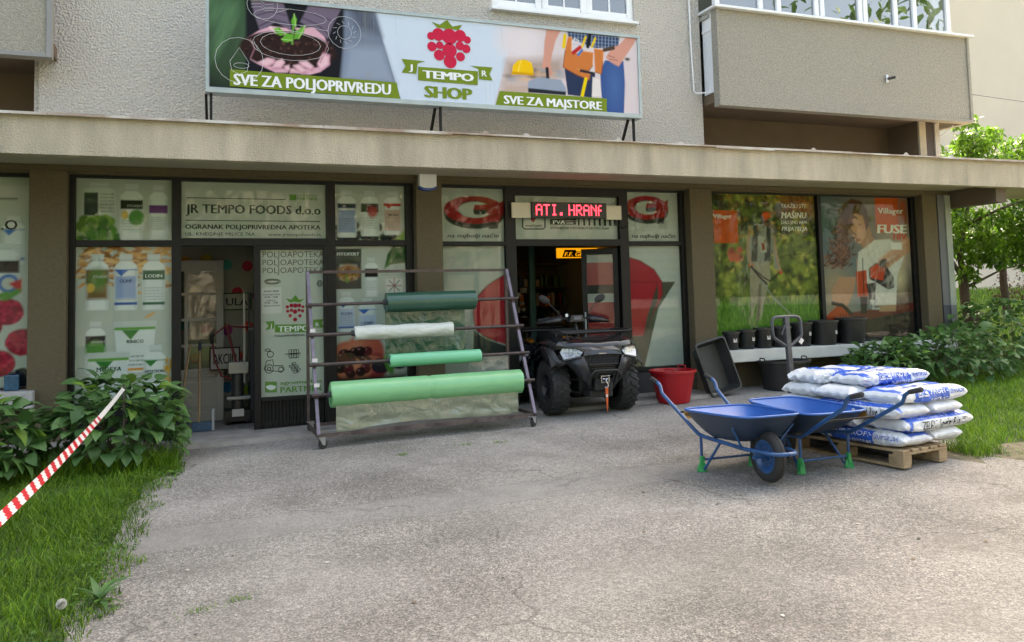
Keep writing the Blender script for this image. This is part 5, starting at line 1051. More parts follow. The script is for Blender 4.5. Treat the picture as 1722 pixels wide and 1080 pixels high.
# ---------------------------------------------------------------- wheelbarrows
M_blue = mat('blue_enamel', (.014, .075, .21), .36, var=.3, vscale=11, coat=.2, detail=7); M_blue2 = mat('blue_tray', (.022, .12, .40), .34, var=.16, vscale=6, coat=.2, bump=.18, bscale=4, detail=9); M_grey_tray = mat('tray_underside', (.022, .038, .07), .38, var=.12)
M_grip = mat('rubber_grip', (.03, .03, .03), .7); M_bag = mat('green_bag', (.005, .27, .07), .35, bump=.5, bscale=40)
def barrow(loc, rot, label):
    T_ = thing('wheelbarrow', label, 'wheelbarrow', loc, rot, 'blue wheelbarrows in front of the shop')
    P = lambda n_, q, **k: q.build(n_, T_, world=False, **k)
    R_ = .2; wx = .545
    Wm = Matrix.Translation((wx, 0, R_)) @ Matrix.Rotation(PI / 2, 4, 'X')
    q = MB(); q.lathe([(.128, -.032), (.15, -.042), (.178, -.042), (.194, -.028), (.2, -.010), (.198, 0), (.2, .010), (.194, .028), (.178, .042), (.15, .042), (.128, .032)], M_blackr, 40, Wm)
    wh = P('wheel', q, smooth=True)
    for s in (-.0215, -.0, .0215):
        q = MB(); q.lathe([(.1985, s - .004), (.2025, s - .003), (.2025, s + .003), (.1985, s + .004)], M_blackr, 40, Wm); 
        if s == 0: o = P('tyre_rib', q, smooth=True); o.parent = wh
    q = MB(); q.lathe([(.02, -.035), (.03, -.035), (.034, -.012), (.085, -.006), (.105, -.026), (.13, -.034), (.134, -.03), (.108, 0), (.134, .03), (.13, .034), (.105, .026), (.085, .006), (.034, .012), (.03, .035), (.02, .035)], M_blue, 36, Wm)
    for k in range(8):
        a = k * PI / 4; q.lathe([(0, .0125), (.008, .0125), (.008, .013)], M_black, 8, Wm @ Matrix.Translation((.062 * math.cos(a), .062 * math.sin(a), 0)))
    o = P('rim', q, smooth=True, auto=35); o.parent = wh
    q = MB(); q.tube([(wx, -.14, R_), (wx, .14, R_)], .012, M_blue, n=10); o = P('axle', q); o.parent = wh
    # main frame: two handles running down and joining in front of the wheel
    for s in (-1, 1):
        pts = [(-.76, s * .29, .715), (-.67, s * .29, .69), (-.63, s * .29, .665), (-.60, s * .29, .60), (-.12, s * .255, .335), (-.06, s * .25, .305), (.0, s * .245, .295), (.45, s * .155, .255), (.72, s * .115, .255), (.79, s * .075, .255), (.80, 0, .255)]
        q = MB(); q.tube(pts, .0165, M_blue, n=12); P('frame_tube', q, smooth=True, auto=50)
        q = MB(); q.tube([(-.80, s * .29, .722), (-.79, s * .29, .72), (-.68, s * .29, .692)], [.014, .0205, .0195], M_grip, n=14); P('grip', q, smooth=True, auto=40)
        q = MB(); q.tube([(-.03, s * .25, .295), (-.03, s * .25, .02)], .0125, M_blue, n=10); P('leg', q, smooth=True, auto=40)
        q = MB(); q.tube([(.20, s * .205, .275), (-.0, s * .245, .02), (-.03, s * .25, .015)], .0115, M_blue, n=10); P('leg_brace', q, smooth=True, auto=50)
        q = MB(); q.box(wx - .02, wx + .02, s * .12 - .004, s * .12 + .004, R_ - .02, .26, M_blue); P('axle_bracket', q)
        q = MB(); q.tube([(.44, s * .165, .26), (.50, s * .285, .43)], .009, M_blue, n=8); P('tray_stay', q)
        q = MB(); q.lathe([(.012, .13), (.02, .12), (.022, .08), (.034, .03), (.04, .0), (.0, -.002)], M_bag, 9, Matrix.Translation((-.028, s * .25, 0)) @ Matrix.Rotation(s * .4, 4, 'Z')); 
        for i, v in enumerate(q.v): q.v[i] = (v[0] + .006 * math.sin(v[2] * 90 + i), v[1] + .006 * math.cos(i * 2.3), v[2])
        P('foot_bag', q)
    q = MB(); q.tube([(-.02, -.25, .10), (-.02, .25, .10)], .010, M_blue, n=8); P('cross_bar', q)
    q = MB(); q.box(-.34, -.31, -.27, .27, .455, .467, M_frame); P('cross_bar', q); q = MB(); q.box(.12, .15, -.22, .22, .296, .306, M_frame); P('cross_bar', q)
    def loop(cx, a, b, z, dz=0, n=44, p=.42):
        o = []
        for j in range(n):
            t = 2 * PI * j / n; cs, sn = math.cos(t), math.sin(t); x = cx + a * math.copysign(abs(cs) ** p, cs); wd = 1 - .10 * (x - cx) / a
            o.append((x, b * wd * math.copysign(abs(sn) ** p, sn), z + dz * (x - cx)))
        return o
    q = MB(); L_ = [(.25, .17, .19, .308, 0, .5), (.24, .20, .215, .312, 0, .5), (.235, .28, .245, .355, .02, .47), (.225, .38, .285, .435, .03, .44), (.215, .455, .315, .515, .03, .40)]
    q.grid([loop(l[0], l[1], l[2], l[3], l[4], p=l[5]) for l in L_], M_blue2, closeu=True); q.add(loop(*L_[0][:5], p=.5), [tuple(range(44))], M_blue2)
    o_ = [loop(l[0], l[1] + .004, l[2] + .004, l[3] - .003, l[4], p=l[5]) for l in L_]; q.grid(o_, M_grey_tray, closeu=True); q.add(o_[0], [tuple(range(44))], M_grey_tray)
    tr = P('tray', q, smooth=True, auto=50)
    q = MB(); q.tube(loop(.215, .457, .317, .516, .03, p=.40), .0095, M_blue2, n=8, closed=True); o = P('tray_rim', q, smooth=True); o.parent = tr
    for s in (-1,):
        q = MB(); q.add([(-.145 + .062 * math.cos(2 * PI * k / 18), s * (.298 + .012 * math.sin(2 * PI * k / 18)) , .462 + .034 * math.sin(2 * PI * k / 18)) for k in range(18)], [tuple(range(18))], mat('gold_label', (.55, .27, .06), .4, metal=.3, var=.5, vscale=60)); 
        for k in range(7): q.add([(-.185 + k * .014 + a, s * (.3015 + (z_ - .462) * .35), z_) for a, z_ in ((0, .452), (.007, .452), (.009, .474), (.002, .474))], [(0, 1, 2, 3)], ink('#3a1c0c', 'lbl'))
        o = P('maker_label', q); o.parent = tr
        q = MB(); q.box(-.07, -.04, s * .301, s * .3045, .47, .495, mat('price_sticker', (.66, .62, .60), .6)); o = P('price_sticker', q); o.parent = tr
    return T_
b1 = barrow((4.24, 6.05, float(GH(4.24, 6.05))), rad(-92), 'blue wheelbarrow with its wheel towards the camera and handles towards the shop')
b2 = barrow((4.89, 5.66, float(GH(4.90, 5.66))), rad(90), 'blue wheelbarrow beside the bag stack with its handles towards the camera')
# ---------------------------------------------------------------- pallet with bags of substrate
PX, PY, PA = 5.42, 5.32, rad(8); PG = float(GH(5.6, 5.9)) + .0
M_wood = mat('pallet_wood', (.40, .29, .17), .85, var=.2, vscale=9, bump=.4, bscale=30, detail=8, col2=(.26, .18, .10))
PL = thing('pallet', 'raw wooden pallet under the stacked substrate bags', 'pallet', (PX, PY, PG), PA)
def board(x0, x1, y0, y1, z0, z1, n='deck_board'):
    q = MB(); q.box(x0, x1, y0, y1, z0 + random.uniform(-.001, .001), z1 + random.uniform(-.001, .001), M_wood); return q.build(n, PL, world=False, bevel=.003, seg=1)
for i in range(5): board(.0 + i * .121, .0 + i * .121 + .092, 0, 1.2, .124, .144)
for y in (0.0, .55, 1.10): board(0, .58, y, y + .1, .102, .122, 'cross_board')
for x in (0, .47):
    for y in (0.0, .53, 1.06): board(x, x + .11, y + .001, y + .14, .021, .101, 'block')
    board(x, x + .10, 0, 1.2, 0, .02, 'bottom_board')
board(.235, .345, .002, .14, .021, .101, 'block') if False else None
M_bagp = mat('bag_print', attr=True, rough=.32, spec=.5, coat=.35, bump=.5, bscale=26, bdist=.01)
BL_ = np.array(srgb('#1a5cc6')); WH_ = np.array((.68, .71, .75)); NV = ink('#0a0c10', 'bagblack'); BW = ink('#e6e8ec', 'bagwhite'); BB = ink('#1a5cc6', 'bagblue')
def bag(label, s, l, z, along, side, seed, crinkle=1.0, L_=.90, W_=.43, H_=.150, tilt=0):
    T_ = thing('substrate_bag', label, 'bag', (0, 0, 0), 0, 'bags stacked on the pallet')
    ca, sa = math.cos(PA), math.sin(PA); T_.location = (PX + ca * s - sa * l, PY + sa * s + ca * l, PG + z); T_.rotation_euler = (0, tilt, PA + (0 if along == 'S' else -PI / 2) + random.uniform(-.035, .035))
    nu, nv = 90, 56; k1, k2 = .55, .62
    def surf(u, ph, off=0):
        c_, s_ = math.cos(ph), math.sin(ph); au = abs(u)
        wf = 1 - .05 * au ** 3 - .06 * au ** 14; hf = max(.16, (1 - au ** 9) ** .6)
        y = W_ / 2 * wf * math.copysign(abs(c_) ** k1, c_); zz = H_ / 2 * hf * math.copysign(abs(s_) ** k2, s_)
        ridge = mnoise.noise(Vector((u * 3.1 + seed, y * 9, s_ + seed * 2))) * .010 + abs(mnoise.noise(Vector((u * 9 + seed, y * 16, s_ * 2)))) * -.019 * crinkle
        ridge += mnoise.noise(Vector((u * 2, y * 4, seed))) * .010 - .010 * max(0, 1 - abs(y) / .12) * (s_ > 0)
        edge = .012 * math.sin(y * 60 + seed) * au ** 8 * crinkle
        r_ = 1 + 0; n_ = Vector((0, c_, s_ * 1.4)); n_.normalize(); d = ridge * (.35 + .65 * (1 - au ** 6)) + off
        if s_ < 0: zz *= .86
        return (u * (L_ / 2 - (.018 * (1 - abs(c_)) + .02 * abs(mnoise.noise(Vector((y * 12, seed, u))))) * (au ** 4)) + edge * .3, y + n_.y * d, H_ * .43 + zz + n_.z * d + edge * .5)
    us = [-1 + 2 * i / nu for i in range(nu + 1)]; us = [math.copysign(abs(u) ** .85, u) for u in us]
    rows = []; cols = []
    for u in us:
        r = []
        for j in range(nv):
            ph = 2 * PI * j / nv; r.append(surf(u, ph)); c_, s_ = math.cos(ph), math.sin(ph); y = math.copysign(abs(c_) ** k1, c_); col = WH_; top = s_ > .25
            if side == 'profi':
                if c_ < -.35 and s_ > -.75 and s_ < .80 and -.62 < u < .36: col = BL_
                if top and (.42 < u < .95) and y > -.55 + (u - .5) * .2: col = BL_
                if top and y > .35 and -.9 < u < .3: col = BL_
                if top and -.93 < u < -.82: col = BL_
            elif side == 'zeleni':
                if c_ < -.2 and .42 < s_ < .85 and u > -.86: col = BL_
                if -.90 < u < -.80 and c_ < .2: col = BL_
                if top and .1 < u < .7 and y > -.3: col = BL_
            elif side == 'top':
                if top and (-.55 < u < -.15 or .25 < u < .75) and -.8 < y < .85: col = BL_
                if c_ < -.3 and -.2 < s_ < .6 and -.5 < u < .1: col = BL_
            elif side == 'plain': 
                if top and (-.2 < u < .15): col = BL_
            else:
                if top and (abs(u) < .5) and abs(y) > .5: col = BL_
            cols.append(col * (1 + .04 * mnoise.noise(Vector((u * 5, y * 5, seed)))))
        rows.append(r)
    q = MB(); q.grid(rows, M_bagp, closeu=True); q.add(rows[0], [tuple(range(nv))], M_bagp); q.add(rows[-1], [tuple(range(nv))], M_bagp); cols += cols[:nv] + cols[-nv:]
    ob = q.build('sack', T_, world=False, smooth=True); at = ob.data.color_attributes.new('Col', 'FLOAT_COLOR', 'POINT')
    at.data.foreach_set('color', np.concatenate([np.array(cols), np.ones((len(cols), 1))], 1).astype(np.float32).ravel())
    def ms(X, Z): return surf(X / (L_ / 2), PI - Z * 9.0, .0045)
    def mt(X, Z):                   # X along the bag, Z across the top
        v = max(-.97, min(.97, Z / (W_ / 2))); c_ = math.copysign(abs(v) ** (1 / k1), v); return surf(X / (L_ / 2), math.acos(c_), .003)
    q = MB()
    if side == 'profi':
        text(q, 'PROFI-', (-.09, .006, .15, .060), BW, .012, mapf=ms); text(q, 'SUBSTRAT', (-.10, -.062, .150, -.016), BW, .012, mapf=ms)
        text(q, 'GRAMOFLOR', (.175, .0, .40, .038), BB, .012, mapf=ms); text(q, 'www.gramoflor.com', (.21, -.03, .37, -.018), BB, .0, mapf=ms)
        for a in (-.255, -.175):
            for (x0, x1, z0, z1) in ((a, a + .058, .046, .052), (a, a + .058, .0, .006), (a, a + .006, .0061, .0459), (a + .052, a + .058, .0061, .0459)): q.add([ms(x, z_) for x, z_ in ((x0, z0), (x1, z0), (x1, z1), (x0, z1))], [(0, 1, 2, 3)], BW)
            q.add([ms(a + .03 + .018 * math.cos(k), .026 + .016 * math.sin(k)) for k in (.3, 1.3, 2.4, 3.6, 4.7, 5.6)], [tuple(range(6))], BW)
        text(q, 'PROFI', (-.30, .03, -.02, .10), BB, .02, mapf=mt); text(q, 'LINE', (-.30, -.10, -.10, -.04), BB, .0, mapf=mt)
        for k in range(4):
            a = -.05 + k * .08
            for (x0, x1, z0, z1) in ((a, a + .06, .0, .008), (a, a + .06, -.06, -.052), (a, a + .008, -.0519, -.0001), (a + .052, a + .06, -.0519, -.0001)): q.add([mt(x, z_) for x, z_ in ((x0, z0), (x1, z0), (x1, z1), (x0, z1))], [(0, 1, 2, 3)], BB)
    elif side == 'zeleni':
        text(q, 'ZELENI', (-.28, -.04, -.09, .026), NV, .008, mapf=ms); text(q, 'Superfine Plus', (-.06, -.04, .25, .026), NV, .008, .1, mapf=ms)
        text(q, '20M/T', (.28, .0, .37, .02), NV, -.005, mapf=ms); text(q, '180519', (.28, -.035, .37, -.015), NV, -.005, mapf=ms); text(q, 'PROFI-SUBSTRAT', (-.30, .064, .10, .078), BW, .0, mapf=ms)
        text(q, 'PROFI', (-.1, .02, .2, .09), BW, .02, mapf=mt)
    if q.v: q.build('lettering', T_, world=False)
    return T_
h = .145; d = .117
random.seed(5)
bag('bottom substrate bag on the pallet with white PROFI print on blue facing the barrow', .205, .445, h, 'L', 'profi', 1)
bag('plain white bag end at the bottom of the stack above the pallet corner', .64, .46, h, 'L', 'none', 2, L_=.88)
bag('bottom substrate bag at the rear of the pallet', .40, 1.13, h, 'S', 'none', 3)
bag('substrate bag reading Superfine Plus on the side that faces the lawn, second layer', .54, .21, h + d, 'S', 'zeleni', 4, L_=.98)
bag('second layer substrate bag in the middle of the pallet', .42, .64, h + d, 'S', 'none', 5)
bag('second layer substrate bag at the rear of the pallet', .40, 1.07, h + d, 'S', 'plain', 6)
bag('third layer bag whose Superfine Plus print faces the wheelbarrow', .20, .45, h + 2 * d, 'L', 'zeleni', 7)
bag('third layer bag with plain white end beside the lawn', .64, .45, h + 2 * d, 'L', 'none', 8, .8)
bag('third layer substrate bag at the rear of the pallet', .40, 1.10, h + 2 * d, 'S', 'plain', 9)
bag('fourth layer bag at the front corner with blue PROFI side print', .50, .22, h + 3 * d, 'S', 'profi', 10, L_=.94)
bag('fourth layer substrate bag under the topmost front bag', .40, .66, h + 3 * d, 'S', 'top', 11)
bag('fourth layer substrate bag at the rear of the stack', .42, 1.05, h + 3 * d, 'S', 'top', 12, 1.8)
bag('topmost bag with blue PROFI side print in the middle of the stack', .53, .59, h + 4 * d, 'S', 'profi', 13, 1.5)
bag('topmost crinkled bag at the rear of the stack next to the truck handle', .44, 1.00, h + 4 * d, 'S', 'top', 14, 2.6)

# ---------------------------------------------------------------- hand pallet truck with its forks in the pallet
ca, sa = math.cos(PA), math.sin(PA)
J = thing('pallet_truck', 'dark grey hand pallet truck whose handle rises behind the bags', 'pallet truck', (PX + ca * .50 - sa * 1.42, PY + sa * .50 + ca * 1.42, PG), PA)
M_jk = mat('pallet_truck_paint', (.06, .063, .072), .5, metal=.2, var=.3, vscale=20, detail=6)
for x in (-.19, .19):
    q = MB(); q.prism([(x - .075, .052), (x - .075, .085), (x + .075, .085), (x + .075, .052), (x + .06, .045), (x - .06, .045)], -1.2, -.02, M_jk, 'xz') ; q.build('fork', J, world=False)
q = MB(); q.box(-.26, .26, -.02, .05, .05, .36, M_jk); q.prism([(-.2, .36), (.2, .36), (.09, .46), (-.09, .46)], -.015, .045, M_jk); q.build('mast_plate', J, world=False, bevel=.008)
q = MB(); q.tube([(0, .14, .09), (0, .14, .50)], .045, M_jk, n=16); q.tube([(0, .14, .5), (0, .14, .56)], .028, M_jk, n=12); q.build('hydraulic_pump', J, world=False, smooth=True, auto=40)
for s_ in (-1, 1):
    q = MB(); q.lathe([(.03, -.025), (.085, -.025), (.09, -.018), (.09, .018), (.085, .025), (.03, .025)], M_blackr, 24, Matrix.Translation((s_ * .055, .14, .09)) @ Matrix.Rotation(PI / 2, 4, 'Y'), close=True); q.build('steer_wheel', J, world=False, smooth=True, auto=40)
    q = MB(); q.lathe([(0, -.035), (.038, -.035), (.04, .035), (0, .035)], M_blackr, 16, Matrix.Translation((s_ * .19, -1.05, .042)) @ Matrix.Rotation(PI / 2, 4, 'Y')); q.build('fork_roller', J, world=False)
Mh = Matrix.Translation((0, .18, .34)) @ Matrix.Rotation(rad(-3), 4, 'X')
q = MB(); q.box(-.032, .032, -.018, .018, 0, .88, M_jk, Mh); q.box(-.045, .045, -.024, .024, -.02, .16, M_jk, Mh); q.build('drawbar', J, world=False, bevel=.006)
q = MB(); pts = [(-.0, .885), (-.14, .883), (-.185, .868), (-.205, .83), (-.205, .70), (-.19, .67), (-.02, .575), (.02, .575), (.19, .67), (.205, .70), (.205, .83), (.185, .868), (.14, .883)]
q.tube([Mh @ Vector((x, 0, z)) for x, z in pts], .017, M_jk, n=10, closed=True); q.build('handle_loop', J, world=False, smooth=True)
q = MB(); q.tube([Mh @ Vector((-.09, -.01, .70)), Mh @ Vector((-.03, -.01, .80))], .009, M_jk, n=8); q.build('lever', J, world=False)
q = MB(); q.prism([(.13, .62), (.175, .66), (.21, .63), (.165, .59)], -.024, -.022, mat('price_sticker', (.66, .62, .60), .6), T=Mh); q.build('sticker', J, world=False)

# ---------------------------------------------------------------- quad bike
A = thing('quad_bike', 'black four wheeled quad bike with orange winch strap in the doorway', 'quad bike', (4.47, 9.27, .045), rad(-2.5))
A.scale = (1.05, 1.05, 1.05)
PA_ = lambda n_, q, **k: q.build(n_, A, world=False, **k)
M_ab = mat('quad_body_black', (.012, .012, .014), .22, var=.15, coat=.5); M_as = mat('quad_satin_grey', (.022, .023, .026), .38); M_am = mat('quad_matt_black', (.014, .014, .014), .6); M_chr = mat('bright_metal', (.5, .5, .52), .25, metal=1)
def tyre(x, y, r, wd, name='wheel'):
    Wm = Matrix.Translation((x, y, r)) @ Matrix.Rotation(PI / 2, 4, 'Y'); h_ = wd / 2
    q = MB(); q.lathe([(r * .50, -h_ * .7), (r * .56, -h_ * .86), (r * .78, -h_ * .98), (r * .92, -h_ * .86), (r * .955, -h_ * .5), (r * .965, 0), (r * .955, h_ * .5), (r * .92, h_ * .86), (r * .78, h_ * .98), (r * .56, h_ * .86), (r * .50, h_ * .7)], M_blackr, 40, Wm)
    for k in range(22):
        a = 2 * PI * k / 22
        for s_ in (-1, 1):
            for (u0, u1, b0, b1, rr) in ((.02, .55, .0, .10, 1.0), (.58, .98, .12, .17, .985)):
                vs = []
                for (u, da) in ((u0, b0), (u1, b1), (u1, b1 + .11), (u0, b0 + .11)):
                    for ro in (.93, rr if u < .6 else .965): 
                        aa = a + da + (0 if s_ > 0 else .14); drop = .0 if u < .6 else .02
                        vs.append(Wm @ Vector((r * (ro - drop) * math.cos(aa), r * (ro - drop) * math.sin(aa), s_ * u * h_)))
                q.add(vs, [(1, 3, 5, 7), (0, 1, 3, 2), (2, 3, 5, 4), (4, 5, 7, 6), (6, 7, 1, 0)], M_blackr)
    w_ = PA_(name, q, smooth=True, auto=30)
    q = MB(); s_ = -1 if x < 0 else 1; q.lathe([(0, .02 * s_), (.05, .03 * s_), (.06, h_ * .3 * s_), (r * .40, h_ * .25 * s_), (r * .46, h_ * .72 * s_), (r * .51, h_ * .72 * s_)], M_as, 28, Wm)
    for k in range(8):
        a = 2 * PI * k / 8; q.box(.06, r * .45, -.012, .012, h_ * .25 * s_, h_ * .5 * s_, M_am, Wm @ Matrix.Rotation(a, 4, 'Z'))
    for k in range(5): a = 2 * PI * k / 5; q.lathe([(0, h_ * .42 * s_), (.010, h_ * .42 * s_), (.010, h_ * .2 * s_)], M_chr, 8, Wm @ Matrix.Translation((.036 * math.cos(a), .036 * math.sin(a), 0)))
    o = PA_('rim', q, smooth=True, auto=35); o.parent = w_
    return w_
for s_ in (-1, 1):
    tyre(s_ * .425, 0, .32, .22); tyre(s_ * .45, 1.28, .325, .28)
def mirror(rows):                  # half rows -> full rows (x from -half to +half)
    return [[(-p[0], p[1], p[2]) for p in reversed(r[1:])] + r for r in rows]
q = MB(); q.grid(mirror([[(0, -.44, .775), (.14, -.44, .785), (.27, -.42, .775), (.40, -.36, .775), (.50, -.26, .745)], [(0, -.34, .835), (.14, -.34, .845), (.28, -.33, .85), (.43, -.28, .845), (.545, -.18, .80)],
    [(0, -.1, .875), (.13, -.1, .875), (.28, -.1, .895), (.45, -.06, .885), (.575, .0, .83)], [(0, .15, .89), (.12, .15, .89), (.26, .15, .89), (.42, .17, .85), (.575, .2, .77)], [(0, .32, .88), (.11, .32, .86), (.2, .34, .79), (.36, .38, .70), (.56, .40, .60)]]), M_ab); PA_('hood', q, smooth=True, auto=30, solid=.012)
for s_ in (-1, 1):
    q = MB(); rows = []
    for k in range(9):
        a = rad(-38 + k * 20); yy = -math.cos(a + PI / 2 - rad(90)) ; 
        a = rad(122 - k * 11); y_, z_ = .40 * math.cos(a) * 1.0, .325 + .40 * math.sin(a) * 1.18
        rows.append([(s_ * (.40), -y_ * -1 * -1, z_ + .015), (s_ * .50, -y_ * -1 * -1, z_ + .01), (s_ * .555, -y_ * -1 * -1, z_ - .02), (s_ * .56, -y_ * -1 * -1, z_ - .05)])
    q.grid(rows, M_am); PA_('fender', q, smooth=True, auto=40, solid=.012)
    q = MB(); rows = []
    for k in range(9):
        a = rad(160 - k * 17); y_, z_ = 1.28 - .42 * math.cos(a), .325 + .40 * math.sin(a) * 1.15; rows.append([(s_ * .24, y_, z_ + .05), (s_ * .45, y_, z_ + .03), (s_ * .60, y_, z_ - .02), (s_ * .61, y_, z_ - .06)])
    q.grid(rows, M_ab); PA_('fender', q, smooth=True, auto=40, solid=.012)
    # headlight
    q = MB(); q.add([(s_ * .235, -.475, .735), (s_ * .27, -.480, .690), (s_ * .445, -.415, .655), (s_ * .465, -.36, .735), (s_ * .44, -.37, .775), (s_ * .30, -.45, .765)], [(0, 1, 2, 3, 4, 5)], mat('headlight_glass', (.36, .39, .42), .12, spec=.9, coat=1, col2=(.10, .11, .12), vscale=38, detail=1)); hl = PA_('headlight', q, solid=.008)
    q = MB(); q.tube([(s_ * .23, -.479, .74), (s_ * .29, -.462, .776), (s_ * .45, -.372, .786)], .009, M_as, n=6); q.tube([(s_ * .26, -.487, .68), (s_ * .44, -.425, .642), (s_ * .48, -.36, .70)], .010, M_as, n=6); o = PA_('headlight_bezel', q, smooth=True); o.parent = hl
    q = MB(); q.grid([[(s_ * .50, -.26, .745), (s_ * .475, -.36, .65), (s_ * .40, -.43, .625)], [(s_ * .545, -.18, .79), (s_ * .555, -.24, .66), (s_ * .47, -.34, .56)], [(s_ * .56, -.02, .80), (s_ * .57, -.06, .70), (s_ * .555, -.12, .63)]], M_as); PA_('corner_panel', q, smooth=True, solid=.012)
    q = MB(); q.grid([[(s_ * .235, -.485, .69), (s_ * .30, -.47, .66), (s_ * .43, -.41, .63)], [(s_ * .20, -.505, .60), (s_ * .26, -.48, .56), (s_ * .34, -.42, .54)], [(s_ * .15, -.50, .45), (s_ * .20, -.475, .42), (s_ * .24, -.42, .42)], [(s_ * .12, -.44, .33), (s_ * .15, -.42, .32), (s_ * .17, -.38, .34)]], M_as); PA_('fascia_side', q, smooth=True, auto=25, solid=.014)
    # steering and suspension
    q = MB()
    for (z0, z1) in ((.24, .30), (.40, .40)): q.tube([(s_ * .12, -.12, z0), (s_ * .40, 0, z1)], .014, M_am); q.tube([(s_ * .12, .14, z0), (s_ * .40, 0, z1)], .014, M_am)
    PA_('suspension_arm', q)
    q = MB(); q.tube([(s_ * .16, -.02, .68), (s_ * .32, -.02, .33)], .014, M_am); 
    for k in range(9): t = .1 + k * .085; cx, cz = s_ * (.16 + .16 * t), .68 - .35 * t; q.lathe([(.034, -.006), (.040, 0), (.034, .006)], M_as, 14, Matrix.Translation((cx, -.02, cz)) @ Matrix.Rotation(-s_ * .43, 4, 'Y'))
    PA_('shock_absorber', q)
    # handlebar side
    q = MB(); q.tube([(s_ * .04, .30, 1.04), (s_ * .14, .31, 1.09), (s_ * .26, .36, 1.10), (s_ * .42, .42, 1.075)], .012, M_am, n=10); hb = PA_('handlebar', q, smooth=True)
    q = MB(); q.tube([(s_ * .30, .375, 1.095), (s_ * .43, .425, 1.073)], .018, M_blackr, n=12); o = PA_('grip', q, smooth=True, auto=50); o.parent = hb
    q = MB(); rows = []
    for k in range(7):
        t = k / 6; x = .17 + .31 * t; rows.append([(s_ * x, .30 - .06 * math.sin(t * 2.6) + .10 * t ** 3, 1.135 - .05 * t - .03 * t * t), (s_ * x, .255 - .07 * math.sin(t * 2.6) + .13 * t ** 3, 1.09 - .05 * t), (s_ * x, .28 - .07 * math.sin(t * 2.6) + .13 * t ** 3, 1.035 + .0 * t)])
    q.grid(rows, M_as); o = PA_('hand_guard', q, smooth=True, solid=.008); 
    q = MB(); q.tube([(s_ * .17, .33, 1.10), (s_ * .20, .33, 1.16), (s_ * .30, .35, 1.27), (s_ * .33, .355, 1.30)], [.008, .006, .006, .008], M_am, n=8); mr = PA_('mirror', q, smooth=True)
    q = MB(); q.lathe([(0, -.012), (.05, -.010), (.062, .0), (.055, .010), (0, .012)], M_am, 18, Matrix.Translation((s_ * .365, .36, 1.325)) @ Matrix.Rotation(-.5 * s_, 4, 'Y') @ Matrix.Diagonal((1.25, .5, .75, 1)) @ Matrix.Rotation(PI / 2, 4, 'X')); o = PA_('mirror_head', q, smooth=True); o.parent = mr
q = MB(); q.grid(mirror([[(0, -.475, .745), (.12, -.475, .745), (.225, -.475, .735)], [(0, -.49, .70), (.12, -.49, .70), (.235, -.485, .69)]]), M_ab); q.grid(mirror([[(0, -.44, .775), (.14, -.44, .785), (.27, -.42, .775)], [(0, -.475, .745), (.12, -.475, .745), (.225, -.475, .735)]]), M_ab); PA_('nose_panel', q, solid=.01)
q = MB(); q.grid(mirror([[(0, -.455, .70), (.22, -.455, .69)], [(0, -.465, .58), (.19, -.465, .58)], [(0, -.44, .46), (.14, -.44, .46)]]), M_am); PA_('grille_back', q)
q = MB()
for i in range(9):
    for j in range(3):
        cx, cz = -.16 + i * .04 + (j % 2) * .02, .665 - j * .032; q.tube([(cx + .018 * math.cos(k * PI / 3), -.478, cz + .018 * math.sin(k * PI / 3)) for k in range(6)], .003, M_as, n=4, closed=True)
for z in (.57, .545, .52, .495): q.box(-.15 + (.57 - z) * .4, .15 - (.57 - z) * .4, -.478, -.47, z - .004, z + .004, M_as)
PA_('grille', q, kind='stuff')
q = MB(); q.box(-.18, .18, -.500, -.478, .585, .60, M_as); [q.box(-.045 + k * .023, -.028 + k * .023, -.494, -.490, .702, .714, M_chr) for k in range(4)]; PA_('badge', q)
q = MB(); q.tube([(-.19, -.47, .42), (-.18, -.545, .47), (-.13, -.56, .525), (.13, -.56, .525), (.18, -.545, .47), (.19, -.47, .42)], .015, M_am, n=10); q.tube([(-.10, -.50, .40), (-.115, -.558, .51)], .010, M_am); q.tube([(.10, -.50, .40), (.115, -.558, .51)], .010, M_am); PA_('bumper_bar', q, smooth=True, auto=50)
q = MB(); q.box(-.11, .11, -.50, -.40, .30, .43, M_am); q.box(-.14, .14, -.42, -.2, .22, .30, M_am); PA_('skid_plate', q, bevel=.015)
q = MB(); q.box(-.055, .055, -.535, -.502, .385, .40, M_chr); q.box(-.055, .055, -.535, -.502, .455, .47, M_chr); q.tube([(-.045, -.525, .40), (-.045, -.525, .455)], .008, M_chr); q.tube([(.045, -.525, .40), (.045, -.525, .455)], .008, M_chr); q.tube([(-.03, -.52, .428), (.03, -.52, .428)], .012, M_chr); PA_('winch_fairlead', q)
q = MB(); q.tube([(.0, -.545, .44), (.0, -.555, .40), (.018, -.555, .375), (.022, -.555, .35), (.0, -.555, .33), (-.02, -.555, .345)], .008, M_chr, n=8); PA_('winch_hook', q, smooth=True)
q = MB(); q.prism([(-.018, .34), (.018, .34), (.012, .20), (.004, .10), (.001, .06), (-.006, .10), (-.013, .20)], -.562, -.558, mat('orange_strap', (.62, .10, .02), .6)); q.box(-.013, .011, -.5645, -.5625, .235, .262, mat('price_sticker', (.66, .62, .60), .6)); PA_('winch_strap', q)
q = MB()
for y in (-.34, -.20, -.06, .08): q.tube([(-.38, y, .935), (.38, y, .935)], .009, M_am, n=8)
q.tube([(-.38, -.36, .945), (-.43, -.33, .96), (-.43, .06, .96), (-.36, .14, .945), (.36, .14, .945), (.43, .06, .96), (.43, -.33, .96), (.38, -.36, .945)], .013, M_am, n=8, closed=True)
for s_ in (-1, 1):
    for y in (-.28, .05): q.tube([(s_ * .33, y, .86), (s_ * .36, y, .945)], .010, M_am, n=8)
PA_('front_rack', q, smooth=True, auto=50)
q = MB()
for x in (-.3, -.15, 0, .15, .3): q.tube([(x, 1.15, .93), (x, 1.65, .93)], .009, M_am, n=8)
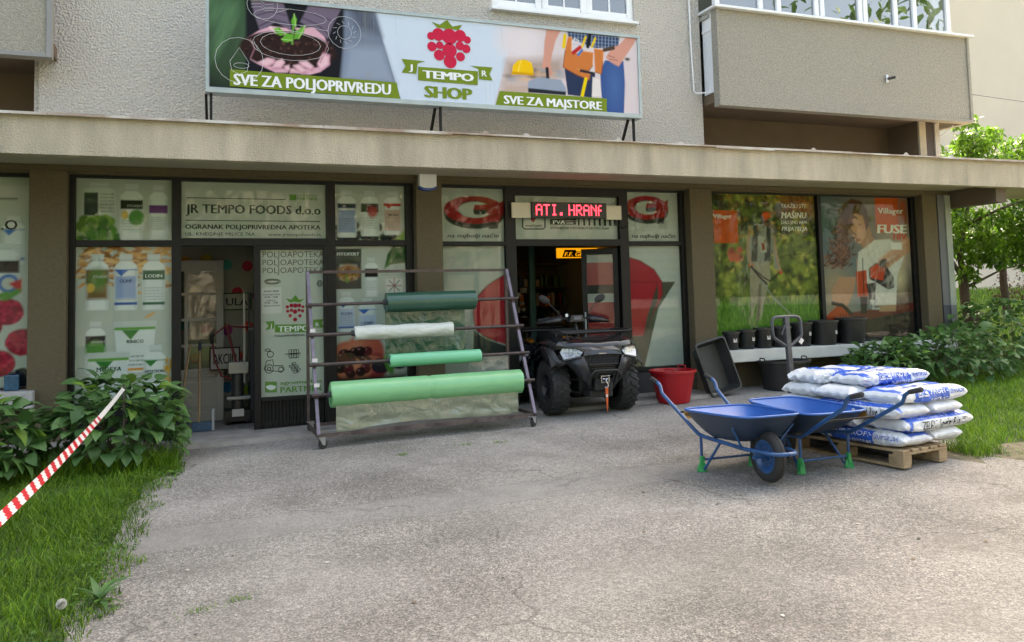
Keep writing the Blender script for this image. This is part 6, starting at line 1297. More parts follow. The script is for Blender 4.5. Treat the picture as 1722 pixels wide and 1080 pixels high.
q.tube([(-.38, 1.15, .93), (.38, 1.15, .93), (.38, 1.65, .95), (-.38, 1.65, .95)], .012, M_am, n=8, closed=True); q.tube([(-.3, 1.2, .78), (-.3, 1.2, .93)], .01, M_am); q.tube([(.3, 1.2, .78), (.3, 1.2, .93)], .01, M_am); PA_('rear_rack', q)
q = MB(); q.grid(mirror([[(0, .42, .86), (.10, .42, .84), (.13, .42, .76)], [(0, .6, .85), (.14, .6, .83), (.18, .6, .74)], [(0, .95, .87), (.17, .95, .85), (.21, .95, .75)], [(0, 1.15, .93), (.16, 1.15, .91), (.20, 1.15, .78)]]), M_am); PA_('seat', q, smooth=True, solid=.02)
q = MB(); q.box(-.16, .16, -.15, 1.4, .25, .62, M_am); q.box(-.11, .11, .1, .5, .6, .84, M_am); PA_('chassis', q, bevel=.03)
for s_ in (-1, 1):
    q = MB(); q.box(s_ * .2, s_ * .52, .42, .88, .26, .30, M_am); PA_('foot_well', q, bevel=.01)
q = MB(); q.tube([(0, .18, .85), (0, .30, 1.05)], .02, M_am); q.prism([(-.10, 1.05), (.10, 1.05), (.07, 1.13), (-.07, 1.13)], .22, .33, M_as); q.box(-.05, .05, .212, .219, 1.07, 1.115, mat('gauge_glass', (.08, .10, .13), .1)); PA_('dashboard', q, bevel=.008)
q = MB(); q.lathe([(0, 0), (.018, .004), (.02, .02), (0, .022)], mat('headlight_lens', (.6, .65, .7), .1, coat=1), 12, Matrix.Translation((-.13, .25, 1.13)) @ Matrix.Rotation(PI / 2, 4, 'X')); PA_('switch_lamp', q)

# ---------------------------------------------------------------- inside the left doorway
D = thing('panelled_door', 'white panelled door with small panes leaning inside the left entrance', 'door', (.0, 11.45, 0), 0)
q = MB(); mw = mat('white_door_paint', (.44, .44, .40), .5, var=.05); dx = (-.45, .32)
for (a, b, c0, c1) in ((dx[0], dx[0] + .09, .0, 2.06), (dx[1] - .09, dx[1], .0, 2.06), (dx[0] + .09, dx[1] - .09, 1.92, 2.06), (dx[0] + .09, dx[1] - .09, .0, .12), (dx[0] + .09, dx[1] - .09, .56, .66)): q.box(a, b, 11.40, 11.44, c0, c1)
for z in (.95, 1.28, 1.61): q.box(dx[0] + .09, dx[1] - .09, 11.405, 11.435, z, z + .035)
q.box(-.155, -.115, 11.406, 11.434, .66, 1.92); q.build('frame', D, mw, bevel=.004)
q = MB(); q.box(dx[0] + .09, dx[1] - .09, 11.415, 11.425, .12, .56, mw); q.box(dx[0] + .14, dx[1] - .14, 11.405, 11.414, .18, .50, mw); q.build('lower_panel', D, bevel=.006)
for i in range(4):
    for (a, b) in ((dx[0] + .09, -.155), (-.115, dx[1] - .09)): q = MB(); q.box(a, b, 11.42, 11.424, (.66, .985, 1.315, 1.645)[i], (.95, 1.28, 1.61, 1.92)[i], glass_mat('door_pane_glass', (.8, .82, .78), 2.0)); q.build('pane', D)
St = thing('hand_stacker', 'tall lifting stacker with red steering arm inside the left entrance', 'stacker', (.50, 11.0, 0)); MR = mat('stacker_red', (.16, .02, .022), .45); MM = mat('stacker_mast', (.33, .34, .33), .4, metal=.5)
q = MB(); q.box(.54, .565, 10.98, 11.05, .5, 1.62, MM); q.build('mast', St)
q = MB(); q.box(.60, .625, 10.98, 11.05, .5, 1.62, M_black); q.build('mast', St)
q = MB(); q.tube([(.47, 11.0, .18), (.47, 11.0, .62)], .075, mat('pump_steel', (.10, .10, .10), .4, metal=.6), n=20); q.box(.36, .60, 10.9, 11.1, .62, .76, MM); q.box(.34, .62, 10.88, 11.1, .30, .34, MM); q.build('pump', St, bevel=.006)
q = MB(); q.box(.32, .62, 10.85, 11.2, .04, .17, M_black); q.box(.40, .54, 10.845, 10.849, .10, .19, mat('price_sticker', (.66, .62, .60), .6)); q.build('base', St, bevel=.02)
q = MB(); q.tube([(.40, 10.95, .55), (.28, 10.93, .60), (.20, 10.92, .80), (.17, 10.92, 1.08), (.22, 10.92, 1.13), (.34, 10.93, 1.22), (.46, 10.95, 1.20), (.60, 10.97, 1.19)], .012, MR, n=8); q.tube([(.34, 10.93, 1.22), (.46, 10.95, .72)], .016, MR, n=8); q.tube([(.34, 10.92, 1.20), (.35, 10.92, 1.24)], .03, MR, n=12); q.build('steering_arm', St, smooth=True, auto=50)
q = MB(); q.tube([(.17, 10.92, 1.0), (.17, 10.92, 1.08), (.20, 10.92, 1.11)], .022, M_blackr, n=8); q.build('grip', St, smooth=True)
for s_ in (.36, .58): q = MB(); q.lathe([(0, -.02), (.06, -.02), (.06, .02), (0, .02)], M_blackr, 20, Matrix.Translation((s_, 10.9, .06)) @ Matrix.Rotation(PI / 2, 4, 'Y')); q.build('wheel', St)
def signbox(name, label, x0, x1, z0, z1, y, txt, tcol, bcol, border):
    T_ = thing(name, label, 'sign', ((x0 + x1) / 2, y, z0)); q = MB(); q.box(x0, x1, y, y + .01, z0, z1, mat('sb_' + name + txt, bcol, .6)); q.build('panel', T_)
    q = MB(); e = .015
    for r in ((x0, x1, z0 - e, z0), (x0, x1, z1, z1 + e), (x0 - e, x0, z0 - e, z1 + e), (x1, x1 + e, z0 - e, z1 + e)): q.box(r[0], r[1], y - .004, y + .012, r[2], r[3], ink(border, 'bd' + txt))
    q.build('border', T_); q = MB(); text(q, txt, (x0 + .03, z0 + (z1 - z0) * .25, x1 - .03, z1 - (z1 - z0) * .25), ink(tcol, 'tx' + txt), .02, y=y - .003); q.build('lettering', T_)
signbox('wall_sign', 'white sign with green border on the dotted wall behind the stacker', .33, .66, 1.42, 1.62, 11.62, 'ULA', '#26332a', (.45, .45, .40), '#1f5a3a')
signbox('notice', 'white action notice with dark border low behind the stacker', .16, .50, .66, .92, 11.30, 'AKCIJU', '#1c1c1c', (.45, .45, .42), '#3a1c20')
def tool(name, label, cat, p0, p1, hm, head): 
    T_ = thing(name, label, cat, p0); q = MB(); q.tube([p0, p1], .014, mat('wood_handle', (.38, .25, .12), .6, var=.15), n=10); q.build('handle', T_, smooth=True, auto=50)
    if hm: d_ = Vector(p1) - Vector(p0); q = MB(); q.tube([Vector(p1) - d_ * .10, Vector(p1)], .018, hm, n=10); q.build('grip', T_, smooth=True, auto=50)
    q = MB(); head(q, Vector(p0)); q.build('blade', T_, bevel=.003)
tool('shovel', 'wooden handled shovel with blue blade and dark grip in the left entrance', 'shovel', (.02, 10.55, .04), (.03, 10.95, 1.02), mat('navy_grip', (.01, .015, .06), .5), lambda q, p: (q.box(p.x - .08, p.x + .14, p.y - .01, p.y + .03, -.005, .10, mat('blue_blade', (.04, .10, .17), .5)), q.box(p.x + .14, p.x + .17, p.y - .02, p.y + .03, -.005, .25, mat('white_blade_edge', (.4, .42, .42), .5))))
tool('hoe', 'wooden handled hoe leaning behind the left door post', 'hoe', (-.22, 10.45, .02), (-.08, 10.9, 1.0), None, lambda q, p: q.prism([(p.x + .02, -.01), (p.x + .07, .30), (p.x + .05, .31), (p.x - .02, -.01)], p.y - .02, p.y, mat('white_blade_edge', (.4, .42, .42), .5)))
Cb = thing('cabinet', 'dark cabinet behind the fixed leaf of the left entrance', 'cabinet', (1.05, 11.1, 0)); q = MB(); q.box(.62, 1.4, 10.9, 11.4, 0, 1.15, mat('dark_cabinet', (.02, .024, .03), .5)); q.build('carcass', Cb, bevel=.01)
q = MB(); q.box(.60, 1.42, 10.88, 11.42, 1.151, 1.18, mat('cabinet_top', (.12, .13, .13), .5)); q.build('top', Cb, bevel=.004)

# ---------------------------------------------------------------- inside the right doorway
Fs = thing('lit_shelf_sign', 'glowing orange sign above the tool shelves inside the right entrance', 'sign', (6.08, 12.8, 2.10))
q = MB(); q.box(5.71, 6.46, 12.8, 12.86, 2.137, 2.305, mat('lit_orange', (.6, .25, .01), .5, emit=(1, .42, .02), estr=.16)); q.build('panel', Fs)
q = MB(); q.prism([(5.79, 2.152), (6.455, 2.152), (6.455, 2.245), (6.06, 2.245), (6.04, 2.275), (5.84, 2.275)], 12.792, 12.798, ink('#141210', 'ffdark')); text(q, 'F.F. GROUP', (5.83, 2.165, 6.43, 2.235), mat('lit_orange', (.6, .25, .01), .5), .03, .25, y=12.785); q.build('lettering', Fs)
Sh = thing('tool_shelf', 'dark shop shelving with hanging tools deep inside the right entrance', 'shelf', (6.3, 14.3, 0))
for z in (.1, .55, .95, 1.3, 1.65, 2.08): q = MB(); q.box(5.3, 6.48, 14.1, 14.5, z, z + .03, mat('shelf_metal', (.07, .07, .07), .5)); q.build('shelf_board', Sh)
q = MB(); q.box(5.3, 6.48, 14.5, 14.52, .1, 2.1, mat('shelf_metal', (.07, .07, .07), .5)); q.build('back_panel', Sh)
q = MB(); pc = [mat('pack_' + c_.strip('#'), c_, .5) for c_ in ('#c9a82a', '#d9d4c4', '#8a2a20', '#2a5a8a', '#b0b0a8', '#3a6a3a', '#e0862a', '#202020')]
for z in (.13, .58, .98, 1.33, 1.68):
    x = 5.32
    while x < 6.42: wd = random.uniform(.03, .09); q.box(x, x + wd, 14.12, 14.3, z, z + random.uniform(.08, .26), random.choice(pc)); x += wd + random.uniform(.005, .05)
q.build('packages', Sh, kind='stuff')
Gb = thing('green_post', 'dark green round post inside the right entrance', 'post', (4.75, 11.6, .075)); q = MB(); q.box(4.70, 4.80, 11.6, 11.7, .076, 2.95, mat('green_post_paint', (.03, .10, .08), .5)); q.build('shaft', Gb, bevel=.02)
Dp = thing('shop_display', 'dim display stand with garden goods at the left inside the right entrance', 'display stand', (4.35, 12.0, .075))
q = MB(); q.box(4.1, 4.66, 12.0, 12.4, .076, 1.0, mat('display_stand', (.06, .05, .045), .6)); q.build('stand', Dp)
q = MB(); q.box(4.12, 4.68, 12.3, 12.34, 1.0, 2.9, mat('display_back', (.22, .22, .21), .8)); q.build('back_panel', Dp)
q = MB()
for i in range(60): x, z = random.uniform(4.12, 4.75), random.uniform(1.0, 1.55); q.box(x, x + random.uniform(.02, .07), 11.95 + random.random() * .1, 12.1, z, z + random.uniform(.02, .09), random.choice([mat('leafy', (.10, .16, .05), .6), pc[1], pc[0], pc[4]]))
q.build('small_goods', Dp, kind='stuff')

# bottle on the far left sill
Bt = thing('water_bottle', 'small blue plastic canister behind the far left window corner', 'canister', (-1.80, 10.0, .636)); q = MB(); q.box(-1.875, -1.735, 9.95, 10.05, .637, .80, mat('blue_canister', (.02, .08, .14), .25, var=.4, vscale=30)); q.box(-1.84, -1.77, 9.97, 10.03, .801, .83, M_black); q.build('body', Bt, bevel=.012)

# ---------------------------------------------------------------- barrier tape
TP = thing('barrier_tape', 'red and white striped barrier tape slanting from the shrub towards the camera', 'tape', (-.63, 8.4, .70))
pts = [Vector((-.63, 8.40, .725)), Vector((-.63, 8.39, .722))] ; n = 260; A0 = Vector((-.63, 8.4, .725)); A1 = Vector((-.80, 2.6, .60)); ML = [mat('tape_white', (.80, .78, .76), .4, trans=.25), mat('tape_red', (.62, .03, .045), .4, trans=.25)]
q = MB(); Ln = (A1 - A0).length; NS = 6; rws = []
for i in range(n + 1):
    t = i / n; p = A0.lerp(A1, t) + Vector((0, 0, -.22 * t * (1 - t))); tw = .3 * math.sin(t * 14) * (1 - t); w_ = .024 * (.7 if t < .25 else min(1, .7 + (t - .25) * .9))
    dv = Vector((-math.cos(.75 + tw), .05, math.sin(.75 + tw))).normalized() * w_; rws.append([p + dv * (-1 + 2 * k / NS) for k in range(NS + 1)])
for i in range(n):
    for k in range(NS):
        t = i / n; ph = (t * Ln + k * .011) / .085; red = int(ph) % 2 == 0 and t > .26
        q.add([rws[i][k], rws[i][k + 1], rws[i + 1][k + 1], rws[i + 1][k]], [(0, 1, 2, 3)], ML[1 if red else 0])
q.build('strip', TP)
q = MB(); q.tube([(-.63, 8.43, -.05), (-.63, 8.43, .76)], .008, M_rail, n=8); q.build('stake', TP)
q = MB(); q.tube([(-.80, 2.58, -.2), (-.80, 2.58, .75)], .008, M_rail, n=8); q.build('stake', TP)

# ---------------------------------------------------------------- vegetation
def leaf_mesh(name, m, ln=1, wd=.62, curl=.25, fold=.18, seg=6, serr=.0):
    vs = []; fs = []
    for i in range(seg + 1):
        t = i / seg; w_ = wd / 2 * math.sin(PI * min(1, t ** .80)) ** .85 * (1 - .25 * t) * (1 + serr * (-1) ** i) if 0 < t < 1 else .0
        x = t * ln; z = -curl * t * t * ln + .10 * ln * math.sin(t * PI)
        vs += [(x, -w_ * ln, z + fold * w_ * ln), (x, 0, z), (x, w_ * ln, z + fold * w_ * ln)]
    for i in range(seg):
        a = i * 3; fs += [(a, a + 1, a + 4, a + 3), (a + 1, a + 2, a + 5, a + 4)]
    me = bpy.data.meshes.new(name); me.from_pydata(vs, [], fs); me.materials.append(m); me.polygons.foreach_set('use_smooth', [True] * len(fs)); me.update(); return me, vs, fs
def leaf_mat(name, base, trans=.3, rnd=.35, rough=.42, var=.0, vs_=1.5): return mat(name, base, rough, trans=trans, rnd=rnd, spec=.45, bump=.25, bscale=35, var=var, vscale=vs_)
M_hyd = leaf_mat('hydrangea_leaf', (.078, .18, .052)); M_hyd2 = leaf_mat('young_leaf', (.14, .27, .045), .35); M_stem = mat('stem_bark', (.10, .085, .05), .8, var=.2)
HL = [leaf_mesh('leaf', M_hyd, 1, w_, c_, f_)[0] for w_, c_, f_ in ((.80, .14, .16), (.86, .25, .10), (.74, .08, .22), (.82, .34, .14))] + [leaf_mesh('leaf', M_hyd2, 1, .62, .2, .25)[0]]
from mathutils import Euler
def shrub(label, c0, rx, ry, h, nl, size, seed, group='leafy hydrangea shrubs', below=.0, stuff=220):
    random.seed(seed); T_ = thing('hydrangea_shrub', label, 'shrub', c0, 0, group); cnt = 0
    def pose(kk=1.0):
        while True:
            v = Vector((random.gauss(0, 1), random.gauss(0, 1), random.gauss(0, 1))); v.normalize()
            if v.z > -.35: break
        r_ = kk * (1 + .20 * mnoise.noise(Vector(v) * 2.2 + Vector((seed, 0, 0))) + random.uniform(-.10, .06))
        p = Vector((v.x * rx * r_, v.y * ry * r_, h * .42 + v.z * h * .58 * r_)); p.z = max(.03, p.z)
        yaw = math.atan2(v.y, v.x) + random.gauss(0, .55); pitch = random.gauss(.08, .38) - max(0, v.z) * .35 + (.2 if v.z < .2 else 0)
        return p, Euler((random.gauss(0, .35), pitch, yaw), 'XYZ')
    for i in range(nl):
        p, e = pose(); s = size * random.uniform(.62, 1.12); me = HL[4] if random.random() < .10 and p.z > h * .5 else random.choice(HL[:4])
        link_part('leaf', me, T_, p, e, (s, s, s))
    q = MB(); base = [leaf_mesh('x', M_hyd, 1, .66, .3, .2, 4)]
    for i in range(stuff):
        p, e = pose(random.uniform(.45, .93)); s = size * random.uniform(.6, 1.0); M_ = Matrix.Translation(p) @ e.to_matrix().to_4x4() @ Matrix.Scale(s, 4)
        q.add([M_ @ Vector(v) for v in base[0][1]], base[0][2], M_hyd)
    q.build('foliage', T_, world=False, smooth=True, kind='stuff')
    q = MB()
    for i in range(26):
        p, e = pose(.85); b = Vector((random.gauss(0, rx * .22), random.gauss(0, ry * .22), -.05)); q.tube([b, b.lerp(p, .5) + Vector((0, 0, .06)), p], [.009, .006, .003], M_stem, n=5)
    q.build('stems', T_, world=False, kind='stuff')
    return T_
shrub('lush green hydrangea shrub in front of the pillar, the barrier tape ends in it', (-.72, 8.80, -.07), .60, .42, .86, 250, .185, 21)
shrub('hydrangea shrub at the left picture edge below the raspberry poster', (-1.78, 8.55, -.09), .46, .40, .74, 210, .18, 22)
shrub('leafy shrub between the grey window sill and the bag stack', (8.95, 8.95, .09), .62, .52, .64, 230, .16, 23)
shrub('broad shrub directly right of the bag stack under the corner column', (10.05, 8.85, .10), .90, .60, .76, 290, .165, 24)
shrub('tall dark shrub at the right picture edge', (12.0, 9.55, .22), 1.10, .8, 1.02, 290, .17, 25)
shrub('shrub beyond the right picture edge beside the lawn', (14.2, 9.4, .3), 1.0, .8, 1.0, 160, .17, 27)

def blades(name, pts, hts, wid, m, lean=.45, kind='stuff', cur=1.0):
    n = len(pts); P = np.array(pts, np.float32); az = rng.uniform(0, 2 * PI, n); ln = np.abs(rng.normal(lean, .22, n)); H_ = np.array(hts); W_ = wid * rng.uniform(.6, 1.3, n)
    dx, dy = np.cos(az), np.sin(az); fx, fy = -dy, dx; fa = rng.uniform(0, PI, n); sx, sy = np.cos(fa), np.sin(fa); V = np.zeros((n, 7, 3), np.float32)
    for k, (t, w_) in enumerate(((0, 1), (.4, .9), (.75, .6))):
        cx = P[:, 0] + dx * H_ * ln * t ** 2 * cur; cy = P[:, 1] + dy * H_ * ln * t ** 2 * cur; cz = P[:, 2] + H_ * t * (1 - .25 * ln * t)
        for s_, o in ((-1, 0), (1, 1)): V[:, k * 2 + o, 0] = cx + s_ * sx * W_ * w_ / 2; V[:, k * 2 + o, 1] = cy + s_ * sy * W_ * w_ / 2; V[:, k * 2 + o, 2] = cz
    V[:, 6, 0] = P[:, 0] + dx * H_ * ln * cur * 1.05; V[:, 6, 1] = P[:, 1] + dy * H_ * ln * cur * 1.05; V[:, 6, 2] = P[:, 2] + H_ * (1 - .35 * ln)
    idx = (np.arange(n) * 7)[:, None]; q = np.concatenate([idx + np.array([[0, 1, 3, 2]]), idx + np.array([[2, 3, 5, 4]])], 1).reshape(-1); t = (idx + np.array([[4, 5, 6]])).reshape(-1)
    me = bpy.data.meshes.new(name); me.vertices.add(n * 7); me.vertices.foreach_set('co', V.ravel()); me.loops.add(len(q) + len(t)); me.loops.foreach_set('vertex_index', np.concatenate([q, t]).astype(np.int32))
    nq, ntr = len(q) // 4, len(t) // 3; me.polygons.add(nq + ntr); me.polygons.foreach_set('loop_start', np.concatenate([np.arange(0, len(q), 4), len(q) + np.arange(0, len(t), 3)]).astype(np.int32)); me.polygons.foreach_set('loop_total', np.concatenate([np.full(nq, 4), np.full(ntr, 3)]).astype(np.int32))
    me.update(); me.materials.append(m); ob = bpy.data.objects.new(name, me); COL.objects.link(ob); ob['kind'] = kind; return ob
M_grass = leaf_mat('grass_blade', (.095, .215, .012), .35, .6, .5, .35, 1.6); M_grass2 = leaf_mat('garden_grass', (.125, .27, .02), .4, .55, .5, .3, 1.3); M_clov = leaf_mat('clover', (.09, .20, .035), .3, .3)
def scatter(n, x0, x1, y0, y1, test):
    X = rng.uniform(x0, x1, n); Y = rng.uniform(y0, y1, n); k = test(X, Y); X, Y = X[k], Y[k]; return np.stack([X, Y, GH(X, Y)], 1)
def vn(X, Y, s, o=0): return np.array([mnoise.noise(Vector((x * s, y * s, o))) for x, y in zip(X, Y)])
def inl(X, Y): return X < ledge_x(Y) - .02 + .05 * np.sin(Y * 9) + .04 * np.sin(Y * 23)
p = scatter(62000, -2.6, -.1, 2.9, 8.75, inl); nn_ = vn(p[:, 0], p[:, 1], 1.7); edge = np.clip((ledge_x(p[:, 1]) - p[:, 0]) / .35, .25, 1)
keep = rng.random(len(p)) < .35 + .65 * edge; p = p[keep]; nn_ = nn_[keep]; edge = edge[keep]
o = blades('lawn_grass', p, (rng.uniform(.05, .13, len(p)) * (1 + .7 * nn_) * (.45 + .55 * edge)), .0052, M_grass, .65); tag(o, 'long soft lawn grass left of the asphalt', 'grass')
p = scatter(16000, -7, -2.6, 1.5, 8.8, lambda X, Y: X < -2.5); o = blades('outer_lawn_grass', p, rng.uniform(.05, .13, len(p)), .009, M_grass, .6); tag(o, 'lawn grass further left beside the building plinth', 'grass')
p = scatter(2200, -1.7, -.15, 8.35, 8.9, inl); o = blades('tall_weeds', p, rng.uniform(.15, .34, len(p)), .006, M_grass, .5); tag(o, 'taller thin grass stalks at the foot of the left shrubs', 'weeds')
ll = np.vectorize(lleft)
p = scatter(42000, 6.5, 11.6, 5.5, 9.9, lambda X, Y: (X > ll(Y) + .04 + .05 * np.sin(Y * 11)) & (Y > 5.62 + .05 * np.sin(X * 9) + .04 * np.sin(X * 23)) & ((X < 7.9) | (X < 1.45 * Y)))
o = blades('garden_grass', p, rng.uniform(.05, .12, len(p)) * (1 + .6 * vn(p[:, 0], p[:, 1], 1.5)), .0065, M_grass2, .55); tag(o, 'bright lawn grass behind the bag stack and verge', 'grass')
p = scatter(60000, 11.5, 34, 8, 25, lambda X, Y: (X > Y * 1.02) & (X < Y * 1.5)); o = blades('yard_grass', p, rng.uniform(.08, .2, len(p)), .014, M_grass2, .5); tag(o, 'grass of the back yard below the far building', 'grass')
p = scatter(1500, 6.1, 10, 4.7, 5.75, lambda X, Y: vn(X, Y, 3.5, 4) > .12); o = blades('verge_grass', p, rng.uniform(.015, .06, len(p)), .005, M_grass2, .9); tag(o, 'sparse short grass on the dry dirt verge', 'grass')
p = scatter(500, 6.28, 6.62, 5.35, 5.75, lambda X, Y: X > 0); o = blades('grass_tuft', p, rng.uniform(.08, .2, len(p)), .006, M_grass2, .6); tag(o, 'dark grass tuft at the right foot of the bag stack', 'grass')
# small plants
def rosette(label, x, y, n, ln, seed, wd=.3, up=.5, m=None, name='weed', cat='weed'):
    random.seed(seed); T_ = thing(name, label, cat, (x, y, float(GH(x, y)))); me = leaf_mesh('leaf', m or M_hyd, 1, wd, .35, .25)[0]
    for i in range(n): a = 2 * PI * i / n + random.uniform(-.3, .3); s = ln * random.uniform(.6, 1.1); link_part('leaf', me, T_, (0, 0, .005), (random.gauss(0, .2), -random.uniform(.2, 1) * up, a), (s, s, s))
    return T_
rosette('broad leaved dock weed growing at the lawn edge in the foreground', -.50, 5.12, 9, .22, 31, .26, 1.1)
rosette('plantain weed with pale leaves under the left shrub', -.48, 8.10, 6, .15, 32, .5, .9, M_hyd2)
rosette('small leafy weed at the corner of the lawn near the doorway', -.20, 8.22, 8, .10, 33, .5, .8, M_clov)
for (x, y, s, lb) in ((-.005, 4.80, .05, 'small grass tuft in the asphalt near the lower left'), (.21, 4.87, .035, 'tiny green sprout in the foreground asphalt'), (2.56, 8.15, .05, 'small grass tuft growing in the asphalt before the film rack'), (2.89, 8.08, .05, 'grass tuft in an asphalt crack right of the first tuft'), (1.86, 8.0, .03, 'tiny tuft in the asphalt below the film rack')):
    p = np.stack([rng.normal(x, s, 46), rng.normal(y, s * .5, 46)], 1); p = np.concatenate([p, GH(p[:, 0], p[:, 1])[:, None]], 1); o = blades('grass_tuft', p, rng.uniform(.01, .04, 46), .004, M_grass2, .9); tag(o, lb, 'grass')
x, y = -.66, 4.90; T_ = thing('dandelion', 'white dandelion seed head in the foreground lawn', 'flower', (x, y, float(GH(x, y)))); q = MB(); q.tube([(x, y, GH(x, y)), (x + .01, y, GH(x, y) + .10)], .002, M_grass, n=5); q.build('stem', T_)
q = MB(); cz = float(GH(x, y)) + .115
for i in range(420):
    v = Vector((random.gauss(0, 1), random.gauss(0, 1), random.gauss(0, 1))).normalized(); t1_ = v.orthogonal().normalized() * .004; cc = Vector((x + .01, y, cz)); q.add([cc + v * .006, cc + v * .026 + t1_, cc + v * .026 - t1_], [(0, 1, 2)], mat('seed_fluff', (.7, .7, .66), .9, trans=.5))
q.build('seed_head', T_, kind='stuff')
# litter
q = MB(); random.seed(9)
for i in range(130):
    x, y = random.uniform(-.2, 6), random.uniform(3.2, 8.6); z = float(GH(x, y)) + .004; r_ = random.uniform(.005, .016); a = random.uniform(0, PI)
    q.add([(x + r_ * math.cos(a + k) * (1 if k % 2 else .5), y + r_ * math.sin(a + k), z + random.uniform(0, .004)) for k in (0, 1.3, 2.6, 3.9, 5.1)], [(0, 1, 2, 3, 4)], random.choice([mat('petal', (.55, .53, .48), .8), mat('dry_leaf', (.18, .12, .06), .8), mat('dark_chip', (.06, .055, .05), .9)]))
o = q.build('fallen_petals', None, kind='stuff'); tag(o, 'fallen petals and bits of dry leaf scattered on the asphalt', 'litter')

# trees : trunk, branches and a crown of leaf clusters
def crown_mesh(name, clusters, nl, size, m, seed, droop=.5, wd=.42):
    r = np.random.default_rng(seed); base = np.array([(0, 0, 0), (.35, -wd / 2, .03), (.4, 0, 0), (.35, wd / 2, .03), (.75, -wd * .33, -.05), (.8, 0, -.08), (.75, wd * .33, -.05), (1.05, 0, -.2)], np.float32)
    F_ = [(0, 1, 2), (0, 2, 3), (1, 4, 5, 2), (2, 5, 6, 3), (4, 7, 5), (5, 7, 6)]
    C = []; R_ = []
    for (cx, cy, cz, rr) in clusters:
        k = max(12, int(nl * rr * rr)); v = r.normal(size=(k, 3)); v /= np.linalg.norm(v, axis=1)[:, None]; rad_ = rr * (.35 + .65 * r.random(k) ** .5)[:, None]; C.append(np.array((cx, cy, cz)) + v * rad_ * np.array((1, 1, .75)))
    C = np.concatenate(C); n = len(C); yaw = r.uniform(0, 2 * PI, n); pit = r.normal(droop, .45, n); rol = r.normal(0, .5, n); s = size * r.uniform(.6, 1.2, n)
    cy, sy, cp, sp, cr, sr = np.cos(yaw), np.sin(yaw), np.cos(pit), np.sin(pit), np.cos(rol), np.sin(rol)
    M_ = np.zeros((n, 3, 3)); M_[:, 0] = np.stack([cy * cp, cy * sp * sr - sy * cr, cy * sp * cr + sy * sr], 1); M_[:, 1] = np.stack([sy * cp, sy * sp * sr + cy * cr, sy * sp * cr - cy * sr], 1); M_[:, 2] = np.stack([-sp, cp * sr, cp * cr], 1)
    V = np.einsum('nij,kj->nki', M_, base) * s[:, None, None] + C[:, None, :]
    V = V.reshape(-1, 3).astype(np.float32); li = []; st = []; tt = []; 
    tri = np.array([(0, 1, 2), (0, 2, 3), (4, 7, 5), (5, 7, 6)]); qd = np.array([(1, 4, 5, 2), (2, 5, 6, 3)]); off = (np.arange(n) * 8)[:, None, None]
    T2 = (off + tri[None]).reshape(-1); Q2 = (off + qd[None]).reshape(-1); me = bpy.data.meshes.new(name); me.vertices.add(len(V)); me.vertices.foreach_set('co', V.ravel()); me.loops.add(len(T2) + len(Q2)); me.loops.foreach_set('vertex_index', np.concatenate([T2, Q2]).astype(np.int32))
    a, b = len(T2) // 3, len(Q2) // 4; me.polygons.add(a + b); me.polygons.foreach_set('loop_start', np.concatenate([np.arange(a) * 3, len(T2) + np.arange(b) * 4]).astype(np.int32)); me.polygons.foreach_set('loop_total', np.concatenate([np.full(a, 3), np.full(b, 4)]).astype(np.int32))
    me.update(); me.materials.append(m); return me
def weed_patch(name, label, pts, size, m, seed):
    me = crown_mesh(name, [(x, y, float(GH(x, y)) + .03, r_) for x, y, r_ in pts], 2600, size, m, seed, .2, .6); v = np.zeros(len(me.vertices) * 3, np.float32); me.vertices.foreach_get('co', v); v = v.reshape(-1, 3); g_ = GH(v[:, 0], v[:, 1]); v[:, 2] = g_ + .008 + np.abs(v[:, 2] - g_) * .45; me.vertices.foreach_set('co', v.ravel()); me.update()
    o = bpy.data.objects.new(name, me); COL.objects.link(o); tag(o, label, 'weeds', kind='stuff')
weed_patch('clover_patch', 'low clover and small weeds along the inner lawn edge', [(float(ledge_x(y)) - random.uniform(.05, .35), y, random.uniform(.07, .16)) for y in np.linspace(4.4, 8.4, 22)], .035, M_clov, 41)
weed_patch('verge_weeds', 'small pale weeds creeping over the dry verge', [(x, 5.35 + random.uniform(-.25, .15), random.uniform(.05, .11)) for x in np.linspace(6.4, 9, 14)], .03, M_clov, 42)
M_bark = mat('tree_bark', (.085, .06, .045), .95, var=.3, vscale=20, bump=1, bscale=45, bdist=.03, detail=8); M_cher = leaf_mat('cherry_leaf', (.105, .235, .024), .5, .4)
TR_ = thing('cherry_tree', 'sunlit cherry tree growing behind the right corner of the building', 'tree', (13.0, 11.0, .36))
q = MB(); q.tube([(13.08, 11.0, .25), (13.02, 11.0, .62), (12.93, 11.0, .85), (12.86, 11.0, 1.2), (12.83, 11.0, 1.75)], [.125, .10, .095, .085, .08], M_bark, n=14); q.tube([(12.97, 11, .72), (13.08, 10.98, .85), (13.13, 10.97, 1.02)], [.06, .055, .05], M_bark, n=10); q.build('trunk', TR_, smooth=True, auto=60)
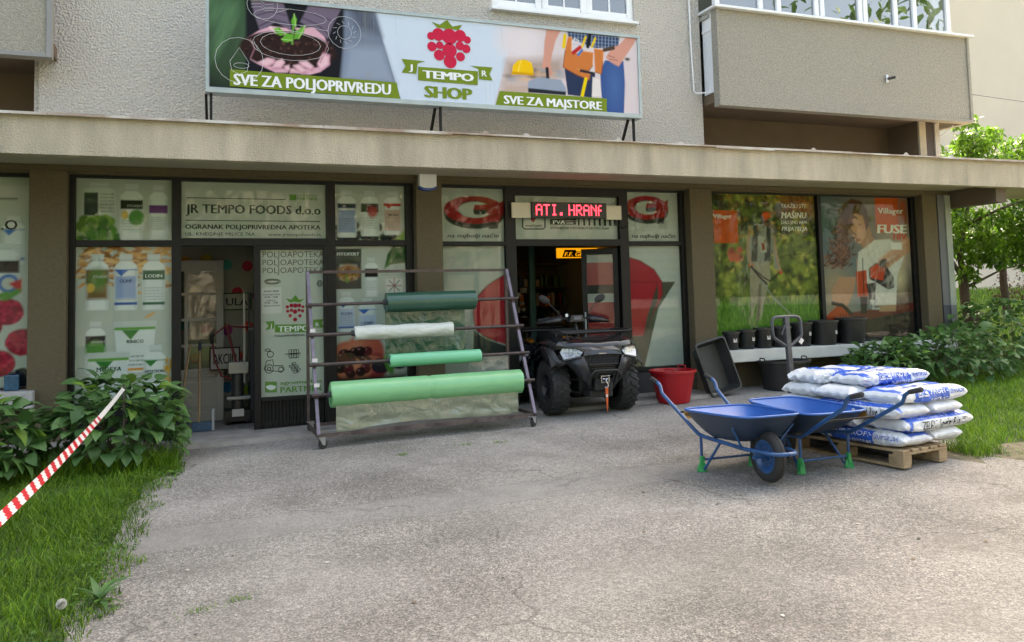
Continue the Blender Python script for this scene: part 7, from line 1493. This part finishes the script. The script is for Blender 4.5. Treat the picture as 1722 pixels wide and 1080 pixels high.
for pts, r0 in (([(12.84, 11, 1.65), (12.9, 11.1, 2.1), (13.2, 11.2, 2.6), (13.4, 11.2, 3.3), (13.5, 11.2, 4.2)], .055), ([(12.84, 11, 1.6), (12.6, 11.1, 2.1), (12.45, 11.2, 2.9), (12.6, 11.2, 3.6)], .045), ([(12.85, 11, 1.45), (13.15, 10.9, 1.58), (13.6, 10.8, 1.78), (14.1, 10.7, 1.86)], .03), ([(13.2, 11.2, 2.6), (13.9, 11.0, 2.9), (14.6, 10.9, 3.1)], .035), ([(12.9, 11.1, 2.1), (12.2, 11.6, 2.5), (11.9, 12, 2.9)], .03), ([(13.4, 11.2, 3.3), (14.1, 11.3, 3.9), (14.5, 11.3, 4.5)], .03)):
    q = MB(); q.tube(pts, [r0 * (1 - .75 * i / (len(pts) - 1)) for i in range(len(pts))], M_bark, n=8); q.build('branch', TR_, smooth=True)
cl = [(12.55, 11.2, 2.25, .38), (12.9, 11.3, 2.7, .42), (13.3, 11.0, 2.2, .40), (13.7, 11.1, 2.6, .45), (14.2, 10.9, 2.2, .42), (14.6, 11.1, 2.8, .5), (12.5, 11.3, 3.3, .42), (13.0, 11.2, 3.6, .40), (13.5, 11.2, 3.4, .42), (13.45, 11.2, 4.1, .36), (13.35, 11.2, 4.55, .24), (14.2, 11.2, 3.7, .45), (14.7, 11.2, 4.05, .40), (14.9, 11.3, 3.4, .5), (14.1, 10.8, 1.95, .26), (12.35, 11.4, 3.75, .26), (13.0, 10.9, 1.95, .22), (12.15, 11.7, 2.8, .4), (15.2, 11.2, 2.4, .5), (15.3, 11.3, 3.9, .4), (13.9, 11.2, 4.3, .28), (12.75, 10.9, 1.75, .2)]
cl += [(c_[0] + random.gauss(0, .3), c_[1] + random.gauss(0, .3), c_[2] + random.gauss(0, .25), .2) for c_ in cl]
me = crown_mesh('crown', cl, 2600, .125, M_cher, 4, .55); link_part('crown', me, TR_, (-13.0, -11.0, -.36))
T2 = thing('tree', 'slender second tree trunk behind the corner column', 'tree', (14.3, 13.5, .6)); q = MB(); q.tube([(14.3, 13.5, .4), (14.25, 13.5, 1.3), (14.35, 13.5, 2.2), (14.3, 13.5, 3.4)], [.09, .075, .06, .03], M_bark, n=10); q.tube([(14.25, 13.5, 1.2), (14.1, 13.5, 1.5)], [.05, .045], M_bark, n=8); q.build('trunk', T2, smooth=True, auto=60)
cl = [(14.3 + random.gauss(0, 1.3), 13.6 + random.gauss(0, .8), random.uniform(2.3, 4.3), random.uniform(.35, .6)) for _ in range(20)]; cl += [(17 + random.gauss(0, 1.5), 13.6 + random.gauss(0, .8), random.uniform(2.3, 4.0), random.uniform(.35, .6)) for _ in range(14)]
me = crown_mesh('crown', cl[:20], 700, .15, M_cher, 5, .5); link_part('crown', me, T2, (-14.3, -13.5, -.6))
T3 = thing('tree', 'leafy tree further right whose crown overhangs the yard', 'tree', (17.2, 13.6, .7)); q = MB(); q.tube([(17.2, 13.6, .5), (17.1, 13.6, 1.6), (17.2, 13.6, 3.2)], [.1, .08, .04], M_bark, n=10); q.build('trunk', T3, smooth=True, auto=60); me = crown_mesh('crown', cl[20:], 700, .15, M_cher, 6, .5); link_part('crown', me, T3, (-17.2, -13.6, -.7))
M_redl = leaf_mat('bronze_leaf', (.10, .06, .04), .3, .3)
for (x, y, lb) in ((17.6, 14.0, 'small bronze leaved shrub in the back yard, the left one'), (19.0, 14.6, 'small bronze leaved shrub in the back yard, the right one')):
    z = float(GH(x, y)); T_ = thing('young_shrub', lb, 'shrub', (x, y, z)); q = MB(); q.tube([(x, y, z), (x - .03, y, z + .5)], .02, M_bark, n=6); q.build('stem', T_); me = crown_mesh('foliage', [(0, 0, .55, .28), (.2, 0, .75, .22), (-.22, 0, .7, .22), (0, 0, .95, .18)], 900, .08, M_redl, 7); link_part('foliage', me, T_)
# far building behind the yard
FB = thing('far_building', 'pale pinkish apartment block beyond the back yard', 'building', (30, 22, 1.2))
q = MB(); q.box(14, 60, 22, 34, 1.28, 18); q.build('wall', FB, mat('far_stucco', (.60, .53, .44), .95, var=.05, vscale=.6, bump=.3, bscale=20, detail=8))
q = MB(); q.box(13.9, 60.1, 21.94, 34, .2, 1.27); q.build('plinth', FB, mat('far_plinth', (.60, .52, .45), .95, var=.1, vscale=2, bump=.3, bscale=20))
for i, x in enumerate((16, 22, 39, 45)):
    q = MB(); q.box(x, x + 1.6, 21.95, 21.998, 4.2, 5.8, M_pvc); w_ = q.build('window', FB); q = MB(); q.box(x + .1, x + 1.5, 21.93, 21.948, 4.3, 5.7, M_glass2); q2 = q.build('pane', FB); q2.parent = w_
W_r = thing('overhead_wire', 'thin dark wire running from the balcony to the right', 'wire', (11.8, 10.4, 4.9)); q = MB(); q.tube([(11.8, 10.4, 4.85), (14, 11, 4.98), (20, 12.6, 5.35), (30, 15, 6)], .008, M_black, n=5); q.build('cable', W_r)
q = MB(); q.tube([(11.45, 10.09, 3.95), (11.5, 10.0, 4.0), (11.62, 9.95, 4.12)], .008, M_pvc, n=6); part('white_cable', q)

mb = MB(); mb.grid([[(float(x), float(y), float(GH(x, y)) + .012) for y in np.linspace(-70, -1.6, 16)] for x in np.linspace(-60, 70, 14)]); tag(mb.build('added_dark_lawn', None, M_soil, smooth=True), kind='structure')  # unseen dark ground added behind the camera to cut bounce and pane reflections
# trees and a house across the street, behind the camera; the panes mirror them
M_str = leaf_mat('street_tree_leaf', (.07, .15, .03), .35, .35); sc_ = []
random.seed(77); cl = [(random.gauss(0, 2.0), random.gauss(0, 1.6), random.uniform(3.2, 8.5), random.uniform(.8, 1.4)) for _ in range(34)]; me_s = crown_mesh('crown', cl, 62, .34, M_str, 8, .5)
for i, (x, y, lb) in enumerate(((-12, -15, 'street tree behind the camera on the left'), (-3, -17, 'street tree behind the camera, second from the left'), (5, -16, 'street tree behind the camera in the middle'), (13, -15, 'street tree behind the camera, second from the right'), (22, -11, 'street tree behind the camera on the far right'))):
    T_ = thing('street_tree', lb, 'tree', (x, y, -.1), i * 1.3, 'street trees across the road'); q = MB(); q.tube([(0, 0, 0), (.05, 0, 2), (0, .1, 4.5), (.1, 0, 6.5)], [.22, .18, .12, .05], M_bark, n=10); q.build('trunk', T_, world=False, smooth=True); link_part('crown', me_s, T_, (0, 0, -1.2), (0, 0, 0), (1.75, 1.75, 1.75))  # unseen crowns enlarged to close off the low sky facing the shop
HB = thing('street_building', 'light building across the road behind the camera', 'building', (4, -24, 0)); q = MB(); q.box(-14, 22, -34, -24, -.2, 9); q.build('wall', HB, mat('street_stucco', (.5, .47, .42), .9)); q = MB(); q.prism([(-14.5, 9), (22.5, 9), (18, 11.5), (-10, 11.5)], -34.4, -23.6, mat('roof_tiles', (.30, .10, .06), .9)); q.build('roof', HB)
for i in range(6): q = MB(); q.box(-11 + i * 5.4, -9 + i * 5.4, -24 + .002, -23.96, 3.4, 5.2, M_pvc); q.build('window', HB)
